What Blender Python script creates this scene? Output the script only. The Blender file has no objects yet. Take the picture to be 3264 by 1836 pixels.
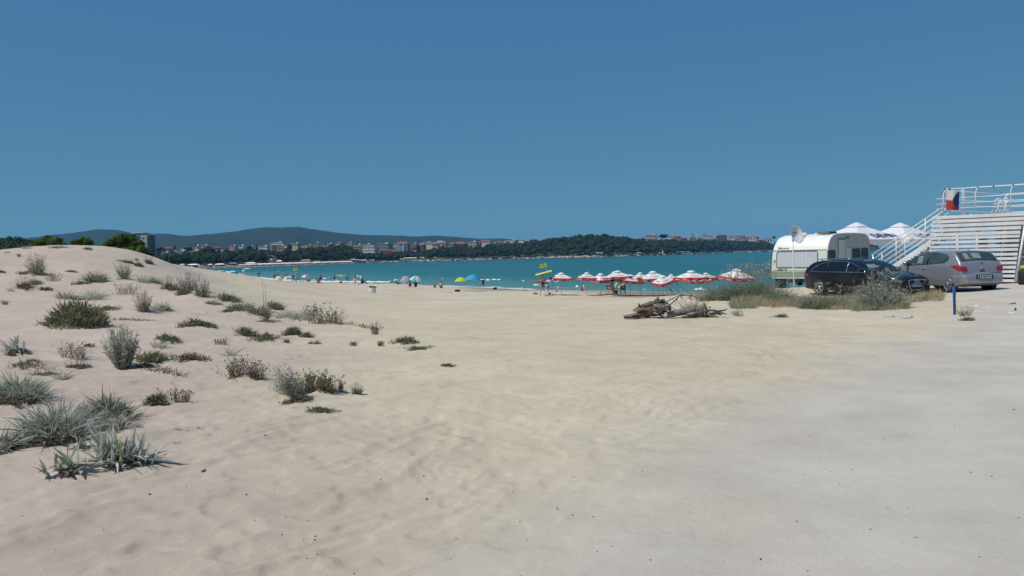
import bpy, bmesh, math, random
import numpy as np
from mathutils import Vector, Matrix

R = math.radians
SC = bpy.context.scene
COL = SC.collection

# ------------------------------------------------------------------ camera
FPX = 2563.0                      # focal length in photo pixels (28 mm equivalent)
UC, VC = 1632.0, 918.0
EYE = Vector((0.0, 0.0, 1.6))
PITCH, ROLL = R(2.313), R(1.30)
_f = Vector((0, math.cos(PITCH), -math.sin(PITCH)))
_r0 = Vector((1, 0, 0)); _u0 = Vector((0, math.sin(PITCH), math.cos(PITCH)))
_r = _r0 * math.cos(ROLL) - _u0 * math.sin(ROLL)
_u = _r0 * math.sin(ROLL) + _u0 * math.cos(ROLL)
cam_data = bpy.data.cameras.new('camera')
cam_data.sensor_width = 36.0
cam_data.lens = 36.0 * FPX / 3264.0
cam_data.clip_start = 0.05
cam_data.clip_end = 60000.0
cam = bpy.data.objects.new('camera', cam_data)
COL.objects.link(cam)
cam.matrix_world = Matrix(((_r.x, _u.x, -_f.x, EYE.x), (_r.y, _u.y, -_f.y, EYE.y), (_r.z, _u.z, -_f.z, EYE.z), (0, 0, 0, 1)))
SC.camera = cam

# ------------------------------------------------------------------ light
SUN_EL, SUN_AZ = R(58), R(-114)    # azimuth from +Y towards +X
world = bpy.data.worlds.new('World'); SC.world = world; world.use_nodes = True
wn = world.node_tree; wn.nodes.clear()
w_out = wn.nodes.new('ShaderNodeOutputWorld'); w_bg = wn.nodes.new('ShaderNodeBackground')
sky = wn.nodes.new('ShaderNodeTexSky'); sky.sky_type = 'NISHITA'
sky.sun_disc = False; sky.sun_elevation = SUN_EL; sky.sun_rotation = SUN_AZ
sky.altitude = 2000.0; sky.air_density = 0.5; sky.dust_density = 0.0; sky.ozone_density = 6.0
# a dry, even summer sky: the zenith-to-horizon contrast of each band is softened
w_sep = wn.nodes.new('ShaderNodeSeparateColor'); w_com = wn.nodes.new('ShaderNodeCombineColor')
wn.links.new(sky.outputs[0], w_sep.inputs[0])
SKY_POW = (0.56, 0.38, 0.15); SKY_MUL = (0.292, 0.424, 0.438)
for ch in range(3):
    m1 = wn.nodes.new('ShaderNodeMath'); m1.operation = 'MULTIPLY'; m1.inputs[1].default_value = 0.1
    m2 = wn.nodes.new('ShaderNodeMath'); m2.operation = 'POWER'; m2.inputs[1].default_value = SKY_POW[ch]
    m3 = wn.nodes.new('ShaderNodeMath'); m3.operation = 'MULTIPLY'; m3.inputs[1].default_value = SKY_MUL[ch] / 0.1
    wn.links.new(w_sep.outputs[ch], m1.inputs[0]); wn.links.new(m1.outputs[0], m2.inputs[0]); wn.links.new(m2.outputs[0], m3.inputs[0])
    wn.links.new(m3.outputs[0], w_com.inputs[ch])
w_bg.inputs[1].default_value = 0.10
wn.links.new(w_com.outputs[0], w_bg.inputs[0])
wn.links.new(w_bg.outputs[0], w_out.inputs[0])

sun_d = bpy.data.lights.new('sun', 'SUN'); sun_d.energy = 4.0; sun_d.angle = R(0.53); sun_d.color = (1.0, 0.955, 0.89)
sun = bpy.data.objects.new('sun', sun_d); COL.objects.link(sun)
SUN_DIR = Vector((math.sin(SUN_AZ) * math.cos(SUN_EL), math.cos(SUN_AZ) * math.cos(SUN_EL), math.sin(SUN_EL)))
sun.rotation_euler = (-SUN_DIR).to_track_quat('-Z', 'Y').to_euler()
sun.location = (-60, 10, 90)

vs = SC.view_settings
SC.display_settings.display_device = 'sRGB'
vs.view_transform = 'Standard'; vs.look = 'None'; vs.gamma = 1.0; vs.use_curve_mapping = False
vs.exposure = 0.0
SC.render.engine = 'CYCLES'
cy = SC.cycles
cy.use_denoising = True
cy.max_bounces = 6; cy.diffuse_bounces = 3; cy.glossy_bounces = 3; cy.transmission_bounces = 4; cy.transparent_max_bounces = 12
cy.volume_bounces = 0; cy.caustics_reflective = False; cy.caustics_refractive = False

# ------------------------------------------------------------------ helpers
def ray(u, v):
    return _f + _r * ((u - UC) / FPX) + _u * ((VC - v) / FPX)

def at(u, v, d):
    """the point seen at photo pixel (u, v) at depth d metres along +Y"""
    k = ray(u, v)
    return EYE + k * (d / k.y)

def hz(u):
    return 814.5 - 0.0227 * (u - 1632)

def tag(o, label=None, cat=None, group=None, kind=None):
    if label: o['label'] = label
    if cat: o['category'] = cat
    if group: o['group'] = group
    if kind: o['kind'] = kind
    return o

def empty(name, loc=(0, 0, 0), rz=0.0, label=None, cat=None, group=None):
    o = bpy.data.objects.new(name, None); COL.objects.link(o)
    o.location = loc; o.rotation_euler = (0, 0, rz); o.empty_display_size = 0.3
    return tag(o, label, cat, group)

def copy_tree(o, parent=None):
    c = o.copy(); COL.objects.link(c)
    if parent: c.parent = parent
    for ch in list(o.children): copy_tree(ch, c)
    return c

class MB:
    """collects geometry, then links it as one mesh object"""
    def __init__(s): s.v = []; s.f = []; s.m = []; s.sm = []
    def add(s, vs_, fs, mi=0, smooth=False, mat=None):
        b = len(s.v)
        if mat is not None: vs_ = [tuple(mat @ Vector(p)) for p in vs_]
        s.v.extend([tuple(p) for p in vs_]); s.f.extend([tuple(i + b for i in f) for f in fs])
        s.m.extend([mi] * len(fs)); s.sm.extend([smooth] * len(fs))
    def box(s, c, d, mi=0, rz=0.0, mat=None, taper=1.0):
        x, y, z = d[0] / 2, d[1] / 2, d[2] / 2; t = taper
        p = [(-x, -y, -z), (x, -y, -z), (x, y, -z), (-x, y, -z), (-x * t, -y * t, z), (x * t, -y * t, z), (x * t, y * t, z), (-x * t, y * t, z)]
        M = Matrix.Translation(c) @ Matrix.Rotation(rz, 4, 'Z')
        if mat is not None: M = mat @ M
        s.add(p, [(0, 3, 2, 1), (4, 5, 6, 7), (0, 1, 5, 4), (1, 2, 6, 5), (2, 3, 7, 6), (3, 0, 4, 7)], mi, False, M)
    def tube(s, pts, rad, n=8, mi=0, cap=True, smooth=True, squash=None, mat=None):
        pts = [Vector(p) for p in pts]; k = len(pts)
        if not hasattr(rad, '__len__'): rad = [rad] * k
        vs_ = []; fs = []
        t0 = (pts[1] - pts[0]).normalized()
        ref = Vector((0, 0, 1)) if abs(t0.z) < 0.9 else Vector((1, 0, 0))
        a = t0.cross(ref).normalized()
        for i, p in enumerate(pts):
            t = (pts[min(i + 1, k - 1)] - pts[max(i - 1, 0)])
            if t.length < 1e-9: t = t0
            t = t.normalized()
            a = (a - t * a.dot(t))
            if a.length < 1e-6: a = t.cross(Vector((0.3, 0.8, 0.5)))
            a.normalize(); b = t.cross(a)
            rx = rad[i]; ry = rad[i] * (squash[i] if squash else 1.0)
            for j in range(n):
                g = 2 * math.pi * j / n
                vs_.append(p + a * (rx * math.cos(g)) + b * (ry * math.sin(g)))
        for i in range(k - 1):
            for j in range(n):
                j2 = (j + 1) % n
                fs.append((i * n + j, i * n + j2, (i + 1) * n + j2, (i + 1) * n + j))
        if cap:
            fs.append(tuple(range(n - 1, -1, -1))); fs.append(tuple(range((k - 1) * n, k * n)))
        s.add(vs_, fs, mi, smooth, mat)
    def lathe(s, prof, n=16, mi=0, smooth=True, mat=None, cap=True):
        vs_ = []; fs = []
        for r_, z in prof:
            for j in range(n):
                g = 2 * math.pi * j / n; vs_.append((r_ * math.cos(g), r_ * math.sin(g), z))
        k = len(prof)
        for i in range(k - 1):
            for j in range(n):
                j2 = (j + 1) % n
                fs.append((i * n + j, i * n + j2, (i + 1) * n + j2, (i + 1) * n + j))
        if cap:
            fs.append(tuple(range(n - 1, -1, -1))); fs.append(tuple(range((k - 1) * n, k * n)))
        s.add(vs_, fs, mi, smooth, mat)
    def prism(s, poly, y0, y1, mi=0, mat=None, smooth=False):
        """polygon in x,z extruded along y"""
        n = len(poly)
        vs_ = [(x, y0, z) for x, z in poly] + [(x, y1, z) for x, z in poly]
        fs = [tuple(range(n)), tuple(range(2 * n - 1, n - 1, -1))]
        fs += [(i, (i + n), (i + 1) % n + n, (i + 1) % n) for i in range(n)]
        s.add(vs_, fs, mi, smooth, mat)
    def grid(s, P, mi=0, smooth=True, mat=None):
        nr, nc = len(P), len(P[0])
        vs_ = [p for row in P for p in row]
        fs = [(i * nc + j, i * nc + j + 1, (i + 1) * nc + j + 1, (i + 1) * nc + j) for i in range(nr - 1) for j in range(nc - 1)]
        s.add(vs_, fs, mi, smooth, mat)
    def ball(s, c, r, mi=0, n=10, m=7, mat=None):
        if not hasattr(r, '__len__'): r = (r, r, r)
        vs_ = [(c[0], c[1], c[2] - r[2])]; fs = []
        for i in range(1, m):
            p = math.pi * i / m
            for j in range(n):
                g = 2 * math.pi * j / n
                vs_.append((c[0] + r[0] * math.sin(p) * math.cos(g), c[1] + r[1] * math.sin(p) * math.sin(g), c[2] - r[2] * math.cos(p)))
        vs_.append((c[0], c[1], c[2] + r[2])); top = len(vs_) - 1
        for j in range(n): fs.append((0, 1 + (j + 1) % n, 1 + j))
        for i in range(m - 2):
            for j in range(n):
                a = 1 + i * n + j; b = 1 + i * n + (j + 1) % n
                fs.append((a, b, b + n, a + n))
        for j in range(n): fs.append((top, top - n + j, top - n + (j + 1) % n))
        s.add(vs_, fs, mi, True, mat)
    def build(s, name, mats, parent=None, loc=None, kind=None, bevel=0.0):
        me = bpy.data.meshes.new(name)
        me.from_pydata(s.v, [], s.f)
        if not hasattr(mats, '__len__'): mats = [mats]
        for m_ in mats: me.materials.append(m_)
        if len(mats) > 1: me.polygons.foreach_set('material_index', s.m)
        me.polygons.foreach_set('use_smooth', s.sm)
        me.update()
        if bevel > 0:
            bm = bmesh.new(); bm.from_mesh(me)
            bmesh.ops.remove_doubles(bm, verts=bm.verts, dist=1e-5)
            ed = [e for e in bm.edges if len(e.link_faces) == 2 and e.calc_face_angle(0) > 0.5]
            bmesh.ops.bevel(bm, geom=ed, offset=bevel, segments=2, affect='EDGES', clamp_overlap=True)
            bm.to_mesh(me); bm.free()
        o = bpy.data.objects.new(name, me); COL.objects.link(o)
        if parent: o.parent = parent
        if loc is not None: o.location = loc
        if kind: o['kind'] = kind
        return o

def np_mesh(name, V, F, mats, smooth=True, parent=None, kind=None, midx=None):
    """quads (n,4) or tris (n,3) from numpy arrays"""
    V = np.asarray(V, dtype=np.float32); F = np.asarray(F, dtype=np.int32)
    me = bpy.data.meshes.new(name)
    k = F.shape[1]
    me.vertices.add(len(V)); me.vertices.foreach_set('co', V.ravel())
    me.loops.add(F.size); me.loops.foreach_set('vertex_index', F.ravel())
    me.polygons.add(len(F)); me.polygons.foreach_set('loop_start', np.arange(0, F.size, k, dtype=np.int32))
    if not hasattr(mats, '__len__'): mats = [mats]
    for m_ in mats: me.materials.append(m_)
    if midx is not None: me.polygons.foreach_set('material_index', np.asarray(midx, dtype=np.int32))
    me.polygons.foreach_set('use_smooth', np.full(len(F), smooth))
    me.update(); me.validate()
    o = bpy.data.objects.new(name, me); COL.objects.link(o)
    if parent: o.parent = parent
    if kind: o['kind'] = kind
    return o

# ------------------------------------------------------------------ materials
def mat(name, col, rough=0.7, metal=0.0, var=0.0, scale=8.0, bump=0.0, bscale=30.0, spec=0.5, coat=0.0, col2=None, trans=0.0, detail=4.0, objrand=0.0):
    m = bpy.data.materials.new(name); m.use_nodes = True
    nt = m.node_tree; b = nt.nodes['Principled BSDF']
    b.inputs['Roughness'].default_value = rough; b.inputs['Metallic'].default_value = metal
    b.inputs['Specular IOR Level'].default_value = spec; b.inputs['Coat Weight'].default_value = coat
    b.inputs['Base Color'].default_value = (*col, 1)
    if var > 0 or col2 is not None:
        tc = nt.nodes.new('ShaderNodeTexCoord'); no = nt.nodes.new('ShaderNodeTexNoise')
        no.inputs['Scale'].default_value = scale; no.inputs['Detail'].default_value = detail; no.inputs['Roughness'].default_value = 0.62
        nt.links.new(tc.outputs['Object'], no.inputs['Vector'])
        rp = nt.nodes.new('ShaderNodeValToRGB')
        c2 = col2 if col2 is not None else tuple(min(1, c * (1 + var)) for c in col)
        c1 = col if col2 is not None else tuple(c * (1 - var) for c in col)
        rp.color_ramp.elements[0].position = 0.33; rp.color_ramp.elements[1].position = 0.67
        rp.color_ramp.elements[0].color = (*c1, 1); rp.color_ramp.elements[1].color = (*c2, 1)
        nt.links.new(no.outputs['Fac'], rp.inputs['Fac'])
        last = rp.outputs['Color']
        if objrand > 0:
            oi = nt.nodes.new('ShaderNodeObjectInfo'); mr = nt.nodes.new('ShaderNodeMapRange')
            mr.inputs['To Min'].default_value = 1 - objrand; mr.inputs['To Max'].default_value = 1 + objrand
            hs = nt.nodes.new('ShaderNodeHueSaturation')
            nt.links.new(oi.outputs['Random'], mr.inputs['Value']); nt.links.new(mr.outputs['Result'], hs.inputs['Value'])
            nt.links.new(last, hs.inputs['Color']); last = hs.outputs['Color']
        nt.links.new(last, b.inputs['Base Color'])
    if bump > 0:
        tc2 = nt.nodes.new('ShaderNodeTexCoord'); n2 = nt.nodes.new('ShaderNodeTexNoise')
        n2.inputs['Scale'].default_value = bscale; n2.inputs['Detail'].default_value = 5
        bp = nt.nodes.new('ShaderNodeBump'); bp.inputs['Strength'].default_value = 1.0; bp.inputs['Distance'].default_value = bump
        nt.links.new(tc2.outputs['Object'], n2.inputs['Vector']); nt.links.new(n2.outputs['Fac'], bp.inputs['Height'])
        nt.links.new(bp.outputs['Normal'], b.inputs['Normal'])
    if trans > 0:
        tr = nt.nodes.new('ShaderNodeBsdfTranslucent'); mx = nt.nodes.new('ShaderNodeMixShader')
        out = nt.nodes['Material Output']; mx.inputs['Fac'].default_value = trans
        src = b.inputs['Base Color'].links
        if src: nt.links.new(src[0].from_socket, tr.inputs['Color'])
        else: tr.inputs['Color'].default_value = (*col, 1)
        nt.links.new(b.outputs[0], mx.inputs[1]); nt.links.new(tr.outputs[0], mx.inputs[2]); nt.links.new(mx.outputs[0], out.inputs['Surface'])
    return m

def text_mesh(body, size, depth=0.002, bold=0.0):
    """flat lettering as (verts, faces) in the x,y plane, centred"""
    cu = bpy.data.curves.new('lettering', 'FONT'); cu.body = body; cu.size = size; cu.align_x = 'CENTER'; cu.align_y = 'CENTER'
    cu.extrude = depth; cu.offset = bold; cu.resolution_u = 2
    o = bpy.data.objects.new('lettering', cu); COL.objects.link(o)
    dg = bpy.context.evaluated_depsgraph_get(); dg.update()
    me = o.evaluated_get(dg).to_mesh()
    V = [tuple(v.co) for v in me.vertices]; F = [tuple(p.vertices) for p in me.polygons]
    o.evaluated_get(dg).to_mesh_clear()
    bpy.data.objects.remove(o); bpy.data.curves.remove(cu)
    return V, F
# ------------------------------------------------------------------ terrain heights
ZW = -3.1                          # sea level
_cp = []
def _px(u, v, d): p = at(u, v, d); _cp.append((p.x, p.y, p.z))
for x, y, z in [(-6, -8, 0.05), (6, -8, 0), (0, 0, 0), (-6, 3, 0.02), (6, 3, 0), (0, 6, 0), (-4, 7, 0.04), (5, 8, 0), (10, 12, -0.02), (16, 16, 0.02),
                (3, 12, -0.02), (-1.5, 12, -0.03), (20, 26, 0.06), (26, 36, 0.0), (60, 30, 0.0), (60, -30, 0.0), (-60, -40, 0.6), (0, -60, 0.2),
                (60, 75, -1.6), (110, 60, -2.0), (150, 20, -1.6), (40, 95, -3.3), (60, 110, -4.2), (-60, 10, 1.4), (-110, 0, 1.5), (-110, 70, 2.6)]:
    _cp.append((x, y, z))
# dune face, seen at these pixels
for u, v, d in [(40, 1440, 7.0), (215, 1500, 6.35), (380, 1475, 6.6), (60, 1265, 9.2), (395, 1172, 12.2), (600, 1150, 12.5), (50, 1115, 13.6), (800, 1215, 10.6), (1010, 1250, 9.8),
                (250, 1032, 18.5), (500, 1000, 20.5), (40, 930, 26), (650, 1040, 17.6), (300, 952, 25), (120, 872, 33), (300, 895, 31), (470, 898, 29), (620, 935, 24.5), (720, 955, 24.0), (880, 990, 22.5), (950, 1015, 21), (1100, 1032, 19.4), (1205, 1068, 17.0), (940, 1065, 17.2), (1290, 1093, 14.8),
                # crest
                (0, 811, 41), (60, 807, 41), (110, 801, 41), (155, 793, 41), (200, 785, 41), (300, 783, 40), (400, 787, 39), (440, 796, 39), (475, 812, 40), (500, 827, 41), (540, 842, 43), (580, 849, 46),
                (650, 859, 56), (700, 868, 66), (760, 878, 84),
                # hollow and beach behind the dune edge
                (700, 902, 40), (800, 930, 38), (900, 960, 36), (1000, 985, 32), (1150, 1000, 28), (850, 893, 95), (900, 900, 100), (1187, 948, 70), (1050, 925, 85),
                # open beach
                (1500, 1005, 24), (1700, 1010, 23), (1450, 966, 40), (1700, 964, 42), (1900, 958, 50), (1790, 942, 85), (2000, 944, 85), (2150, 945, 82), (1500, 925, 108), (1250, 912, 120),
                (2010, 1016, 21.8), (2150, 1014, 21.8), (2300, 1012, 21.6), (2500, 1003, 22.0), (2700, 990, 23), (2500, 965, 26.5), (2400, 960, 27), (2300, 960, 29.5), (2780, 968, 26), (2600, 925, 34), (2750, 934, 32.5), (2905, 943, 30.2), (2530, 920, 38), (2700, 918, 41),
                (3030, 933, 28.2), (3150, 927, 28.2), (2980, 925, 30.6), (3200, 905, 33), (2900, 1010, 20), (3040, 1004, 20), (3250, 960, 23.5), (3230, 1100, 13.4)]:
    _px(u, v, d)
# waterline of the near beach (u, depth) and the sea bed beyond
NEAR_WL = [(700, 330), (752, 288), (869, 207), (950, 180), (1100, 157), (1247, 144), (1337, 137), (1414, 130), (1514, 122), (1610, 115), (1700, 109), (1900, 102), (2080, 95), (2217, 91), (2500, 88), (2800, 86), (3200, 85)]
for u, d in NEAR_WL:
    _cp.append(((u - UC) / FPX * d, d, ZW)); _cp.append(((u - UC) / FPX * d * 1.02, d * 1.16 + 4, ZW - 1.3))
_cp = np.array(_cp)
_S = 10.0
def _tps(d2): return np.where(d2 > 1e-12, 0.5 * d2 * np.log(d2 + 1e-12), 0.0)
_n = len(_cp); _A = np.zeros((_n + 3, _n + 3)); _P = _cp[:, :2] / _S
_d2 = ((_P[:, None] - _P[None]) ** 2).sum(-1)
_A[:_n, :_n] = _tps(_d2) + np.eye(_n) * 0.02
_A[:_n, _n] = 1; _A[:_n, _n + 1:] = _P; _A[_n, :_n] = 1; _A[_n + 1:, :_n] = _P.T
_w = np.linalg.solve(_A, np.concatenate([_cp[:, 2], np.zeros(3)]))
def height0(x, y):
    x = np.asarray(x, dtype=float); y = np.asarray(y, dtype=float)
    sh = x.shape; q = np.stack([x.ravel(), y.ravel()], 1) / _S
    out = np.empty(len(q))
    for i in range(0, len(q), 40000):
        s_ = q[i:i + 40000]; d2 = ((s_[:, None] - _P[None]) ** 2).sum(-1)
        out[i:i + 40000] = _tps(d2) @ _w[:_n] + _w[_n] + s_ @ _w[_n + 1:]
    return np.clip(out, -9, 4.2).reshape(sh)

# value noise for relief
_rng = np.random.default_rng(7)
_tab = _rng.random((256, 256))
def vnoise(x, y):
    xi = np.floor(x).astype(int); yi = np.floor(y).astype(int); fx = x - xi; fy = y - yi
    fx = fx * fx * (3 - 2 * fx); fy = fy * fy * (3 - 2 * fy)
    a = _tab[xi & 255, yi & 255]; b = _tab[(xi + 1) & 255, yi & 255]; c = _tab[xi & 255, (yi + 1) & 255]; d = _tab[(xi + 1) & 255, (yi + 1) & 255]
    return (a * (1 - fx) + b * fx) * (1 - fy) + (c * (1 - fx) + d * fx) * fy
def sstep(a, b, x):
    t = np.clip((x - a) / (b - a), 0, 1); return t * t * (3 - 2 * t)
def road_mask(x, y):
    """1 on the packed gravel track at the right, 0 on loose sand"""
    edge = np.interp(y, [-20, 0, 3.85, 6.9, 10.2, 14.1, 17.4, 22, 26, 34, 60], [-6, -2.6, -0.55, 0.9, 2.8, 6.0, 9.0, 12.2, 13.6, 15.0, 30])
    edge = edge + (vnoise(x * 0.5 + 9, y * 0.5) - 0.5) * 1.5 + (vnoise(x * 1.6 + 2, y * 1.6) - 0.5) * 0.6
    return sstep(-0.5, 2.1, x - edge)
HUM = []
def relief(x, y):
    r = np.hypot(x, y)
    rd = road_mask(x, y)
    loose = 1 - 0.93 * rd
    # wind-worn ridges, crests running up to the right
    a = 0.70
    q = -x * math.sin(a) + y * math.cos(a); p = x * math.cos(a) + y * math.sin(a)
    def ridged(px, qx): return 1 - np.abs(2 * vnoise(px, qx) - 1)
    wq = q + (vnoise(p * 0.7 + 3, q * 0.9) - 0.5) * 0.8 + (vnoise(p * 2.2 + 8, q * 2.5) - .5) * .18
    def crest(t): ph = t - np.floor(t); return np.where(ph < 0.68, ph / 0.68, (1 - ph) / 0.32) ** 1.6
    amp = sstep(0.25, 0.6, vnoise(x * 0.45 + 20, y * 0.45 + 4)) * (1 - sstep(7.5, 15, y)) * sstep(-1.0, 1.6, 1.2 - x * .8)
    r0 = crest(wq / 0.46) * vnoise(p * 0.9 + 50, wq * 2 + 4) * amp
    r1 = ridged(p * 0.55 + 17, wq * 1.55) ** 2.2; r2 = ridged(p * 1.3 + 5, wq * 4.2 + 8) ** 2.2; r3 = ridged(p * 4.2 + 2, wq * 9.5 + 1) ** 1.6
    nearm = 1 - sstep(8, 20, r)
    h = 0.095 * r0 + (0.020 * r1 + 0.020 * r2 + 0.010 * r3 - 0.025) * (0.45 + 0.55 * nearm)
    # trodden hollows
    foot = vnoise(x * 4.0 + 5, y * 3.6 + 9) * 0.55 + vnoise(x * 8.6, y * 7.8 + 2) * 0.45
    trod = sstep(0.35, 0.6, vnoise(x * 0.16 + 71, y * 0.16 + 3))
    h = h + (sstep(0.34, 0.62, foot) - 0.5) * (0.007 + 0.008 * trod)
    h = h + (vnoise(x * 0.6, y * 0.6) - 0.5) * 0.04 + (vnoise(x * 0.21 + 60, y * 0.21) - 0.5) * 0.14
    h = h * loose
    for hx, hy, hr, hh in HUM: h = h + hh * np.exp(-(((x - hx) / hr) ** 2 + ((y - hy) / (hr * 1.1)) ** 2))
    # wheel tracks on the packed part
    h = h + rd * (vnoise(p * 0.22 + 9, q * 7.5) - 0.5) * 0.012 * (1 - sstep(10, 25, r))
    h = h + rd * ((vnoise(p * 0.5 + 3, q * 2.6) - 0.5) * 0.018 + (vnoise(x * 0.5, y * 0.5) - .5) * .03)
    fade = 1 - 0.55 * sstep(60, 120, r)
    return h * fade
def height(x, y):
    x = np.asarray(x, dtype=float); y = np.asarray(y, dtype=float)
    h = height0(x, y)
    land = sstep(ZW - 0.2, ZW + 0.8, h)
    return h + relief(x, y) * land
def gz(x, y): return float(height(np.array([x]), np.array([y]))[0])
def ground_at(u, v, dmin=3.0, dmax=260.0):
    """where the sight line of a photo pixel meets the sand"""
    d = np.geomspace(dmin, dmax, 700); k = ray(u, v)
    X = k.x / k.y * d; Z = EYE.z + k.z / k.y * d
    H = height(X, d)
    hit = np.nonzero(Z <= H)[0]
    i = hit[0] if len(hit) else len(d) - 1
    if i > 0:
        a0 = Z[i - 1] - H[i - 1]; a1 = Z[i] - H[i]; t = a0 / (a0 - a1 + 1e-9); dd = d[i - 1] + (d[i] - d[i - 1]) * min(max(t, 0), 1)
    else: dd = d[i]
    x = k.x / k.y * dd
    return Vector((x, dd, gz(x, dd)))

def hummocks(L):
    out = []
    for u, v, w in L:
        p = ground_at(u, v, 3.5, 120); k = p.y / FPX; out.append((p.x, p.y + .1, max(w * k * .55, .12), min(.15, .16 * w * k + .02)))
    HUM.extend(out)
hummocks([(118, 880, 62), (90, 925, 90), (304, 900, 76), (396, 892, 50), (480, 905, 80), (545, 925, 70), (625, 945, 90), (215, 955, 80), (303, 958, 40), (246, 1045, 150), (465, 1000, 70), (520, 992, 50), (632, 1045, 90), (235, 1150, 90), (392, 1178, 90), (530, 1090, 70), (510, 1160, 90), (607, 1152, 80), (48, 1275, 130), (165, 1395, 150), (345, 1335, 120), (360, 1480, 110), (446, 1485, 90), (212, 1505, 90), (85, 1172, 110), (500, 1292, 60), (727, 958, 80), (790, 1000, 120), (955, 1020, 90), (1040, 1035, 90), (786, 1072, 60), (870, 1085, 80), (945, 1070, 70), (785, 1212, 110), (968, 1285, 80), (1030, 1258, 90), (1290, 1098, 70), (45, 1125, 70)])
# ------------------------------------------------------------------ sand sheet
def sand_material():
    m = bpy.data.materials.new('sand'); m.use_nodes = True; nt = m.node_tree; N = nt.nodes; L = nt.links
    b = N['Principled BSDF']; b.inputs['Roughness'].default_value = 0.95; b.inputs['Specular IOR Level'].default_value = 0.15
    tc = N.new('ShaderNodeTexCoord')
    at_ = N.new('ShaderNodeAttribute'); at_.attribute_name = 'road'
    wet = N.new('ShaderNodeAttribute'); wet.attribute_name = 'wet'
    dun = N.new('ShaderNodeAttribute'); dun.attribute_name = 'dune'
    def noise(s, d=5, r=0.6, off=0):
        n = N.new('ShaderNodeTexNoise'); n.inputs['Scale'].default_value = s; n.inputs['Detail'].default_value = d; n.inputs['Roughness'].default_value = r
        if off:
            mp = N.new('ShaderNodeMapping'); mp.inputs['Location'].default_value = (off, off * 1.7, 0); L.new(tc.outputs['Object'], mp.inputs[0]); L.new(mp.outputs[0], n.inputs['Vector'])
        else: L.new(tc.outputs['Object'], n.inputs['Vector'])
        return n
    def ramp(src, p0, p1, c0, c1):
        r_ = N.new('ShaderNodeValToRGB'); e = r_.color_ramp.elements; e[0].position = p0; e[1].position = p1; e[0].color = (*c0, 1); e[1].color = (*c1, 1); L.new(src, r_.inputs[0]); return r_
    def mix(a, b_, fac, mode='MIX'):
        x = N.new('ShaderNodeMix'); x.data_type = 'RGBA'; x.blend_type = mode
        if isinstance(fac, float): x.inputs[0].default_value = fac
        else: L.new(fac, x.inputs[0])
        for s_, i in ((a, 6), (b_, 7)):
            if isinstance(s_, tuple): x.inputs[i].default_value = (*s_, 1)
            else: L.new(s_, x.inputs[i])
        return x.outputs[2]
    big = noise(0.16, 3); mid = noise(1.1, 5, 0.6, 13); fine = noise(55, 3, 0.7); grain = noise(420, 2, 0.8, 5)
    loose = ramp(big.outputs['Fac'], 0.35, 0.68, SAND_A, SAND_B).outputs[0]
    dune = ramp(big.outputs['Fac'], 0.35, 0.68, DUNE_A, DUNE_B).outputs[0]
    loose = mix(loose, dune, dun.outputs['Fac'])
    midr = ramp(mid.outputs['Fac'], 0.3, 0.7, (0.90, 0.90, 0.90), (1.06, 1.06, 1.06)).outputs[0]
    packed_n = noise(0.55, 6, 0.65, 31)
    packed = ramp(packed_n.outputs['Fac'], 0.32, 0.7, ROAD_A, ROAD_B).outputs[0]
    c = mix(loose, packed, at_.outputs['Fac'])
    c = mix(c, midr, 1.0, 'MULTIPLY')
    c = mix(c, ramp(fine.outputs['Fac'], 0.25, 0.75, (0.90, 0.90, 0.90), (1.08, 1.08, 1.08)).outputs[0], 0.8, 'MULTIPLY')
    c = mix(c, ramp(grain.outputs['Fac'], 0.30, 0.70, (0.84, 0.83, 0.82), (1.12, 1.12, 1.12)).outputs[0], 0.8, 'MULTIPLY')
    # shell grit and dark grains
    vo = N.new('ShaderNodeTexVoronoi'); vo.inputs['Scale'].default_value = 14.0; L.new(tc.outputs['Object'], vo.inputs['Vector'])
    sp = ramp(vo.outputs['Distance'], 0.02, 0.045, (1, 1, 1), (0, 0, 0)).outputs[0]
    gate = N.new('ShaderNodeSeparateColor'); L.new(vo.outputs['Color'], gate.inputs[0])
    g1 = N.new('ShaderNodeMath'); g1.operation = 'GREATER_THAN'; g1.inputs[1].default_value = 0.965; L.new(gate.outputs[0], g1.inputs[0])
    g2 = N.new('ShaderNodeMath'); g2.operation = 'MULTIPLY'; L.new(sp, g2.inputs[0]); L.new(g1.outputs[0], g2.inputs[1])
    shade = ramp(gate.outputs[1], 0.60, 0.65, (0.10, 0.085, 0.07), (0.72, 0.68, 0.62)).outputs[0]
    c = mix(c, shade, g2.outputs[0])
    c = mix(c, (0.20, 0.175, 0.14), wet.outputs['Fac'])
    L.new(c, b.inputs['Base Color'])
    ad = N.new('ShaderNodeMath'); ad.operation = 'ADD'
    s1 = N.new('ShaderNodeMath'); s1.operation = 'MULTIPLY'; s1.inputs[1].default_value = 0.2; L.new(grain.outputs['Fac'], s1.inputs[0])
    fm = noise(9, 6, 0.65, 3)
    L.new(fm.outputs['Fac'], ad.inputs[0]); L.new(s1.outputs[0], ad.inputs[1])
    bp = N.new('ShaderNodeBump'); bp.inputs['Distance'].default_value = 0.02; bp.inputs['Strength'].default_value = 0.6
    L.new(ad.outputs[0], bp.inputs['Height']); L.new(bp.outputs[0], b.inputs['Normal'])
    return m
SAND_A, SAND_B = (0.495, 0.427, 0.312), (0.555, 0.49, 0.37)
DUNE_A, DUNE_B = (0.425, 0.350, 0.290), (0.495, 0.418, 0.348)
ROAD_A, ROAD_B = (0.45, 0.41, 0.352), (0.535, 0.497, 0.442)

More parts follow.
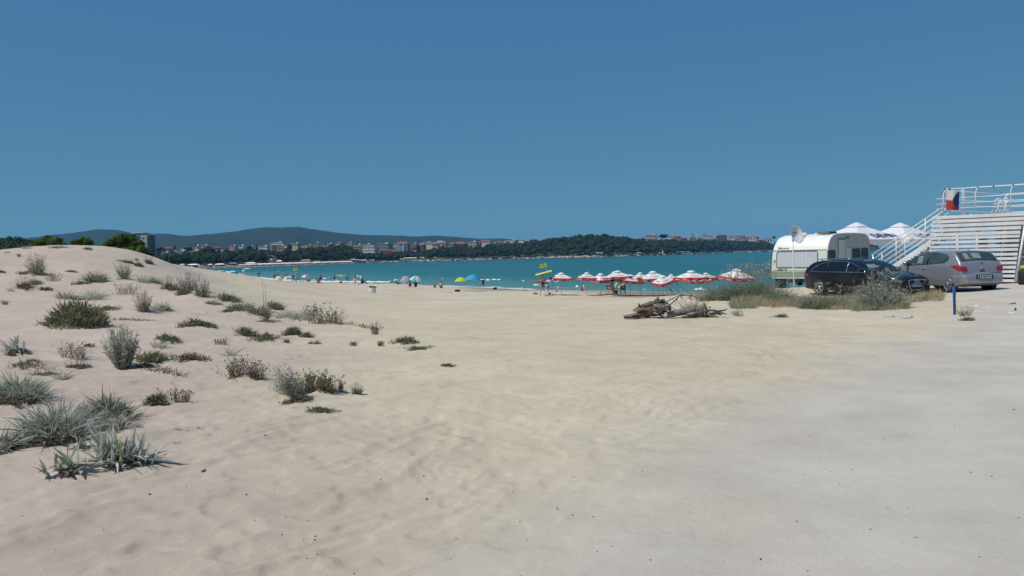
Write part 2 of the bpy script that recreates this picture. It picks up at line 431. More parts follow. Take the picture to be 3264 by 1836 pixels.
def polar_sheet():
    th = np.concatenate([np.linspace(-180, -44, 60, endpoint=False), np.linspace(-44, 44, 620, endpoint=False), np.linspace(44, 180, 60, endpoint=False)])
    th = np.radians(th); nt_ = len(th)
    r = np.concatenate([np.geomspace(1.0, 2.9, 30, endpoint=False), np.geomspace(2.9, 17.0, 470, endpoint=False), np.geomspace(17.0, 520.0, 270)])
    T, Rr = np.meshgrid(th, r, indexing='ij')
    X = Rr * np.sin(T); Y = Rr * np.cos(T)
    H = height(X, Y)
    rd = road_mask(X, Y)
    h0 = H
    wet = (1 - sstep(ZW + 0.04, ZW + 0.30, h0))
    V = np.stack([X, Y, H], -1).reshape(-1, 3)
    nr = len(r)
    i = np.arange(nt_); j = np.arange(nr - 1)
    I, J = np.meshgrid(i, j, indexing='ij'); I2 = (I + 1) % nt_
    F = np.stack([I * nr + J, I2 * nr + J, I2 * nr + J + 1, I * nr + J + 1], -1).reshape(-1, 4)[:, ::-1]
    c = len(V); V = np.concatenate([V, [[0, 0, gz(0, 0)]]])
    o = np_mesh('sand_ground', V, F, sand_material(), True, None, 'structure')
    me = o.data
    dn = np.interp(Y, [-20, 0, 4, 7, 10, 17, 22, 30, 45, 80], [0, -.6, -1.1, -1.6, -2.5, -3.6, -6.2, -11, -17, -26]); dn = sstep(-1.6, 1.8, dn - X + (vnoise(X * .5 + 3, Y * .4) - .5) * 1.6)
    for nm, arr in (('road', rd), ('wet', wet), ('dune', dn)):
        a = me.attributes.new(nm, 'FLOAT', 'POINT'); a.data.foreach_set('value', np.concatenate([arr.ravel(), [0]]).astype(np.float32))
    bm = bmesh.new(); bm.from_mesh(me); bm.verts.ensure_lookup_table()
    cv = bm.verts[c]
    for k in range(nt_): bm.faces.new((bm.verts[((k + 1) % nt_) * nr], bm.verts[k * nr], cv)).smooth = True
    bm.normal_update(); bm.to_mesh(me); bm.free()
    return o
sand = polar_sheet()

# ------------------------------------------------------------------ sea
def water_material():
    m = bpy.data.materials.new('sea_water'); m.use_nodes = True; nt = m.node_tree; N = nt.nodes; L = nt.links
    b = N['Principled BSDF']; b.inputs['Roughness'].default_value = 0.22; b.inputs['IOR'].default_value = 1.33; b.inputs['Specular IOR Level'].default_value = 0.22
    sh = N.new('ShaderNodeAttribute'); sh.attribute_name = 'shallow'
    fo = N.new('ShaderNodeAttribute'); fo.attribute_name = 'foam'
    tc = N.new('ShaderNodeTexCoord')
    mp = N.new('ShaderNodeMapping'); mp.inputs['Scale'].default_value = (0.02, 0.06, 1); L.new(tc.outputs['Object'], mp.inputs[0])
    n = N.new('ShaderNodeTexNoise'); n.inputs['Scale'].default_value = 1.0; n.inputs['Detail'].default_value = 5; L.new(mp.outputs[0], n.inputs['Vector'])
    r1 = N.new('ShaderNodeValToRGB'); e = r1.color_ramp.elements
    e[0].position = 0.0; e[0].color = (*SEA_DEEP, 1); e[1].position = 1.0; e[1].color = (*SEA_SHALLOW, 1)
    x = e.new(0.45); x.color = (*SEA_MID, 1)
    am = N.new('ShaderNodeMath'); am.operation = 'MULTIPLY_ADD'; am.inputs[1].default_value = 0.35; am.inputs[2].default_value = -0.17; L.new(n.outputs['Fac'], am.inputs[0])
    a2 = N.new('ShaderNodeMath'); a2.operation = 'ADD'; L.new(am.outputs[0], a2.inputs[0]); L.new(sh.outputs['Fac'], a2.inputs[1]); L.new(a2.outputs[0], r1.inputs[0])
    mx = N.new('ShaderNodeMix'); mx.data_type = 'RGBA'; L.new(fo.outputs['Fac'], mx.inputs[0]); L.new(r1.outputs[0], mx.inputs[6]); mx.inputs[7].default_value = (0.78, 0.80, 0.80, 1)
    L.new(mx.outputs[2], b.inputs['Base Color'])
    mp2 = N.new('ShaderNodeMapping'); mp2.inputs['Scale'].default_value = (0.35, 0.7, 1); mp2.inputs['Rotation'].default_value = (0, 0, 0.25); L.new(tc.outputs['Object'], mp2.inputs[0])
    n2 = N.new('ShaderNodeTexNoise'); n2.inputs['Scale'].default_value = 1.0; n2.inputs['Detail'].default_value = 7; n2.inputs['Roughness'].default_value = 0.62; L.new(mp2.outputs[0], n2.inputs['Vector'])
    bp = N.new('ShaderNodeBump'); bp.inputs['Distance'].default_value = 0.5; bp.inputs['Strength'].default_value = 0.7; L.new(n2.outputs['Fac'], bp.inputs['Height']); L.new(bp.outputs[0], b.inputs['Normal'])
    return m
SEA_DEEP, SEA_MID, SEA_SHALLOW = (0.001, 0.088, 0.092), (0.004, 0.122, 0.108), (0.085, 0.205, 0.170)
_wlx = np.array([(u - UC) / FPX * d for u, d in NEAR_WL]); _wly = np.array([d for u, d in NEAR_WL])
def sea_sheet():
    th = np.radians(np.concatenate([np.linspace(-60, -40, 8, endpoint=False), np.linspace(-40, 42, 300, endpoint=False), np.linspace(42, 100, 12)]))
    r = np.concatenate([[20.0], np.geomspace(60, 420, 220), np.geomspace(440, 9000, 60)])
    T, Rr = np.meshgrid(th, r, indexing='ij'); X = Rr * np.sin(T); Y = Rr * np.cos(T)
    # distance to the near waterline
    D = np.full(X.shape, 1e9)
    seg = np.linspace(0, len(_wlx) - 1, 300); px = np.interp(seg, np.arange(len(_wlx)), _wlx); py = np.interp(seg, np.arange(len(_wlx)), _wly)
    for a_, b_ in zip(px, py): D = np.minimum(D, (X - a_) ** 2 + (Y - b_) ** 2)
    D = np.sqrt(D)
    shallow = np.clip(1.05 * np.exp(-D / 42.0), 0, 1) + 0.10 * np.exp(-D / 260)
    foam = 0.85 * (1 - sstep(0.8, 3.2, D + (vnoise(X * 0.4, Y * 0.4) - 0.4) * 5)) * (X < 3 + 0 * X) + 0.35 * (1 - sstep(0.2, 1.6, D))
    Z = ZW + 0.05 * np.sin(X * 0.12 + Y * 0.45 + 3 * vnoise(X * 0.04, Y * 0.04)) * np.exp(-D / 200.0) * sstep(2, 12, D)
    V = np.stack([X, Y, Z], -1).reshape(-1, 3); nt_, nr = X.shape
    I, J = np.meshgrid(np.arange(nt_ - 1), np.arange(nr - 1), indexing='ij')
    F = np.stack([I * nr + J, (I + 1) * nr + J, (I + 1) * nr + J + 1, I * nr + J + 1], -1).reshape(-1, 4)[:, ::-1]
    o = np_mesh('sea_water', V, F, water_material(), True, None, 'structure')
    for nm, arr in (('shallow', shallow), ('foam', foam)):
        a = o.data.attributes.new(nm, 'FLOAT', 'POINT'); a.data.foreach_set('value', np.clip(arr, 0, 1).ravel().astype(np.float32))
sea_sheet()
# ------------------------------------------------------------------ hills
M_hill = mat('hill_woods', (0.016, 0.030, 0.018), 0.9, col2=(0.034, 0.052, 0.030), scale=0.02, spec=0.1, detail=10)
HILL = [(-120, 768), (60, 762), (120, 757), (160, 752), (200, 748), (260, 740), (300, 735), (340, 732.5), (380, 734), (410, 741), (430, 745), (500, 746), (545, 748), (575, 753), (603, 755.5), (640, 753), (700, 745), (760, 738), (800, 731), (830, 727), (860, 725), (890, 726), (920, 725), (960, 724), (1000, 731), (1050, 738), (1100, 745), (1150, 749), (1200, 752), (1260, 755), (1330, 755), (1370, 753.5), (1450, 756), (1500, 760), (1540, 762), (1600, 761), (1640, 764), (1680, 769), (1750, 779), (1850, 796), (1950, 808)]
def hills():
    hu = np.array([h[0] for h in HILL], float); hv = np.array([h[1] for h in HILL], float)
    us = np.linspace(-120, 1950, 520)
    rows = []
    for d, k in ((2100, 0.0), (2500, 0.12), (3000, 0.30), (3500, 0.55), (4000, 0.80), (4400, 0.94), (4700, 1.0), (5100, 0.8), (5800, 0.0)):
        row = []
        for u in us:
            top = np.interp(u, hu, hv); zt = at(u, top, 4700).z
            x = (u - UC) / FPX * d
            n = float(vnoise(np.array([u * 0.013 + d * 0.0011]), np.array([d * 0.0009 + u * 0.004]))[0]) - 0.5
            n2 = float(vnoise(np.array([u * 0.55]), np.array([d * 0.01]))[0]) - 0.5
            z = ZW + 2 + (zt - ZW) * k + n * 60 * math.sin(math.pi * min(k, 1)) * 1.0 + n2 * (4 if k == 1.0 else 0.8)
            row.append((x, d, z - (4 if k == 0 else 0)))
        rows.append(row)
    b = MB(); b.grid(rows); return b.build('hills', M_hill, kind='structure')
hills()
M_scar = mat('bare_clearing', (0.26, 0.25, 0.21), 0.9, var=0.2, scale=0.02)
M_steel = mat('painted_steel_mast', (0.45, 0.46, 0.48), 0.5, var=0.1)
for k, (u, v, h, lab) in enumerate(((856, 727, 30, 'lattice radio mast on the hilltop, the left one of two'), (884, 727.5, 32, 'lattice radio mast on the hilltop, the right one of two'))):
    p = at(u, v, 4700); b = MB()
    for sx, sy in ((-1, -1), (1, -1), (0, 1)): b.tube([(sx * 1.2, sy * 1.2, -6), (sx * 0.3, sy * 0.3, h)], 0.25, 5)
    for i in range(8): b.tube([(-1.2 + i * .11, -1.2 + i * .11, i * h / 8), (1.1 - i * .11, -1.1 + i * .11, (i + 1) * h / 8)], 0.12, 4)
    tag(b.build('radio_mast', M_steel, loc=p), lab, 'radio mast', 'masts on the hill')

# ------------------------------------------------------------------ land across the bay
FAR_WL = [(430, 640), (560, 600), (670, 655), (772, 668), (849, 717), (940, 760), (1016, 803), (1094, 899), (1199, 1010), (1288, 1030), (1400, 1010), (1533, 1066), (1669, 1120), (1766, 1115), (1900, 1060), (2040, 1136), (2110, 1230), (2179, 1400), (2260, 1600), (2342, 1800), (2459, 1900), (2560, 1960)]
# top line of the wood (u, v)
WOOD = [(430, 815), (500, 809), (545, 803), (575, 798), (600, 800), (630, 796), (650, 792), (700, 797), (740, 793), (780, 787), (830, 787), (860, 795), (900, 797), (940, 792), (980, 784), (1010, 781), (1050, 780), (1100, 777), (1130, 781), (1150, 800), (1180, 812), (1290, 812), (1330, 800), (1380, 787), (1420, 783), (1450, 786), (1500, 788), (1540, 784), (1565, 775), (1600, 778), (1650, 772), (1700, 764), (1750, 759), (1800, 753), (1850, 748), (1880, 746), (1920, 745), (1940, 749), (1980, 749), (2000, 751), (2030, 758), (2060, 762), (2090, 762), (2140, 762), (2190, 764), (2230, 766), (2300, 764), (2350, 767), (2400, 771), (2450, 774), (2500, 780), (2560, 790)]
_fu = np.array([a for a, b in FAR_WL], float); _fd = np.array([b for a, b in FAR_WL], float)
_wu = np.array([a for a, b in WOOD], float); _wv = np.array([b for a, b in WOOD], float)
def far_d(u): return float(np.interp(u, _fu, _fd))
def wood_v(u): return float(np.interp(u, _wu, _wv))
BACK = 190.0
def far_top(u):            # ground height under the top row of the wood
    d = far_d(u) + BACK
    return max(at(u, wood_v(u), d).z - (10.6 if u < 1450 else 9.4), ZW + 3)
def far_ground(u, d):
    """height of the land across the bay under photo column u at depth d"""
    d0 = far_d(u); t = d - d0; top = far_top(u)
    sandw = 45.0 if u < 1120 else 8.0
    if t < 0: return ZW - 0.2 + t * 0.05
    if t < sandw: return ZW + (2.2 if u < 1120 else 1.6) * t / sandw
    zb = ZW + (2.2 if u < 1120 else 1.6)
    k = min((t - sandw) / (BACK - sandw), 1.0)
    z = zb + (top - zb) * (k ** 0.8)
    if t > BACK: z = top + min((t - BACK) * 0.02, 7)
    return z
M_farsand = mat('far_beach_sand', (0.40, 0.345, 0.27), 0.95, var=0.12, scale=0.08, spec=0.1)
M_farsoil = mat('far_undergrowth', (0.035, 0.05, 0.025), 0.95, col2=(0.075, 0.085, 0.045), scale=0.06, spec=0.1)
M_rock = mat('shore_rock', (0.20, 0.18, 0.15), 0.9, col2=(0.36, 0.33, 0.28), scale=0.15, bump=0.5, bscale=0.5, spec=0.2)
def far_land():
    us = np.linspace(430, 2560, 330); P1 = []; P2 = []
    for t in (-25, 0, 6, 14, 26, 44):
        P1.append([((u - UC) / FPX * (far_d(u) + t * (1 if u < 1120 else 0.25)), far_d(u) + t * (1 if u < 1120 else 0.25), far_ground(u, far_d(u) + t * (1 if u < 1120 else 0.25))) for u in us])
    b = MB(); b.grid(P1); b.build('far_beach', M_farsand, kind='structure')
    for t in (0, 20, 60, 100, 146, 200, 300, 500, 900, 1400):
        row = []
        for u in us:
            t0 = 44 if u < 1120 else 11 - 0.2
            d = far_d(u) + t0 + t; z = far_ground(u, d) + (vnoise(np.array([u * .2]), np.array([t * .05]))[0] - .5) * 1.0 * (t > 0)
            if t >= 900: z = ZW + 4
            row.append(((u - UC) / FPX * d, d, z))
        P2.append(row)
    b = MB(); b.grid(P2); b.build('far_hillside_ground', M_farsoil, kind='structure')
far_land()
# ------------------------------------------------------------------ foliage kit
rnd = random.Random(11)
nrg = np.random.default_rng(5)
def leafmat(name, a, b_, scale=1.2, rough=0.75, trans=0.15, objrand=0.0):
    return mat(name, a, rough, col2=b_, scale=scale, spec=0.2, trans=trans, detail=3, objrand=objrand)
M_wood = leafmat('wood_canopy', (0.020, 0.040, 0.018), (0.055, 0.085, 0.035), 0.11)
M_wood2 = leafmat('dark_canopy', (0.014, 0.030, 0.014), (0.034, 0.058, 0.026), 0.18)
M_forest = leafmat('forest_canopy', (0.016, 0.034, 0.014), (0.040, 0.068, 0.026), 0.12)
M_bark = mat('tree_bark', (0.10, 0.08, 0.06), 0.9, var=0.3, scale=4, spec=0.1)

def crown_template(nleaf, seed, flat=1.0):
    """unit crown: an uneven lobed core wrapped in many leaf-clump faces -> tris"""
    g = np.random.default_rng(seed)
    lobes = g.normal(size=(7, 3)); lobes /= np.linalg.norm(lobes, axis=1)[:, None]; lobes[:, 2] = np.abs(lobes[:, 2]) * 0.9 - 0.1
    lob_r = g.uniform(0.42, 0.62, 7); cen = lobes * g.uniform(0.35, 0.62, (7, 1))
    V = []; F = []
    def core(c, r):
        b = len(V); n, m = 6, 4
        V.append(c + [0, 0, -r])
        for i in range(1, m):
            p = math.pi * i / m
            for j in range(n):
                a = 2 * math.pi * (j + 0.5 * (i % 2)) / n; q = r * g.uniform(0.8, 1.1)
                V.append(c + np.array([q * math.sin(p) * math.cos(a), q * math.sin(p) * math.sin(a), -q * math.cos(p)]))
        V.append(c + [0, 0, r]); t = len(V) - 1
        for j in range(n): F.append((b, b + 1 + (j + 1) % n, b + 1 + j))
        for i in range(m - 2):
            for j in range(n):
                a = b + 1 + i * n + j; a2 = b + 1 + i * n + (j + 1) % n
                F.append((a, a2, a2 + n)); F.append((a, a2 + n, a + n))
        for j in range(n): F.append((t, t - n + j, t - n + (j + 1) % n))
    for c, r in zip(cen, lob_r): core(np.array(c), r * 0.80)
    for _ in range(nleaf):
        k = g.integers(0, 7); d = g.normal(size=3); d /= np.linalg.norm(d)
        p = cen[k] + d * lob_r[k] * g.uniform(0.78, 1.12)
        t1 = np.cross(d, g.normal(size=3)); t1 /= np.linalg.norm(t1); t2 = np.cross(d, t1) * 0.7 + d * g.uniform(-0.6, 0.6)
        s = g.uniform(0.09, 0.20)
        b = len(V); V.extend([p - t1 * s, p + t1 * s, p + t2 * s * 1.5]); F.append((b, b + 1, b + 2))
    V = np.array(V); V[:, 2] *= flat
    return V, np.array(F)
CROWNS = [crown_template(95, 100 + i) for i in range(6)]
CROWNS_BIG = [crown_template(520, 200 + i) for i in range(4)]

def scatter_crowns(name, spots, mats, kits, kind=None, parent=None):
    """spots: (x, y, z_center, rx, rz, mat index)"""
    VV = []; FF = []; MI = []; b = 0
    for x, y, z, rx, rz_, mi in spots:
        V, F = kits[nrg.integers(0, len(kits))]; a = nrg.uniform(0, 6.28); c, s = math.cos(a), math.sin(a)
        q = np.stack([(V[:, 0] * c - V[:, 1] * s) * rx + x, (V[:, 0] * s + V[:, 1] * c) * rx + y, V[:, 2] * rz_ + z], -1)
        VV.append(q); FF.append(F + b); MI.append(np.full(len(F), mi)); b += len(V)
    return np_mesh(name, np.concatenate(VV), np.concatenate(FF), mats, False, parent, kind, np.concatenate(MI))

def tree(u, vt, d, h, rx, label, dark=0, zbase=None, conical=False, group=None):
    top = at(u, vt, d); z0 = top.z - h
    t = empty('conifer_tree' if conical else 'broadleaf_tree', (top.x, d, z0), 0, label, 'tree', group)
    b = MB(); b.tube([(0, 0, -3), (0.1, 0, h * 0.45), (0, 0.1, h * 0.8)], [0.35, 0.28, 0.1], 7)
    for k in range(4):
        a = k * 1.6 + u; b.tube([(0, 0, h * (0.4 + .07 * k)), (math.cos(a) * rx * .55, math.sin(a) * rx * .55, h * (0.6 + .07 * k))], [0.16, 0.05], 5)
    b.build('trunk', M_bark, t)
    mats = [M_wood2 if dark else M_wood]
    if conical:
        sp = [(0, 0, h * (0.3 + 0.11 * k), rx * (1.05 - 0.14 * k), h * 0.13, 0) for k in range(7)]
        scatter_crowns('crown', sp, mats, CROWNS, None, t)
    else:
        scatter_crowns('crown', [(0, 0, h * 0.60, rx, h * 0.44, 0)], mats, CROWNS_BIG, None, t)
    return t

def woodland():
    spots = []
    for u in np.arange(432, 2556, 4.6):
        d0 = far_d(u)
        for k in range(8):
            uu = u + nrg.uniform(-4, 4); t = (52 if u < 1120 else 14) + (BACK - (52 if u < 1120 else 14)) * (k / 7.0) ** 0.9 + nrg.uniform(-8, 8)
            if k == 0 and nrg.random() < 0.35: continue
            if 1150 < uu < 1300 and k > 3 and nrg.random() < .6: continue
            d = far_d(uu) + t
            g = far_ground(uu, d); sc = d / 1000.0
            r = nrg.uniform(2.6, 5.2) * (0.75 + 0.35 * sc); h = r * nrg.uniform(1.25, 1.9) + 1.5
            if k == 7: h = 7.3 + nrg.uniform(-2.6, 1.4); r = nrg.uniform(3.2, 5.2) * (0.75 + .35 * sc)
            spots.append(((uu - UC) / FPX * d, d, g + h * 0.52, r, h * 0.55, int(nrg.random() < 0.45)))
    scatter_crowns('woodland', spots, [M_wood, M_wood2], CROWNS, 'stuff')
woodland()
sp = []
for u in np.arange(-240, 128, 7):
    for k in range(4):
        d = 285 + k * 16 + nrg.uniform(-5, 5); uu = u + nrg.uniform(-4, 4)
        vt = np.interp(uu, [-240, 0, 60, 115, 128], [740, 752, 755, 762, 775]) + nrg.uniform(-3, 6) + (3 - k) * 9
        top = at(uu, vt, d); r = nrg.uniform(2.2, 4.2)
        for q in range(2): sp.append((top.x + nrg.uniform(-1, 1), d, top.z - 3.2 - q * 4.4, r, 3.4, int(nrg.random() < .4)))
o = scatter_crowns('forest', sp, [M_forest, M_wood2], CROWNS, 'stuff')
for a in [(664, 787, 760, 15, 7.2, 'big dark round tree leaning over the beach kiosks', 1), (556, 779, 900, 13, 2.4, 'tall dark pointed conifer rising beside red roofed houses', 1, None, True),
          (600, 785, 860, 10, 5.6, 'broad tree below the white domed house'), (797, 780, 930, 14, 4.2, 'tall tree standing above the wood left of the white terraces', 0),
          (818, 781, 930, 11, 2.2, 'narrow dark conifer left of the white terraced houses', 1, None, True), (920, 778, 1010, 13, 4.6, 'bushy tree right of the white framed hotel'),
          (1088, 776, 1080, 14, 5.4, 'tall tree in the dense stand left of the beige apartment block', 1), (1140, 775, 1250, 12, 4.4, 'tree rising behind the beige balconied apartment block'),
          (2115, 745, 1440, 13, 9.6, 'large round tree alone on the ridge between two pale houses', 1), (2466, 752, 2120, 12, 5.0, 'small dark tree beside the last red roofed house', 1),
          (1884, 744, 1270, 13, 8.0, 'highest tree crown on the wooded headland ridge', 0), (1930, 745, 1275, 12, 7.5, 'wide crown on the ridge right of the highest tree', 1), (1600, 776, 1290, 9, 5.5, 'pale leafy tree beside the square cream house', 0),
          (1650, 777, 1240, 12, 7.0, 'light green round tree on the slope under the cream villas', 0)]:
    tree(*a)

# ------------------------------------------------------------------ town across the bay
def wallmat(name, c): return mat(name, c, 0.85, var=0.10, scale=0.25, spec=0.2)
W = {'white': wallmat('white_render', (0.66, 0.66, 0.64)), 'cream': wallmat('cream_render', (0.55, 0.50, 0.40)), 'beige': wallmat('beige_render', (0.46, 0.40, 0.33)),
     'pink': wallmat('pink_render', (0.45, 0.29, 0.24)), 'salmon': wallmat('salmon_render', (0.50, 0.25, 0.17)), 'brown': wallmat('brown_brick', (0.20, 0.12, 0.10)),
     'grey': wallmat('grey_render', (0.30, 0.30, 0.30)), 'green': wallmat('grey_green_render', (0.22, 0.30, 0.27)), 'brick': mat('orange_brick', (0.36, 0.14, 0.085), 0.9, var=0.15, scale=0.6), 'dark': wallmat('dark_facade', (0.085, 0.085, 0.10))}
M_tile = mat('red_roof_tile', (0.22, 0.105, 0.08), 0.85, var=0.22, scale=0.7, spec=0.2)
M_tile2 = mat('brown_roof_tile', (0.13, 0.075, 0.06), 0.85, var=0.22, scale=0.7, spec=0.2)
M_flat = mat('pale_roof_slab', (0.52, 0.51, 0.48), 0.85, var=0.1, scale=0.3)
M_pane = mat('far_window_glass', (0.025, 0.032, 0.04), 0.25, spec=0.5)
M_bluero = mat('blue_grey_roof_sheet', (0.16, 0.25, 0.40), 0.6, var=0.1, scale=0.4)
def building(u0, u1, vt, vb, back, wall, roof, floors, bays, label, balc=False, rz=-R(18), depth=None, roofmat=None, d=None, cat='building', name='house'):
    um = (u0 + u1) / 2
    if d is None: d = far_d(um) + back
    p0 = at(u0, vb, d); p1 = at(u1, vb, d); top = at(um, vt, d)
    w = (p1 - p0).length / (1.12 if rz else 1.0); zb = min(p0.z, p1.z); h = top.z - zb
    dp = depth or max(7.0, w * 0.6)
    t = empty(name, ((p0.x + p1.x) / 2, d + dp / 2, zb), rz, label, cat)
    rh = 0.0
    if roof in ('hip', 'gable'): rh = min(h * 0.34, 3.4)
    hw = h - rh
    M = W[wall]
    b = MB(); b.box((0, 0, hw / 2 - 4), (w, dp, hw + 8)); b.build('wall', M, t)
    rm = roofmat or (M_tile if roof in ('hip', 'gable') else M_flat)
    b = MB(); e = 0.5
    if roof == 'hip':
        k = min(w, dp) * 0.38
        vs_ = [(-w / 2 - e, -dp / 2 - e, hw), (w / 2 + e, -dp / 2 - e, hw), (w / 2 + e, dp / 2 + e, hw), (-w / 2 - e, dp / 2 + e, hw), (-w / 2 + k, 0, hw + rh), (w / 2 - k, 0, hw + rh),
               (-w / 2 - e, -dp / 2 - e, hw - .25), (w / 2 + e, -dp / 2 - e, hw - .25), (w / 2 + e, dp / 2 + e, hw - .25), (-w / 2 - e, dp / 2 + e, hw - .25)]
        b.add(vs_, [(0, 1, 5, 4), (1, 2, 5), (2, 3, 4, 5), (3, 0, 4), (6, 7, 1, 0), (7, 8, 2, 1), (8, 9, 3, 2), (9, 6, 0, 3), (9, 8, 7, 6)])
    elif roof == 'gable':
        b.prism([(-w / 2 - e, hw - .2), (w / 2 + e, hw - .2), (w / 2 + e, hw + .1), (0, hw + rh), (-w / 2 - e, hw + .1)], -dp / 2 - e, dp / 2 + e)
    elif roof == 'flat':
        b.box((0, 0, hw + 0.15), (w + 0.5, dp + 0.5, 0.32)); b.box((w * 0.18, 1, hw + 1.0), (w * 0.25, dp * 0.4, 1.6))
    b.build('roof', rm, t)
    if floors and bays:
        fh = hw / floors; bw = w / bays
        wb = MB(); wb.box((0, 0, 0), (bw * 0.56, 0.12, fh * 0.50)); first = None
        for f in range(floors):
            for c in range(bays):
                pos = (-w / 2 + bw * (c + 0.5), -dp / 2 - 0.03, fh * (f + 0.52))
                if first is None: first = wb.build('window', M_pane, t, pos)
                else:
                    o = first.copy(); COL.objects.link(o); o.parent = t; o.location = pos
        if balc:
            bb = MB(); bb.box((0, 0, 0), (bw * 0.9, 1.3, 0.16)); bb.box((0, -0.6, 0.5), (bw * 0.9, 0.1, 0.75)); fb = None
            for f in range(1, floors):
                for c in range(bays):
                    pos = (-w / 2 + bw * (c + 0.5), -dp / 2 - 0.65, fh * (f + 0.02))
                    if fb is None: fb = bb.build('balcony', M, t, pos)
                    else:
                        o = fb.copy(); COL.objects.link(o); o.parent = t; o.location = pos
    return t
# the tall hotel half hidden by the dune
def dune_hotel():
    d = 850; t0 = at(455, 749, d); zb = -2.0; p = lambda u, v: at(u, v, d)
    t = empty('tower_hotel', (p(455, 749).x, d, zb), 0, 'grey and cream tower hotel half hidden behind the dune shrubs', 'hotel')
    s = d / FPX; H = t0.z - zb
    b = MB(); b.box((1.5 * s, 9, H / 2), (21 * s, 16, H)); b.build('wall', W['cream'], t)
    b = MB(); b.box((-23 * s, 11, H / 2 - .6), (28 * s, 18, H - 1.2)); b.build('wing', W['grey'], t)
    b = MB(); b.box((13.6 * s, 9.5, H / 2 - .3), (4.4 * s, 15, H - .6)); g = b.build('glazed_wing', wallmat('glazed_facade', (0.13, 0.13, 0.145)), t)
    sl = MB(); sl.box((0, 0, 0), (1.5, 15.6, 0.5)); first = None
    for k in range(8):
        pos = (15.9 * s + .6, 9.5, H - 0.4 - k * 3.0)
        if first is None: first = sl.build('floor_slab', W['beige'], t, pos)
        else: o = first.copy(); COL.objects.link(o); o.parent = t; o.location = pos
    b = MB(); b.box((-20 * s, 10, H + 2.5), (36 * s, 16, 0.9)); b.build('roof', W['white'], t)
    b = MB(); b.box((-22 * s, 11, H + 1.0), (30 * s, 12, 2.2)); b.build('penthouse', W['grey'], t)
    b = MB(); b.box((-23 * s, 1.6, H - 0.4), (30 * s, 1.2, 0.5)); b.build('balcony', W['cream'], t)
    wm = MB(); wm.box((0, 0, 0), (1.3, 0.14, 1.3)); first = None
    for x, z in [(-4, 3.6), (0, 3.6), (-4, 6.7 + 6), (0.5, 12.7), (4.5, 12.7), (-26, 4.5), (-19, 4.5)]:
        pos = (x * s + 0.6, 0.95 if x > -10 else 1.95, H - z)
        if first is None: first = wm.build('window', M_pane, t, pos)
        else: o = first.copy(); COL.objects.link(o); o.parent = t; o.location = pos
dune_hotel()
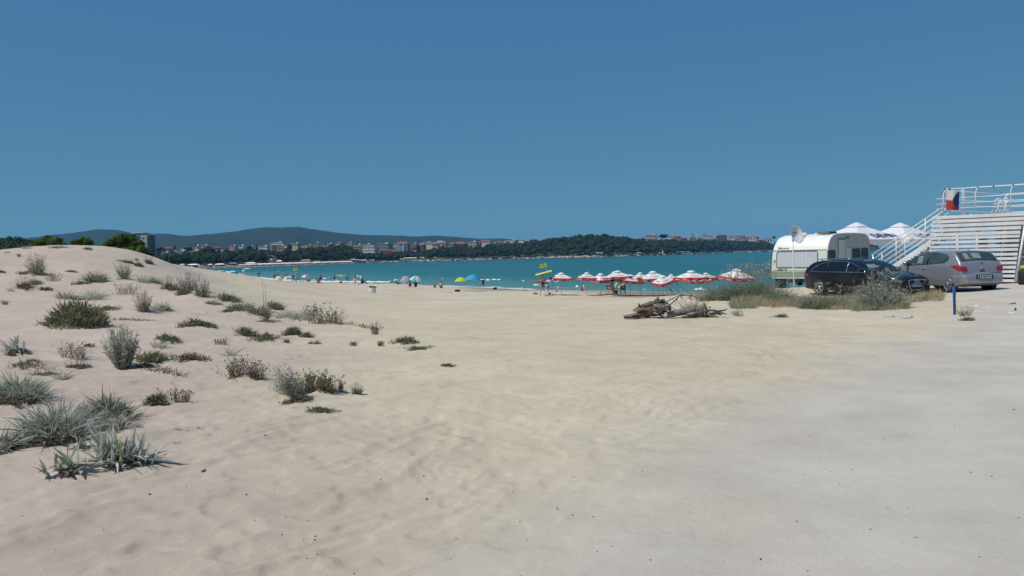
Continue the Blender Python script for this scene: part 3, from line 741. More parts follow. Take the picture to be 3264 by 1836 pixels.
BL = [
 (499, 522, 788, 802, 250, 'pink', 'hip', 1, 3, 'low house under a broad red tiled roof behind the dune edge'), (520, 545, 787, 801, 270, 'salmon', 'hip', 1, 3, 'second red tiled house right of the broad red roof'),
 (515, 537, 806, 812, 120, 'white', 'flat', 1, 4, 'low white flat roofed bar below the red roofs'), (558, 594, 801, 810, 150, 'cream', 'flat', 1, 6, 'long low cream building with a flat roof in the wood'),
 (595, 640, 800, 809, 165, 'grey', 'flat', 1, 7, 'long grey shed joined to the low cream building'), (611, 641, 788, 802, 240, 'beige', 'hip', 2, 4, 'beige house with white dome tower on its roof'),
 (680, 699, 786, 803, 210, 'pink', 'gable', 2, 3, 'pink gabled house right of the big dark tree'), (693, 711, 801, 807, 130, 'white', 'flat', 1, 3, 'small white flat box below the pink gabled house'),
 (731, 753, 785, 793, 240, 'beige', 'flat', 2, 4, 'beige block at the wood top, left of a white block'), (756, 781, 784, 794, 245, 'white', 'flat', 2, 5, 'white block with flat roof at the top of the wood'),
 (737, 751, 796, 803, 150, 'cream', 'hip', 1, 2, 'small cream cottage among the trees below the beige block'), (823, 858, 786, 797, 215, 'white', 'flat', 2, 6, 'white terraced houses above the grey shelf'),
 (831, 855, 796, 811, 160, 'pink', 'flat', 2, 3, 'dusty pink house under the white terraced houses'), (861, 909, 774, 794, 230, 'white', 'flat', 4, 6, 'hotel with big white frame and dark recessed front'),
 (884, 910, 784, 797, 205, 'beige', 'flat', 2, 5, 'beige annex in front of the white framed hotel'), (887, 920, 790, 804, 165, 'salmon', 'flat', 2, 4, 'salmon coloured house with dark windows below the beige annex'),
 (928, 955, 776, 785, 260, 'beige', 'flat', 1, 4, 'low beige house alone among tree tops'), (954, 988, 783, 811, 180, 'white', 'hip', 3, 3, 'white columned villa with a pinkish red hip roof'),
 (985, 1012, 789, 808, 190, 'beige', 'flat', 2, 3, 'beige middle wing beside the columned villa'), (1009, 1043, 782, 800, 195, 'white', 'hip', 2, 4, 'pale villa with stepped terraces right of the columned villa'),
 (1055, 1073, 805, 815, 130, 'white', 'flat', 1, 2, 'small white hut deep in the trees'),
 (1127, 1156, 780, 812, 170, 'beige', 'flat', 5, 3, 'beige apartment block with stacked balconies'), (1153, 1187, 779, 790, 200, 'cream', 'flat', 2, 5, 'cream top storeys behind the white hotel'),
 (1156, 1202, 786, 821, 120, 'white', 'flat', 4, 5, 'white four storey hotel with five bays of dark windows'), (1186, 1203, 782, 798, 160, 'pink', 'gable', 2, 2, 'narrow red gabled top beside the white hotel'),
 (1203, 1247, 777, 803, 190, 'green', 'flat', 3, 5, 'grey green apartment block behind the orange brick hall'), (1260, 1307, 770, 802, 185, 'grey', 'hip', 3, 5, 'tall grey hotel with white columns and glazed front'),
 (1310, 1332, 777, 797, 170, 'pink', 'flat', 3, 3, 'pinkish block with dark loggias right of the grey hotel'), (1331, 1357, 775, 794, 175, 'brown', 'hip', 3, 3, 'brown tiled house right of the pinkish block'),
 (1342, 1436, 772, 781, 290, 'cream', 'flat', 1, 12, 'long cream flat building along the skyline'), (1379, 1401, 774, 786, 215, 'pink', 'hip', 1, 2, 'pale pink round fronted house under the long cream building'),
 (1430, 1451, 772, 787, 215, 'grey', 'hip', 2, 3, 'slate grey house left of the dark red block'), (1448, 1490, 770, 791, 205, 'brown', 'hip', 3, 5, 'dark red brown block with long balconies'),
 (1489, 1525, 771, 787, 215, 'beige', 'flat', 2, 5, 'beige block with a row of dark arches'), (1520, 1534, 770, 786, 225, 'brown', 'hip', 2, 2, 'narrow dark house between beige arches and red roofs'),
 (1529, 1569, 764, 780, 235, 'white', 'hip', 2, 5, 'white houses under bright red roofs on the skyline'), (1581, 1604, 769, 780, 240, 'pink', 'hip', 1, 3, 'pinkish house left of the square cream house'),
 (1599, 1615, 774, 789, 200, 'cream', 'flat', 2, 2, 'square cream house above a red wall'), (1603, 1624, 767, 776, 250, 'white', 'hip', 1, 3, 'white house behind the square cream house'),
 (1621, 1647, 766, 775, 255, 'white', 'flat', 1, 4, 'white flat roofed house at the left edge of the wooded headland'), (1654, 1672, 764, 770, 260, 'white', 'flat', 1, 3, 'thin white house peeping over the headland trees'),
 (1688, 1713, 760, 772, 265, 'pink', 'hip', 1, 3, 'single red roofed house sunk in the headland trees'), (1750, 1768, 756, 764, 260, 'cream', 'hip', 1, 2, 'small cream house near the headland ridge'),
 (2058, 2098, 749, 766, 225, 'beige', 'flat', 2, 6, 'beige house with pale columns left of the large round tree'), (2130, 2153, 751, 768, 225, 'cream', 'flat', 2, 3, 'cream house right of the large round tree'),
 (2148, 2174, 752, 765, 250, 'salmon', 'hip', 1, 3, 'red walled house under a dark flat hip roof', None, 0, None, M_tile2), (2172, 2192, 757, 766, 265, 'brown', 'hip', 1, 2, 'low dark roofed house stepping down the ridge', None, 0, None, M_tile2),
 (2199, 2220, 753, 768, 240, 'pink', 'hip', 1, 3, 'pink house beneath the tall black chimney'), (2223, 2240, 755, 774, 225, 'pink', 'hip', 2, 2, 'narrow pink house left of the blue roof box'),
 (2239, 2273, 750, 766, 250, 'cream', 'flat', 2, 5, 'cream house with blue box on its roof'), (2273, 2288, 757, 768, 240, 'cream', 'hip', 1, 2, 'small cream house right of the blue box house'),
 (2285, 2321, 747, 766, 255, 'brown', 'hip', 2, 5, 'wide brown tiled house on the ridge', None, 0, None, M_tile2), (2323, 2350, 750, 765, 250, 'white', 'hip', 1, 4, 'white house under a bright red roof, right of the wide brown house'),
 (2346, 2381, 749, 766, 265, 'salmon', 'hip', 1, 4, 'red tiled house left of the white corner house'), (2343, 2361, 759, 774, 215, 'beige', 'flat', 2, 2, 'beige garden house below the red tiled house'),
 (2381, 2425, 752, 772, 235, 'pink', 'hip', 2, 4, 'house with red roof behind the white corner tower'), (2385, 2412, 758, 783, 205, 'white', 'flat', 3, 3, 'white three storey corner house near the caravan'),
 (2416, 2440, 762, 774, 230, 'brown', 'hip', 1, 3, 'low brown roofed house right of the white corner house'), (2438, 2465, 758, 774, 240, 'white', 'hip', 1, 3, 'white house with red roof closest to the caravan'),
 (1455, 1476, 811, 820, 40, 'white', 'flat', 1, 3, 'small white boathouse near the water in the trees'), (1465, 1481, 805, 809, 70, 'cream', 'flat', 1, 3, 'low cream shed above the white boathouse'),
 (1602, 1632, 802, 809, 60, 'cream', 'flat', 1, 4, 'pale retaining wall house among dark trees'), (838, 878, 813, 832, 55, 'pink', 'hip', 2, 4, 'pinkish house with porches above the beach bars', None, 0, None, M_tile2),
 (842, 872, 830, 838, 42, 'grey', 'flat', 1, 4, 'grey roofed beach bar under the pinkish house'), (1275, 1292, 818, 824, 60, 'beige', 'flat', 1, 3, 'beige low pavilion right of the orange brick hall'),
]
for a in BL:
    building(*a[:10], balc=(a[9].find('balcon') >= 0 or a[9].find('loggia') >= 0), roofmat=(a[13] if len(a) > 13 else None))
hr = random.Random(17)
for k in range(26):
    u = 548 + k * 31 + hr.uniform(-12, 12) if k < 19 else 1300 + (k - 19) * 55 + hr.uniform(-16, 16)
    if 1140 < u < 1310: continue
    v = wood_v(u) + hr.uniform(-4, 6); w = hr.uniform(14, 30); h = hr.uniform(4.5, 8)
    t = building(u - w / 2, u + w / 2, v - h, v + 7, hr.uniform(205, 300), hr.choice(['white', 'cream', 'beige', 'white', 'beige', 'grey']), hr.choice(['hip', 'flat', 'flat']), 2, hr.choice([3, 4, 5]), 'small pale house among the tree tops across the bay', rz=-R(hr.uniform(0, 35)))
    t['group'] = 'small pale houses among the trees across the bay'
t = building(1211, 1270, 795, 824, 95, 'brick', 'gable', 0, 0, 'orange brick hall with a wide gable and grey ground floor', name='brick_hall')
d = far_d(1240) + 95; s = d / FPX
b = MB(); b.box((2, -18.05, 2.4), (38 * s, 0.5, 5.0)); o = b.build('ground_floor', W['grey'], t); o.location = (0, 18 - 0.30 * 59 * s, 0)
b = MB(); b.box((0, 0, 0), (10 * s, 0.4, 4)); o = b.build('porch_opening', M_pane, t); o.location = (-21 * s, -0.30 * 59 * s - .2, 2.6)
# roof pieces that stand out
bb = [x for x in bpy.data.objects if x.get('label') == 'beige house with white dome tower on its roof'][0]
b = MB(); s = bb.location.y / FPX; b.lathe([(2.0 * s, 4), (2.0 * s, 17 * s), (3.9 * s, 17 * s), (3.6 * s, 19.5 * s), (2.0 * s, 21.5 * s), (0.2 * s, 22.5 * s)], 12); b.build('dome', W['white'], bb, (10 * s, -3, 0))
bb = [x for x in bpy.data.objects if x.get('label') == 'cream house with blue box on its roof'][0]
s = bb.location.y / FPX; b = MB(); b.box((-8 * s, 0, 19 * s), (16 * s, 8, 5 * s)); b.build('roof_box', M_bluero, bb)
bb = [x for x in bpy.data.objects if x.get('label') == 'pink house beneath the tall black chimney'][0]
s = bb.location.y / FPX; b = MB(); b.tube([(0, 0, 11 * s), (0, 0, 25 * s)], 1.6 * s, 10); b.build('chimney', W['dark'], bb)
bb = [x for x in bpy.data.objects if x.get('label') == 'hotel with big white frame and dark recessed front'][0]
s = bb.location.y / FPX; b = MB(); b.box((3 * s, -0.30 * 48 * s - .3, 7 * s), (40 * s, 0.5, 14 * s)); b.build('recessed_front', W['dark'], bb)
b = MB(); b.box((2 * s, 2, 22 * s), (28 * s, 8, 2.2 * s)); b.build('roof_awning', M_bluero, bb)
bb = [x for x in bpy.data.objects if x.get('label') == 'tall grey hotel with white columns and glazed front'][0]
s = bb.location.y / FPX; cm = MB(); cm.box((0, 0, 0), (2.2 * s, 1.0, 24 * s)); first = None
for x in (-22, -17, -9.5, 9.5):
    pos = (x * s, -0.30 * 47 * s - .5, 12 * s)
    if first is None: first = cm.build('column', W['white'], bb, pos)
    else: o = first.copy(); COL.objects.link(o); o.parent = bb; o.location = pos
b = MB(); b.box((0, -0.30 * 47 * s - .35, 11 * s), (15 * s, 0.4, 18 * s)); b.build('glazed_front', M_bluero, bb)
bb = [x for x in bpy.data.objects if x.get('label') == 'long cream flat building along the skyline'][0]
s = bb.location.y / FPX; b = MB(); b.box((17 * s, -2, 11 * s), (18 * s, 8, 6 * s)); b.box((-22 * s, -2, 11 * s), (7 * s, 6, 5 * s)); b.build('penthouse', W['cream'], bb)

# ------------------------------------------------------------------ far beach
M_canvas = mat('white_canvas', (0.78, 0.78, 0.76), 0.85, var=0.06, scale=2)
M_thatch = mat('reed_thatch', (0.24, 0.15, 0.095), 0.95, var=0.25, scale=1.5)
M_bluecan = mat('blue_canvas', (0.16, 0.24, 0.52), 0.8, var=0.08)
M_cyan = mat('turquoise_canvas', (0.09, 0.36, 0.48), 0.8, var=0.08)
M_redst = mat('red_canvas', (0.42, 0.05, 0.05), 0.8, var=0.1)
def white_row():
    b = MB(); c = MB()
    for row, (ua, ub, v0, v1, st) in enumerate(((765, 1168, 844.5, 838.2, 3.3), (790, 1168, 842.0, 837.0, 3.7))):
        u = ua
        while u < ub:
            f = (u - ua) / (ub - ua); d = far_d(u) + 16 + row * 9
            p = at(u, v0 + (v1 - v0) * f, d); z = far_ground(u, d); r = 1.5
            h = max(p.z - z, 1.6)
            b.lathe([(r, h - 0.55), (r * .9, h - .35), (r * .3, h - .05), (0.05, h)], 8, mat=Matrix.Translation((p.x, d, z)), cap=False)
            b.tube([(p.x, d, z - .2), (p.x, d, z + h - .1)], 0.05, 4)
            u += st + nrg.uniform(-.4, .4)
    tag(b.build('beach_umbrella_rows', M_canvas, kind='stuff'), 'long band of white umbrellas along the far beach', 'umbrellas')
white_row()
def crowd():
    b = MB()
    for i in range(620):
        u = nrg.uniform(585, 1190); d = far_d(u) + nrg.uniform(-6, 30) * (1 if u < 900 else .55)
        x = (u - UC) / FPX * d; z = max(far_ground(u, d), ZW - .6); mi = int(nrg.integers(0, 5))
        if nrg.random() < 0.6:
            b.tube([(x, d, z), (x, d, z + .8)], [.16, .2], 5, 0); b.tube([(x, d, z + .8), (x, d, z + 1.45)], [.2, .22], 5, mi); b.ball((x, d, z + 1.62), .13, 4, 5, 4)
        else:
            b.box((x, d, z + .22), (1.7, .7, .35), mi); b.ball((x + .3, d, z + .5), (.3, .25, .35), 0, 5, 4)
    o = b.build('beach_crowd', [mat('tan_skin', (0.30, 0.16, 0.10), 0.7), W['white'], M_redst, M_bluecan, mat('dark_hair', (0.02, 0.015, 0.012), 0.6)], kind='stuff')
    tag(o, 'crowd of bathers scattered along the far beach', 'crowd')
crowd()
def kiosk(u0, u1, vt, vb, roofm, label, wallm=None, peak=0.25, back=22, name='beach_kiosk', cat='kiosk'):
    um = (u0 + u1) / 2; d = far_d(um) + back; p0 = at(u0, vb, d); p1 = at(u1, vb, d); t_ = at(um, vt, d)
    w = p1.x - p0.x; g = far_ground(um, d); h = max(t_.z - g, 2.0)
    t = empty(name, ((p0.x + p1.x) / 2, d, g), 0, label, cat)
    b = MB(); rh = h * peak; dp = min(max(w * .5, 3), 7)
    b.add([(-w / 2, -dp / 2, h - rh), (w / 2, -dp / 2, h - rh), (w / 2, dp / 2, h - rh), (-w / 2, dp / 2, h - rh), (-w * .3, 0, h), (w * .3, 0, h), (-w / 2, -dp / 2, h - rh - .2), (w / 2, -dp / 2, h - rh - .2), (w / 2, dp / 2, h - rh - .2), (-w / 2, dp / 2, h - rh - .2)],
          [(0, 1, 5, 4), (1, 2, 5), (2, 3, 4, 5), (3, 0, 4), (6, 7, 1, 0), (7, 8, 2, 1), (8, 9, 3, 2), (9, 6, 0, 3), (9, 8, 7, 6)])
    b.build('roof', roofm, t)
    pm = MB(); pm.tube([(0, 0, -.5), (0, 0, h - rh - .1)], .08, 6); f = None
    for sx in (-.46, 0, .46):
        for sy in (-.44, .44):
            pos = (w * sx, dp * sy, 0)
            if f is None: f = pm.build('post', M_bark, t, pos)
            else: o = f.copy(); COL.objects.link(o); o.parent = t; o.location = pos
    b = MB(); b.box((0, dp * .2, (h - rh) * .4), (w * .8, dp * .4, (h - rh) * .8)); b.build('counter', wallm or W['dark'], t)
for a in [(574, 590, 841, 851, M_flat, 'grey and white beach kiosk at the dune edge', W['white']), (600, 634, 841, 850, M_canvas, 'wide white canopy over a dark beach bar', None), (664, 678, 841, 849, W['white'], 'boxy white beach kiosk under the big dark tree', W['grey']),
          (686, 716, 840, 847, M_canvas, 'long white awning right of the boxy white kiosk', None), (731, 756, 837, 845, M_bluecan, 'blue awning over a beach bar', None), (781, 816, 836, 842, M_canvas, 'white double awning right of the blue awning', None),
          (882, 899, 829, 834, M_canvas, 'tilted white awning below the trees', None), (956, 994, 826, 836, M_thatch, 'large brown thatched roof behind the white umbrella band', None), (997, 1024, 831, 836, M_thatch, 'smaller grey thatched roof right of the large thatched one', None)]:
    kiosk(*a[:6], wallm=a[6], peak=0.6 if 'thatched' in a[5] else 0.3, back=34 if a[0] > 700 else 24)
def parasol(u, vt, vb, w, mt, label, d):
    p = at(u, vb, d); s = d / FPX; h = (vb - vt) * s; r = w * s / 2
    t = empty('beach_umbrella', (p.x, d, p.z), 0, label, 'umbrella')
    b = MB(); b.lathe([(r, h * .62), (r * .8, h * .8), (r * .35, h * .96), (.05, h)], 10, cap=False); b.lathe([(r * .99, h * .60), (r * .78, h * .78), (.05, h * .97)], 10, cap=False); b.build('canopy', mt, t)
    b = MB(); b.tube([(0, 0, -.5), (0, 0, h)], .05, 6); b.build('pole', M_steel, t)
parasol(612, 848, 857, 13, M_cyan, 'turquoise umbrella on the far sand near the dune', 600)
parasol(636, 846, 852, 9, M_canvas, 'small white umbrella right of the turquoise one', 625)
# white waterside terrace
def terrace():
    d = far_d(1345) + 6; s = d / FPX; g = far_ground(1345, d + 8); p = at(1343, 832, d)
    t = empty('waterside_terrace', (p.x, d, g), 0, 'white waterside terrace with a pointed tent', 'terrace')
    b = MB(); b.box((0, 8, -.3), (116 * s, 16, 1.6)); b.build('platform', W['beige'], t)
    f = None; u_ = MB(); u_.lathe([(2.0, 2.0), (1.6, 2.4), (.1, 2.9)], 8, cap=False); u_.tube([(0, 0, 0), (0, 0, 2.8)], .06, 5)
    for k in range(17):
        pos = (-54 * s + k * 6.4 * s + nrg.uniform(-1, 1), 2 + (k % 3) * 3, .4)
        if f is None: f = u_.build('sunshade', M_canvas, t, pos)
        else: o = f.copy(); COL.objects.link(o); o.parent = t; o.location = pos
    b = MB(); b.box((-9 * s, 6, 2.3), (9 * s, 4, 4.6)); b.build('bar_cabin', W['white'], t)
    b = MB(); b.lathe([(4.6, 2.6), (2.2, 3.6), (.7, 6.0), (.05, 7.4)], 10, cap=False); b.build('tent', M_canvas, t, (14 * s, 8, 0))
    b = MB(); b.tube([(41 * s, 5, 0), (41 * s, 5, 6.0)], .55, 8); b.build('post', W['white'], t)
terrace()
for k, (u, w) in enumerate(((1399, 8), (1408, 8), (1417, 8))):
    parasol(u, 821.5, 828, w, M_thatch, ('left', 'middle', 'right')[k] + ' of three straw umbrellas beside the white terrace', far_d(u) + 10)
d = far_d(1202) + 5; p = at(1202, 836, d)
b = MB(); b.tube([(0, 0, -1), (0, 0, 8.6)], [.16, .1], 7); b.tube([(0, 0, 8.6), (.9, 0, 8.9)], .07, 5); tag(b.build('lamp_post', M_steel, loc=p), 'thin pale lamp post on the far quay', 'lamp post')
# shoreline rocks and quay odds and ends
b = MB()
for i in range(460):
    u = nrg.uniform(1190, 2540); d = far_d(u) + nrg.uniform(-3, 8); r = nrg.uniform(.5, 1.6) * d / 1100; x = (u - UC) / FPX * d; z = max(far_ground(u, d), ZW - .2)
    b.ball((x, d, z + r * .2), (r * 1.4, r, r * .75), int(nrg.random() < .35), 6, 4)
b.build('shoreline_rocks', [M_rock, mat('wet_dark_rock', (0.045, 0.042, 0.038), 0.7, var=.3, scale=.4)], kind='stuff')
def quay_hut(u0, u1, vt, vb, m_, label, name, cat, roofm=None, back=12):
    um = (u0 + u1) / 2; d = far_d(um) + back; s = d / FPX; w = (u1 - u0) * s; p = at(um, vb, d); h = max((vb - vt) * s, 1.5)
    t = empty(name, (p.x, d, far_ground(um, d) - .2), 0, label, cat)
    b = MB(); b.box((0, 0, h * .38), (w * .86, 4, h * .76)); b.build('wall', m_, t)
    b = MB(); b.box((0, 0, h * .88), (w, 5, h * .22), taper=.7); b.build('roof', roofm or m_, t)
    b = MB(); b.box((0, -2.03, h * .4), (w * .3, .1, h * .4)); b.build('window', M_pane, t)
for a in [(1899, 1922, 803, 812, W['grey'], 'grey open shed by the water below the wooded headland', 'boat_shed', 'shed', M_flat), (2029, 2044, 804, 810, W['cream'], 'cream hut on the shore right of the white cone', 'shore_hut', 'hut', M_flat),
          (2117, 2136, 801, 808, W['salmon'], 'red roofed stall on the shore by the twin white towers', 'shore_stall', 'stall', M_redst), (2142, 2164, 803, 808, W['dark'], 'long stall with a white roof right of the red stall', 'shore_stall', 'stall', W['white']),
          (2168, 2181, 803, 807.5, W['cream'], 'leftmost of three cream camper vans on the shore road', 'camper_van', 'van'), (2184, 2199, 803, 807, W['cream'], 'middle and longest of three cream camper vans on the shore road', 'camper_van', 'van'), (2209, 2217, 802.5, 806.5, W['white'], 'right and smallest of three pale camper vans on the shore road', 'camper_van', 'van')]:
    quay_hut(*a)
d = far_d(2108) + 8; s = d / FPX; p = at(2108, 806, d)
t = empty('twin_tower_cabin', (p.x, d, far_ground(2108, d)), 0, 'white cabin with two slim white towers on the shore', 'cabin')
b = MB(); b.box((0, 0, 1.2), (13 * s, 4, 3)); b.build('wall', W['white'], t)
b = MB(); b.box((-4 * s, 0, 4.4), (2.2 * s, 1.2, 4.2)); b.build('tower', W['white'], t); b = MB(); b.box((4 * s, 0, 4.4), (2.2 * s, 1.2, 4.2)); b.build('tower', W['white'], t)
d = far_d(1960) + 8; p = at(1960, 813, d); s = d / FPX
b = MB(); w = 22 * s; 
for x in (-w / 2, w / 2): b.tube([(x, 0, -.5), (x, 0, 5.4)], .2, 6)
b.tube([(-w / 2 - .5, 0, 5.4), (w / 2 + .5, 0, 5.4)], .2, 6); b.tube([(0, 0, 5.4), (0, 0, 10.5)], .12, 5)
tag(b.build('timber_frame', M_bark, loc=(p.x, d, far_ground(1960, d))), 'dark timber goal shaped frame with a mast on the far shore', 'frame')
d = far_d(2009) + 8; p = at(2009, 811, d); b = MB(); b.lathe([(1.3, 0), (1.2, .5), (.5, 2.6), (.3, 4)], 9); tag(b.build('white_cone', W['white'], loc=(p.x, d, far_ground(2009, d))), 'small white cone shaped marker on the far shore', 'marker')
# headland behind the caravan
def islet():
    d = 1300; rows = []; prof = [(2700, 791), (2762, 772), (2776, 776), (2790, 783), (2800, 784), (2806, 791.5)]
    for dd, k in ((d - 5, 0), (d + 8, .55), (d + 30, 1), (d + 80, .6), (d + 120, 0)):
        rows.append([((u - UC) / FPX * dd, dd, ZW - 1 + (max(at(u, v, d).z - ZW, 0) + 1) * k) for u, v in [(np.interp(q, np.linspace(0, 1, len(prof)), [p_[0] for p_ in prof]), np.interp(q, np.linspace(0, 1, len(prof)), [p_[1] for p_ in prof])) for q in np.linspace(0, 1, 40)]])
    b = MB(); b.grid(rows); b.build('headland', M_farsoil, kind='structure')
    sp = []
    for i in range(70):
        u = nrg.uniform(2700, 2798); v = np.interp(u, [p_[0] for p_ in prof], [p_[1] for p_ in prof]); p = at(u, v + 1 + nrg.uniform(0, 6), d + 20); sp.append((p.x, p.y, p.z, 2.6, 2.0, 0))
    scatter_crowns('headland_scrub', sp, [M_wood], CROWNS, 'stuff')
islet()
# ------------------------------------------------------------------ shared near materials
def glassmat(name, tint, refl=0.9, alpha=0.75, rough=0.03):
    """pane: partly see-through, partly mirror"""
    m = bpy.data.materials.new(name); m.use_nodes = True; nt = m.node_tree; nt.nodes.clear()
    out = nt.nodes.new('ShaderNodeOutputMaterial'); tr = nt.nodes.new('ShaderNodeBsdfTransparent'); gl = nt.nodes.new('ShaderNodeBsdfGlossy')
    fr = nt.nodes.new('ShaderNodeFresnel'); fr.inputs[0].default_value = 1.5; mx = nt.nodes.new('ShaderNodeMixShader')
    tr.inputs[0].default_value = (*tint, 1); gl.inputs['Roughness'].default_value = rough; gl.inputs[0].default_value = (refl, refl, refl, 1)
    nt.links.new(fr.outputs[0], mx.inputs[0]); nt.links.new(tr.outputs[0], mx.inputs[1]); nt.links.new(gl.outputs[0], mx.inputs[2]); nt.links.new(mx.outputs[0], out.inputs[0])
    return m
M_whitepaint = mat('white_gloss_paint', (0.70, 0.71, 0.72), 0.45, var=0.06, scale=2.5, spec=0.4)
M_whitewood = mat('white_painted_board', (0.60, 0.605, 0.60), 0.6, col2=(0.72, 0.73, 0.74), scale=2.6, bump=0.002, bscale=14, spec=0.3)
M_rust = mat('rust_joint', (0.05, 0.035, 0.03), 0.8, var=0.3, scale=8)
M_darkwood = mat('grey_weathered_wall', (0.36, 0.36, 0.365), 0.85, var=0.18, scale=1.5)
M_fencewood = mat('grey_fence_board', (0.38, 0.37, 0.35), 0.85, col2=(0.27, 0.26, 0.24), scale=3)
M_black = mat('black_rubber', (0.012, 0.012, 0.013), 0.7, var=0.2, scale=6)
def lathe_bar(p0, p1, r, n=8):
    b = MB(); b.tube([p0, p1], r, n); return b

# local frame of the raised deck: s along the slatted wall, n behind it
DA = Vector((18.35, 35.0, 0)); DW = Vector((0.757, -0.653, 0)); DN = Vector((0.653, 0.757, 0))
DZ = 2.9
def dp(s, n, z): return DA + DW * s + DN * n + Vector((0, 0, z))
deck = empty('raised_deck', dp(0, 0, 0), 0, 'white raised deck with slatted wall and pipe railing at the right edge', 'deck')
def dbuild(b, name, m, parent=None):
    o = b.build(name, m, parent or deck)
    if parent is None or parent == deck: o.location = -Vector(deck.location)
    return o
def dbox(b, s0, s1, n0, n1, z0, z1):
    P = [dp(s0, n0, z0), dp(s1, n0, z0), dp(s1, n1, z0), dp(s0, n1, z0), dp(s0, n0, z1), dp(s1, n0, z1), dp(s1, n1, z1), dp(s0, n1, z1)]
    b.add(P, [(0, 3, 2, 1), (4, 5, 6, 7), (0, 1, 5, 4), (1, 2, 6, 5), (2, 3, 7, 6), (3, 0, 4, 7)])
NS = 16
for i in range(NS):
    zt = DZ - 0.02 - i * 0.181; sh = -0.26 * (DZ - zt) / 2.8
    sl, sr = sh - 0.02 + (0.02 if i % 2 else 0), (7.0 if i < 3 else 3.33 + sh * 1.15)
    hgt = 0.135 if i < 5 else 0.112
    b = MB(); rr_ = random.Random(i); t0 = rr_.uniform(-.008, .008); zt += rr_.uniform(-.010, .010)
    dbox(b, sl, sr, -0.04 + t0, -0.012 + t0, zt - hgt, zt)
    dbuild(b, 'slat', M_whitewood)
for k, s in enumerate((0.05, 0.95, 1.85, 2.75)):
    b = MB(); b.tube([dp(s - 0.02, 0.045, DZ - .03), dp(s - 0.30, 0.045, -0.1)], 0.04, 6); dbuild(b, 'wall_post', M_whitewood)
b = MB(); b.tube([dp(3.42, -0.05, DZ - .5), dp(3.09, -0.05, 0.04)], 0.045, 6); dbuild(b, 'raking_post', M_whitepaint)
for k in range(14):
    b = MB(); dbox(b, 0.3, 8.0, 0.02 + k * 0.46, 0.02 + k * 0.46 + 0.44, DZ - 0.075, DZ - 0.03); dbuild(b, 'floor_board', M_whitewood)
for s in (0.5, 2.9, 5.4, 7.8):
    for n in (2.2, 6.3):
        b = MB(); b.tube([dp(s, n, DZ - .08), dp(s, n, -.4)], 0.06, 8); dbuild(b, 'deck_post', M_whitepaint)
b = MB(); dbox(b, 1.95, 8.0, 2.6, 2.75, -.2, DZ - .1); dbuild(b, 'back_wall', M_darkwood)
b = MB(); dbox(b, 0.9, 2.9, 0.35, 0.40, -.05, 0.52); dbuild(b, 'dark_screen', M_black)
b = MB(); dbox(b, 0.25, 3.3, 0.30, 0.33, 2.22, DZ - .1); dbuild(b, 'back_panel', M_whitewood)
# clutter seen through the gaps
for k, (s, z0, z1, w) in enumerate(((2.15, .5, 2.3, .16), (2.45, .6, 2.4, .12), (2.75, .3, 2.2, .18), (1.5, 1.4, 2.0, .35), (1.15, .9, 1.2, .5))):
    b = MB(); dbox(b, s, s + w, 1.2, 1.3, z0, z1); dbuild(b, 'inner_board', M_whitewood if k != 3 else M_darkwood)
# railings
def rail_post(s, n, lean=0.10):
    b = MB(); b.tube([dp(s, n, DZ - .06), dp(s, n, DZ + .9), dp(s + lean * .5, n, DZ + 1.06), dp(s + lean, n, DZ + 1.12)], 0.026, 8); dbuild(b, 'railing_post', M_whitepaint)
for s in (0.40, 1.62, 2.90, 4.15, 5.4, 6.7): rail_post(s, 0.06)
rail_post(0.29, 0.5)
for s in (0.95, 1.02): rail_post(s, 0.9, -0.02)
for z, r in ((1.12, .027), (.73, .017), (.50, .016), (.29, .016)):
    b = MB(); b.tube([dp(0.46 if z > 1 else 0.12, 0.06, DZ + z), dp(7.6, 0.06, DZ + z)], r, 8); dbuild(b, 'rail', M_whitepaint)
for s in (0.46, 0.64, 1.70, 2.28, 2.98):
    b = MB(); b.tube([dp(s - .03, 0.06, DZ + 1.12), dp(s + .03, 0.06, DZ + 1.12)], .034, 8); dbuild(b, 'rusty_joint', M_rust)
for s in (1.75, 3.3, 3.48, 5.8, 7.3):
    b = MB(); b.tube([dp(s, 6.1, DZ - .06), dp(s, 6.1, DZ + .98), dp(s + (.09 if s != 3.48 else -.09), 6.1, DZ + 1.1)], 0.03, 8); dbuild(b, 'railing_post', M_whitepaint)
for z in (1.1, .72, .48, .22):
    b = MB(); b.tube([dp(1.6, 6.1, DZ + z), dp(8, 6.1, DZ + z)], .02, 8); dbuild(b, 'rail', M_whitepaint)
    b = MB(); b.tube([dp(0.5, 1.0, DZ + z), dp(1.6, 6.1, DZ + z)], .02, 8); dbuild(b, 'rail', M_whitepaint)
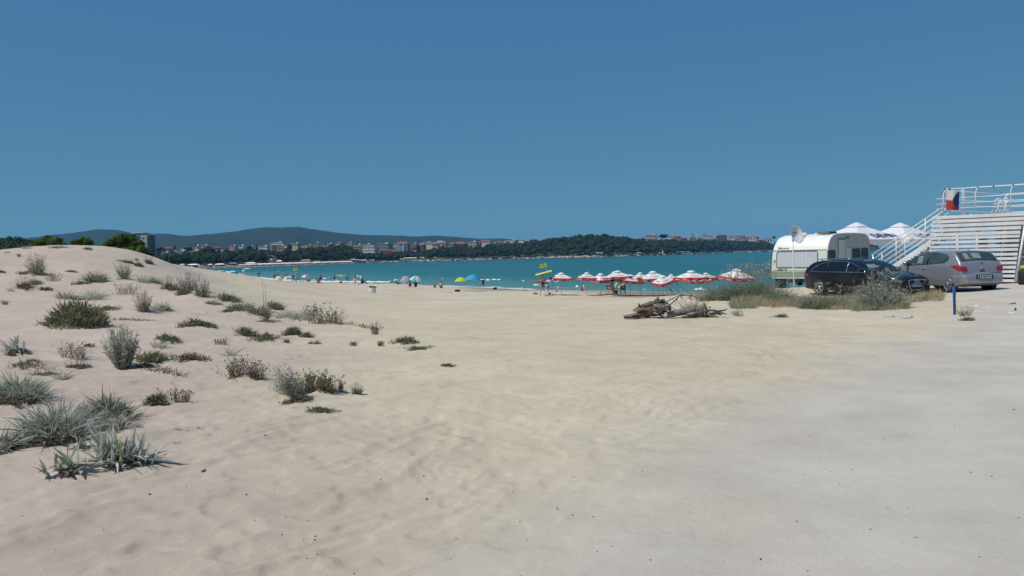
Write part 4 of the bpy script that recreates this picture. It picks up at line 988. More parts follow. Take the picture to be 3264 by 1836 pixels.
# staircase down to the left
stairs = empty('staircase', dp(1.4, 0.6, 0), 0, 'white metal staircase with pipe handrails rising behind the cars', 'staircase')
def sbuild(b, name, m): o = b.build(name, m, stairs); o.location = -Vector(stairs.location); return o
def sz(s): return 1.70 + 0.69 * (s + 0.2)
for n in (0.16, 1.12):
    b = MB()
    P = [dp(s_, n_, sz(s_) + dz) for s_ in (-2.75, 1.45) for n_ in (n, n + .05) for dz in (-.11, .11)]
    b.add(P, [(0, 1, 3, 2), (4, 6, 7, 5), (0, 4, 5, 1), (2, 3, 7, 6), (1, 5, 7, 3), (0, 2, 6, 4)]); sbuild(b, 'stringer', M_whitepaint)
    for z, r in ((1.20, .024), (.97, .018), (.74, .016), (.50, .016), (.28, .016)):
        b = MB(); b.tube([dp(-2.6, n + .02, sz(-2.6) + z), dp(0.38, n + .02, sz(0.38) + z)], r, 8); sbuild(b, 'handrail' if z > 1 else 'stair_rail', M_whitepaint)
    for s_ in (-2.55, -1.55, -0.35): 
        q = s_ + (0 if n < .5 else .12)
        b = MB(); b.tube([dp(q, n + .02, sz(q)), dp(q, n + .02, sz(q) + 1.2)], .022, 8); sbuild(b, 'stair_post', M_whitepaint)
for i in range(16):
    s_ = -2.7 + i * 0.268; b = MB(); dbox(b, s_ - .02, s_ + .29, 0.215, 1.115, sz(s_) - .045, sz(s_)); dbox(b, s_ + .25, s_ + .272, 0.215, 1.115, sz(s_), sz(s_) + .10); sbuild(b, 'tread', M_whitewood)
# flag on the corner railing
def flag():
    W_, H_ = 0.50, 0.86; nx, nz = 64, 76; V = []; F = []; mi = []
    P0 = dp(0.52, -0.02, DZ + 1.09)
    for j in range(nz + 1):
        for i in range(nx + 1):
            s = i / nx; t = j / nz
            sag = 0.10 * s * (1 - t * .4) ; wav = 0.055 * math.sin(s * 7 + t * 1.5) * (0.3 + s)
            V.append(P0 + DW * (W_ * s * (1 - .06 * t)) + DN * (-0.03 + wav - .05 * math.sin(3.1 * s)) + Vector((0, 0, -H_ * t * (1 - .02 * s) - sag)))
    for j in range(nz):
        for i in range(nx):
            F.append((j * (nx + 1) + i, j * (nx + 1) + i + 1, (j + 1) * (nx + 1) + i + 1, (j + 1) * (nx + 1) + i))
            s = (i + .5) / nx; t = (j + .5) / nz; e = 0.56 + 1.05 * abs(t - .50) ** 1.35
            mi.append(2 if s > e else (0 if t < 0.5 else 1))
    b = MB(); b.add(V, F, 0, True); b.m = mi
    o = b.build('flag', [mat('flag_white', (0.62, 0.60, 0.58), 0.8, var=.05, trans=.25), mat('flag_red', (0.42, 0.035, 0.03), 0.8, var=.08, trans=.2), mat('flag_blue', (0.02, 0.03, 0.16), 0.8, var=.08, trans=.2)])
    tag(o, 'white red and blue flag hung on the deck corner railing', 'flag')
flag()
# folded loungers on the deck
def folded(s, label):
    t = empty('folded_lounger', dp(s, 0.55, DZ - .03), 0, label, 'lounger', 'folded loungers on the deck')
    for k in range(2):
        o = k * 0.13
        for q in (0, 0.22 - 0.0):
            b = MB(); b.tube([DW * (o + q * .6) + DN * q, DW * (o + q * .6 + .20) + DN * (q + .1) + Vector((0, 0, .62))], .018, 6); b.build('frame_bar', M_whitepaint, t)
    for k in range(4):
        b = MB(); f = .15 + k * .15; b.tube([DW * (f * .2) + Vector((0, 0, f)), DW * (.16 + f * .2 + .12) + DN * .25 + Vector((0, 0, f))], .012, 5); b.build('cross_bar', M_whitepaint, t)
    b = MB(); b.ball(tuple(DW * .26 + DN * .12 + Vector((0, 0, .63))), (.13, .08, .04), 0, 8, 5); b.build('headrest', M_whitewood, t)
folded(2.10, 'left white folded lounger leaning on the deck'); folded(2.36, 'right taller white folded lounger leaning on the deck')
# things by the foot of the deck at the picture edge
t = empty('plank_fence', dp(2.98, 0.30, 0), 0, 'grey plank fence below the deck at the right edge', 'fence')
for i in range(9):
    b = MB(); P_ = [DW * s_ + DN * n_ + Vector((0, 0, z_)) for s_ in (0, 3.7) for n_ in (0, .03) for z_ in (-.02 + i * .24, .20 + i * .24)]
    b.add(P_, [(0, 1, 3, 2), (4, 6, 7, 5), (0, 4, 5, 1), (2, 3, 7, 6), (1, 5, 7, 3), (0, 2, 6, 4)]); b.build('plank', M_fencewood, t)
p = at(3266, 893, 31.5); z = gz(p.x, p.y)
b = MB(); b.lathe([(.20, 0), (.23, .1), (.23, .5), (.2, .56), (.0, .56)], 14); tag(b.build('barrel', M_black, loc=(p.x, p.y, z)), 'dark barrel standing at the foot of the deck', 'barrel')
b = MB(); b.ball((0, 0, .10), (.16, .13, .11), 0, 10, 6); tag(b.build('green_bag', mat('lime_plastic_bag', (0.30, 0.36, 0.03), 0.5, var=.25, scale=9), loc=(p.x - .02, p.y, z + .55)), 'lime green bag lying on the dark barrel', 'bag')

# ------------------------------------------------------------------ big white parasols behind the stairs
M_devin = mat('parasol_white_fabric', (0.74, 0.755, 0.80), 0.8, var=0.03, scale=2, trans=0.25)
M_devblue = mat('parasol_blue_print', (0.012, 0.014, 0.12), 0.8)
def big_parasol(u, vp, d, a, rz, label, texts):
    top = at(u, vp, d); hz_ = 0.95; g = gz(top.x, d)
    t = empty('parasol', (top.x, d, g), R(rz), label, 'parasol')
    H = top.z - g; zh = H - hz_
    C = [(-a, -a), (a, -a), (a, a), (-a, a)]
    for k in range(4):
        c0, c1 = C[k], C[(k + 1) % 4]; rows = []
        for i in range(9):
            q = i / 8; row = []
            for j in range(11):
                w = j / 10; x = (c0[0] * (1 - w) + c1[0] * w) * q; y = (c0[1] * (1 - w) + c1[1] * w) * q
                row.append((x, y, H - hz_ * q ** 0.92 - 0.05 * math.sin(math.pi * w) * q))
            rows.append(row)
        b = MB(); b.grid(rows); b.build('canopy_panel', M_devin, t)
        n = Vector((c0[0] + c1[0], c0[1] + c1[1], 0)).normalized() * .015
        rows = [[(c0[0] * (1 - w) + c1[0] * w + n.x, c0[1] * (1 - w) + c1[1] * w + n.y, zh - .05 * math.sin(math.pi * w) - dz - (0.02 if dz else 0) * abs(math.sin(w * 9))) for w in np.linspace(0, 1, 21)] for dz in (0, .10, .20)]
        b = MB(); b.grid(rows); b.build('valance', M_devin, t)
    cap = MB(); rows = []
    cap.lathe([(0.62, H - .20), (.3, H - .04), (.05, H + .06)], 4, cap=False); o = cap.build('vent_cap', M_devin, t); o.rotation_euler = (0, 0, R(45))
    b = MB(); b.tube([(0, 0, -.4), (0, 0, H)], .035, 8); b.build('pole', M_whitepaint, t)
    V, F = text_mesh('DEVIN', 0.68, 0.003, 0.012)
    for face, w, in texts:
        c0, c1 = Vector((*C[face], 0)), Vector((*C[(face + 1) % 4], 0)); ex = (c1 - c0).normalized(); mid = c0 * (1 - w) + c1 * w
        q = 0.80; base = mid * q + Vector((0, 0, H - hz_ * q ** .92 - 0.05 * .8 + .0))
        up = (Vector((0, 0, H)) - (mid.normalized() * a * 1.0 + Vector((0, 0, zh)))).normalized(); nn = ex.cross(up)
        M = Matrix(((ex.x, up.x, nn.x, base.x), (ex.y, up.y, nn.y, base.y), (ex.z, up.z, nn.z, base.z), (0, 0, 0, 1)))
        b = MB(); b.add(V, F, 0, False, M @ Matrix.Translation((0, 0, .045))); b.build('lettering', M_devblue, t)
    return t
big_parasol(2730, 712, 48, 1.85, 24, 'white lettered parasol directly behind the caravan roof', [(0, .70), (3, .5)])
big_parasol(2869, 713, 49, 1.85, 30, 'white lettered parasol behind the stair handrails', [(0, .62), (1, .5)])
big_parasol(2612, 742, 54, 1.4, 20, 'white parasol tip showing just above the caravan roof', [])
# ------------------------------------------------------------------ cars
def carpaint(name, col, metal, rough=0.28, coat=0.8):
    m = mat(name, col, rough, metal=metal, var=0.03, scale=2, coat=coat, spec=0.5)
    m.node_tree.nodes['Principled BSDF'].inputs['Coat Roughness'].default_value = 0.06
    return m
M_tyre = mat('tyre_rubber', (0.018, 0.018, 0.019), 0.8, var=.25, scale=9)
M_rim = mat('alloy_rim', (0.52, 0.53, 0.55), 0.32, metal=.85)
M_chrome = mat('satin_chrome', (0.62, 0.63, 0.65), 0.18, metal=1.0)
M_tint = mat('tinted_glass', (0.006, 0.008, 0.012), 0.04, spec=0.8)
M_clear = mat('windscreen_glass', (0.018, 0.034, 0.038), 0.05, col2=(0.055, 0.085, 0.085), scale=2.2, spec=0.8)
M_cabin = mat('dark_cabin_trim', (0.02, 0.022, 0.025), 0.8)
M_redlens = mat('red_lamp_lens', (0.34, 0.012, 0.02), 0.15, coat=.6)
M_plate = mat('number_plate', (0.62, 0.64, 0.66), 0.45)
M_euro = mat('plate_blue', (0.01, 0.04, 0.25), 0.5)
M_dark = mat('black_plastic', (0.014, 0.014, 0.016), 0.55)
M_patch = mat('pale_grey_patch', (0.20, 0.22, 0.22), 0.6, var=.4, scale=5)

class Car:
    def __init__(c, top, wid, bot, belt, crown=.035, rr=.09, tum=.17, zmax=1.45):
        c.tx, c.tz = zip(*top); c.wx, c.wy = zip(*wid); c.bx, c.bz = zip(*bot); c.belt = belt; c.cr = crown; c.rr = rr; c.tum = tum; c.zm = zmax
    def zt(c, x): return float(np.interp(x, c.tx, c.tz))
    def zb(c, x): return float(np.interp(x, c.bx, c.bz))
    def ys(c, x, z):
        w = float(np.interp(x, c.wx, c.wy))
        if z > c.belt: w *= 1 - c.tum * (z - c.belt) / (c.zm - c.belt) ** 1.0
        mid = 0.62; w *= 1 - 0.045 * max(0, (mid - z) / .4) ** 2 - .02 * max(0, (z - mid) / .35) * (z <= c.belt) - .02 * (z > c.belt)
        return w
    def section(c, x):
        zt, zb = c.zt(x), c.zb(x); r = min(c.rr, (zt - zb) * .3); zs1 = zt - c.cr - r
        P = [(0, zb), (c.ys(x, zb) * .8, zb)]
        for k in range(10):
            z = zb + .04 + (zs1 - zb - .04) * k / 9; P.append((c.ys(x, z), z))
        yt = c.ys(x, zs1)
        for k in range(1, 5):
            a = math.pi / 2 * k / 4; P.append((yt - r * (1 - math.cos(a)), zs1 + r * math.sin(a)))
        y0 = yt - r
        for k in range(1, 5):
            f = 1 - k / 4; P.append((y0 * f, zt - c.cr * f * f))
        return P
    def body(c, xs):
        S = [c.section(x) for x in xs]; n = len(S[0]); V = []; F = []
        for x, P in zip(xs, S):
            V += [(x, y, z) for y, z in P] + [(x, -y, z) for y, z in P[1:-1][::-1]]
        m = 2 * n - 2
        for i in range(len(xs) - 1):
            for j in range(m):
                j2 = (j + 1) % m; F.append((i * m + j, (i + 1) * m + j, (i + 1) * m + j2, i * m + j2))
        F.append(tuple(range(m))); F.append(tuple(range((len(xs) - 1) * m, len(xs) * m))[::-1])
        return V, F
    def side(c, xs, zlo, zhi, sgn, off=.006, nz=7):
        rows = []
        for k in range(nz):
            row = []
            for x in xs:
                z = zlo(x) + (zhi(x) - zlo(x)) * k / (nz - 1); row.append((x, sgn * (c.ys(x, z) + off), z))
            rows.append(row if sgn < 0 else row[::-1])
        return rows
    def topp(c, xa, xb, f0, f1, off=.006, nx=9, ny=11):
        """patch on the upper surface; xa(f), xb(f): x limits at width fraction f"""
        rows = []
        for j in range(ny):
            f = f0 + (f1 - f0) * j / (ny - 1); row = []
            for i in range(nx):
                x = xa(f) + (xb(f) - xa(f)) * i / (nx - 1); zt = c.zt(x); y0 = c.ys(x, zt - c.cr - c.rr) - c.rr
                sl = (c.zt(x + .02) - c.zt(x - .02)) / .04; nn = Vector((-sl, 0, 1)).normalized() * off
                row.append((x + nn.x, y0 * f, zt - c.cr * f * f + nn.z))
            rows.append(row)
        return rows
def interp_fn(pts):
    xs, zs = zip(*pts); return lambda x: float(np.interp(x, xs, zs))
def make_wheel(parent, x, y, r, w, sgn, nsp, spw, disc=False):
    b = MB(); ri = r * .66
    b.lathe([(ri, -w / 2), (r * .93, -w / 2), (r, -w / 2 + .03), (r, w / 2 - .03), (r * .93, w / 2), (ri, w / 2)], 30, 0, True, Matrix.Rotation(R(90), 4, 'X'), cap=True)
    wh = b.build('wheel', M_tyre, parent, (x, y, r))
    b = MB(); yo = sgn * (w / 2 + .004)
    b.lathe([(ri * .97, 0), (ri * 1.02, .012), (ri * .90, .016), (ri * .86, -.03)], 30, 0, True, Matrix.Translation((0, yo, 0)) @ Matrix.Rotation(R(-90 * sgn), 4, 'X'), cap=False)
    for k in range(nsp):
        a = 2 * math.pi * k / nsp + .3; ca, sa = math.cos(a), math.sin(a); px, pz = -sa, ca
        P = []
        for q, ww in ((.10, spw * .8), (.9, spw * (1.5 if disc else .75))):
            for e in (-1, 1):
                for dy in (-.012, .012): P.append((ca * ri * q + px * ww * e, yo + dy * sgn + sgn * .004, sa * ri * q + pz * ww * e))
        b.add(P, [(0, 1, 3, 2), (4, 6, 7, 5), (0, 4, 5, 1), (2, 3, 7, 6), (1, 5, 7, 3), (0, 2, 6, 4)])
    b.lathe([(.065, -.01), (.06, .02), (.0, .022)], 14, 0, True, Matrix.Translation((0, yo, 0)) @ Matrix.Rotation(R(-90 * sgn), 4, 'X'), cap=False)
    b.build('rim', M_rim, wh)
    return wh
def cut_arches(V, F, axles, r, hw, paint, name, parent):
    b = MB(); b.add(V, F, 0, True); o = b.build(name, [paint, M_dark], parent)
    bm = bmesh.new(); bm.from_mesh(o.data); bmesh.ops.remove_doubles(bm, verts=bm.verts, dist=1e-4); bmesh.ops.recalc_face_normals(bm, faces=bm.faces); bm.to_mesh(o.data); bm.free()
    cu = MB()
    for x, z in axles:
        for s in (-1, 1):
            cu.tube([(x, s * (hw - .26), z), (x, s * (hw + .2), z)], r, 28, 1, True, False)
    c = cu.build('arch_cutter', [paint, M_dark])
    bm = bmesh.new(); bm.from_mesh(c.data); bmesh.ops.recalc_face_normals(bm, faces=bm.faces); bm.to_mesh(c.data); bm.free()
    md = o.modifiers.new('arches', 'BOOLEAN'); md.object = c; md.operation = 'DIFFERENCE'; md.solver = 'EXACT'
    dg = bpy.context.evaluated_depsgraph_get(); dg.update()
    me = bpy.data.meshes.new_from_object(o.evaluated_get(dg)); o.modifiers.clear(); o.data = me
    bpy.data.objects.remove(c)
    me.materials.clear(); me.materials.append(paint); me.materials.append(M_dark)
    md = o.modifiers.new('edges', 'EDGE_SPLIT'); md.split_angle = R(38)
    return o
def plate(parent, txt, M, w=.46, h=.10):
    b = MB(); b.box((0, 0, 0), (w, h, .012), mat=M); p = b.build('number_plate', M_plate, parent)
    V, F = text_mesh(txt, h * .86, .001, .003); b = MB(); b.add(V, F, 0, False, M @ Matrix.Translation((.012, 0, .008))); b.build('plate_lettering', M_dark, p)
    b = MB(); b.box((-w / 2 + .02, 0, .0066), (.036, h * .96, .003), mat=M); b.build('plate_strip', M_euro, p)

def estate_car():
    g = gz(13.5, 30.8)
    t = empty('estate_car', (13.48, 30.8, g), R(-66.5), 'black estate car parked in front of the caravan', 'car')
    P = carpaint('black_car_paint', (0.004, 0.006, 0.012), 0.0, .25, .35)
    c = Car([(-2.35, .58), (-2.33, .78), (-2.27, .98), (-2.19, 1.06), (-1.98, 1.25), (-1.75, 1.365), (-1.35, 1.415), (-.5, 1.44), (.0, 1.425), (.28, 1.37), (.55, 1.27), (1.08, 1.0), (1.14, .975), (1.6, .915), (2.0, .83), (2.2, .77), (2.3, .69), (2.35, .58)],
            [(-2.35, .66), (-2.3, .76), (-2.15, .84), (-1.8, .89), (0, .91), (1.5, .905), (1.95, .87), (2.15, .81), (2.28, .72), (2.35, .60)],
            [(-2.35, .34), (-2.2, .25), (-1.8, .2), (1.9, .2), (2.2, .22), (2.35, .30)], .95, rr=.09, tum=.20, zmax=1.44)
    V, F = c.body(list(np.linspace(-2.35, -1.9, 14)) + list(np.linspace(-1.8, 1.0, 24)) + list(np.linspace(1.05, 2.35, 22)))
    body = cut_arches(V, F, [(-1.34, .33), (1.47, .33)], .375, .91, P, 'body', t)
    # side glass
    up = interp_fn([(-1.82, .965), (-1.7, 1.09), (-1.5, 1.21), (-1.2, 1.295), (-.8, 1.335), (-.3, 1.345), (.0, 1.325), (.25, 1.265), (.6, 1.12), (.93, .965)])
    lo = lambda x: .955
    for s in (-1, 1):
        for xa, xb, nm in ((-1.80, -.97, 'quarter_window'), (-.94, -.02, 'rear_window'), (.05, .92, 'front_window')):
            b = MB(); b.grid(c.side(np.linspace(xa, xb, 14), lo, up, s)); b.build(nm, M_tint, t)
        b = MB()
        xs = np.linspace(-1.82, .93, 40)
        b.tube([(x, s * (c.ys(x, up(x)) + .008), up(x) + .008) for x in xs], .011, 6); b.tube([(x, s * (c.ys(x, .945) + .008), .945) for x in xs], .011, 6); b.build('chrome_trim', M_chrome, t)
        for x in (-.98, .015):
            b = MB(); b.tube([(x, s * (c.ys(x, .96) + .006), .96), (x, s * (c.ys(x, up(x)) + .006), up(x))], .022, 6); b.build('pillar', M_dark if x < -.5 else M_chrome, t)
        b = MB(); b.tube([(-1.75, s * (.60), 1.385), (-1.6, s * .62, 1.435), (-.2, s * .63, 1.465), (.0, s * .62, 1.43)], .016, 6); b.build('roof_rail', M_chrome, t)
        b = MB(); b.ball((.72, s * 1.0, 1.02), (.09, .10, .07), 0, 10, 7); b.tube([(.74, s * .86, .98), (.73, s * .96, 1.0)], .03, 6); mi = b.build('mirror', P, t)
        for x in (-.55, .42):
            b = MB(); y = c.ys(x, .80); b.tube([(x - .10, s * (y + .01), .80), (x, s * (y + .028), .80), (x + .10, s * (y + .01), .80)], .014, 6); b.build('door_handle', P, t)
        b = MB(); b.grid(c.side(np.linspace(-2.30, -1.98, 8), lambda x: .76, interp_fn([(-2.3, .9), (-1.98, .86)]), s, .008)); b.build('tail_lamp', M_redlens, t)
        b = MB(); b.grid(c.side(np.linspace(2.06, 2.31, 8), interp_fn([(2.06, .69), (2.31, .57)]), interp_fn([(2.06, .74), (2.31, .65)]), s, .008)); b.build('headlamp', mat('headlamp_lens', (.14, .15, .17), .12, coat=.6), t)
        for x in (-1.34, 1.47): make_wheel(t, x, s * .79, .325, .22, s, 5, .035)
    b = MB(); b.grid(c.topp(lambda f: .10 + .10 * f * f, lambda f: 1.06 - .12 * f * f, -.93, .93)); b.build('windscreen', M_tint, t)
    b = MB(); b.grid(c.topp(lambda f: .28, lambda f: .34, -.45, .15, .010, 3, 9)); b.grid(c.topp(lambda f: .62, lambda f: .86, -.75, -.2, .010, 5, 5)); b.build('windscreen_patches', M_patch, t)  # two pale grey patches laid on the windscreen
    b = MB(); b.grid(c.topp(lambda f: -2.20, lambda f: -1.83 - .05 * f * f, -.9, .9)); b.build('tailgate_glass', M_tint, t)
    b = MB(); b.tube([(1.10, -.62, .995), (1.05, 0, 1.02), (1.10, .62, .995)], .012, 6); b.build('wiper', M_dark, t)
    # front end
    x0 = 2.356
    b = MB(); gp = [(-.37, .67), (.37, .67), (.40, .60), (.30, .34), (.25, .31), (-.25, .31), (-.30, .34), (-.40, .60)]
    M = Matrix(((0, 0, 1, x0), (1, 0, 0, 0), (0, 1, 0, 0), (0, 0, 0, 1)))
    b.add([(y, z, .006) for y, z in gp], [tuple(range(8))], 0, False, M); gr = b.build('grille', M_dark, t)
    b = MB(); b.tube([M @ Vector((y, z, .012)) for y, z in gp + gp[:1]], .013, 6, cap=False); b.build('grille_frame', M_chrome, gr)
    for k in range(6):
        b = MB(); z = .36 + k * .052; wd = .26 + .02 * k; b.box((x0 + .012, 0, z), (.012, wd * 2, .012)); b.build('grille_bar', M_dark, gr)
    for k in range(4):
        b = MB(); cy_ = -.096 + k * .064
        b.tube([(x0 + .022, cy_ + .042 * math.cos(a), .60 + .042 * math.sin(a)) for a in np.linspace(0, 2 * math.pi, 19)], .0075, 6, cap=False); b.build('emblem_ring', M_chrome, gr)
    plate(t, 'CO 9009 BP', M @ Matrix.Translation((0, .475, .026)), .50, .11)
    for s in (-1, 1):
        b = MB(); b.box((2.30, s * .58, .38), (.10, .22, .13)); b.build('air_intake', M_dark, t)
estate_car()

def hatchback():
    g = gz(16.35, 30.3)
    t = empty('hatchback_car', (16.36, 30.45, g), R(98), 'silver grey three door hatchback parked facing the deck', 'car')
    P = carpaint('silver_car_paint', (0.30, 0.305, 0.335), 0.45, .30, .6)
    c = Car([(-2.10, .50), (-2.09, .62), (-2.04, .665), (-1.985, .69), (-1.965, .76), (-1.945, .98), (-1.88, 1.09), (-1.62, 1.355), (-1.50, 1.43), (-1.38, 1.465), (-.9, 1.495), (-.3, 1.51), (.1, 1.475), (.35, 1.40), (1.15, 1.03), (1.3, .985), (1.75, .87), (1.98, .74), (2.08, .60), (2.1, .48)],
            [(-2.10, .64), (-2.05, .74), (-1.93, .80), (-1.6, .855), (-.8, .873), (1.2, .873), (1.6, .84), (1.85, .77), (2.02, .66), (2.1, .52)],
            [(-2.10, .34), (-2.0, .28), (-1.7, .21), (1.7, .21), (2.0, .24), (2.1, .30)], .97, rr=.10, tum=.20, zmax=1.51)
    V, F = c.body(list(np.linspace(-2.10, -1.3, 26)) + list(np.linspace(-1.2, 1.1, 20)) + list(np.linspace(1.2, 2.1, 16)))
    cut_arches(V, F, [(-1.36, .315), (1.25, .315)], .36, .873, P, 'body', t)
    up = interp_fn([(-1.30, 1.20), (-1.22, 1.32), (-1.05, 1.375), (-.6, 1.41), (-.1, 1.405), (.2, 1.35), (.6, 1.20), (1.0, 1.01)])
    lo = interp_fn([(-1.30, 1.17), (-1.22, 1.08), (-1.0, 1.045), (0, .985), (1.0, .945)])
    for s in (-1, 1):
        b = MB(); b.grid(c.side(np.linspace(-.24, .98, 16), lo, up, s)); b.build('front_window', M_clear, t)
        b = MB(); b.grid(c.side(np.linspace(-1.29, -.30, 14), lo, up, s)); b.build('rear_window', M_clear, t)
        b = MB(); b.grid(c.side(np.linspace(-1.33, 1.02, 30), lambda x: lo(x) - .022, lambda x: up(x) + .022, s, .002)); b.build('window_surround', M_cabin, t)
        b = MB(); b.tube([(-.27, s * (c.ys(-.27, 1.0) + .004), 1.0), (-.27, s * (c.ys(-.27, 1.4) + .004), 1.4)], .03, 6); b.build('pillar', M_dark, t)
        b = MB(); b.ball((.80, s * .98, 1.03), (.08, .11, .075), 0, 10, 7); b.tube([(.82, s * .84, .98), (.81, s * .93, 1.0)], .03, 6); mi = b.build('mirror', P, t)
        b = MB(); b.ball((.735, s * .98, 1.03), (.02, .09, .06), 0, 10, 6); b.build('mirror_glass', M_chrome, mi)
        b = MB(); y = c.ys(-.12, .84); b.tube([(-.20, s * (y + .01), .84), (-.12, s * (y + .026), .845), (-.02, s * (y + .01), .85)], .015, 6); b.build('door_handle', P, t)
        # tail lamp: almond shape wrapping the corner
        b = MB(); b.grid(c.side(np.linspace(-1.965, -1.52, 12), interp_fn([(-1.97, .76), (-1.85, .78), (-1.52, .93)]), interp_fn([(-1.97, .90), (-1.9, .945), (-1.75, .975), (-1.52, .94)]), s, .009)); b.build('tail_lamp', M_redlens, t)
        b = MB(); b.grid([[(c_x(z) - .012, s * yy, z) for yy in np.linspace(.55 + .5 * max(0, z - .84), .79, 6)] for z in np.linspace(.765, .925, 6)] if s > 0 else [[(c_x(z) - .012, s * yy, z) for yy in np.linspace(.79, .55 + .5 * max(0, z - .84), 6)] for z in np.linspace(.765, .925, 6)]); b.build('tail_lamp', M_redlens, t)
        for x in (-1.36, 1.25): make_wheel(t, x, s * .735, .315, .20, s, 7, .026, True)
        b = MB(); b.grid(c.side(np.linspace(1.55, 2.04, 8), interp_fn([(1.55, .82), (2.04, .56)]), interp_fn([(1.55, .84), (2.04, .70)]), s, .008)); b.build('headlamp', M_chrome, t)
    b = MB(); b.grid(c.topp(lambda f: -1.83 + .02 * f * f, lambda f: -1.53 + .05 * f * f, -.97, .97, .010)); b.build('hatch_glass', M_clear, t)
    b = MB(); b.grid(c.topp(lambda f: -1.85, lambda f: -1.50, -1.0, 1.0, .004)); b.build('hatch_surround', M_cabin, t)
    sm = mat('painted_see_through', (.16, .22, .21), .6, var=.3, scale=6)  # pale patches on the panes paint the light seen through the cabin
    b = MB(); b.grid(c.topp(lambda f: -1.80, lambda f: -1.58, .48, .74, .016, 4, 4)); b.grid(c.topp(lambda f: -1.78, lambda f: -1.60, -.2, .28, .016, 4, 6)); b.build('see_through_patch', sm, t)
    b = MB(); b.grid(c.side(np.linspace(.02, .30, 5), lambda x: 1.02, lambda x: min(1.30, up(x) - .03), 1, .012)); b.build('see_through_patch', sm, t)
    b = MB(); b.grid(c.topp(lambda f: .20 + .08 * f * f, lambda f: 1.12 - .1 * f * f, -.95, .95)); b.build('windscreen', M_clear, t)
    t.scale = (1.03,) * 3
    # roof cable and aerial
    b = MB(); b.tube([(.02, -.25, 1.42), (.03, .0, 1.44)], .004, 5); b.build('antenna_cable', M_dark, t)
    b = MB(); b.tube([(-1.28, 0, 1.46), (-1.42, 0, 1.56)], .006, 5); b.ball((-1.29, 0, 1.465), (.04, .025, .015), 0, 8, 5); b.build('aerial', M_dark, t)
    b = MB(); b.box((-1.985, 0, .585), (.02, .62, .15)); b.location = None; b.build('plate_recess', M_dark, t, (-.112, 0, -.02))
    M = Matrix(((0, 0, -1, -2.115), (-1, 0, 0, 0), (0, 1, 0, .56), (0, 0, 0, 1)))
    plate(t, 'CB 8309 KA', M, .50, .105)
    b = MB(); b.ball((c_x(.90) - .012, 0, .90), (.008, .035, .045), 0, 10, 7); b.ball((c_x(.92) - .014, .02, .93), (.008, .02, .02), 0, 8, 5); b.build('emblem', M_chrome, t)
    b = MB(); b.tube([(c_x(.80) - .012, -.09, .80), (c_x(.79) - .02, 0, .785), (c_x(.80) - .012, .09, .80)], .014, 6); b.build('latch', M_dark, t)
    b = MB(); b.tube([(c_x(1.02) - .02, .02, 1.02), (-1.80, -.38, 1.10)], .010, 6); b.build('rear_wiper', M_dark, t)
    b = MB(); b.tube([(c_x(.70) - .006, -.70, .695), (c_x(.70) - .006, .70, .695)], .006, 5); b.build('tailgate_gap', M_dark, t)
def c_x(z): return float(np.interp(z, [.5, .62, .665, .69, .76, .98, 1.09], [-2.10, -2.09, -2.04, -1.985, -1.965, -1.945, -1.88]))
hatchback()

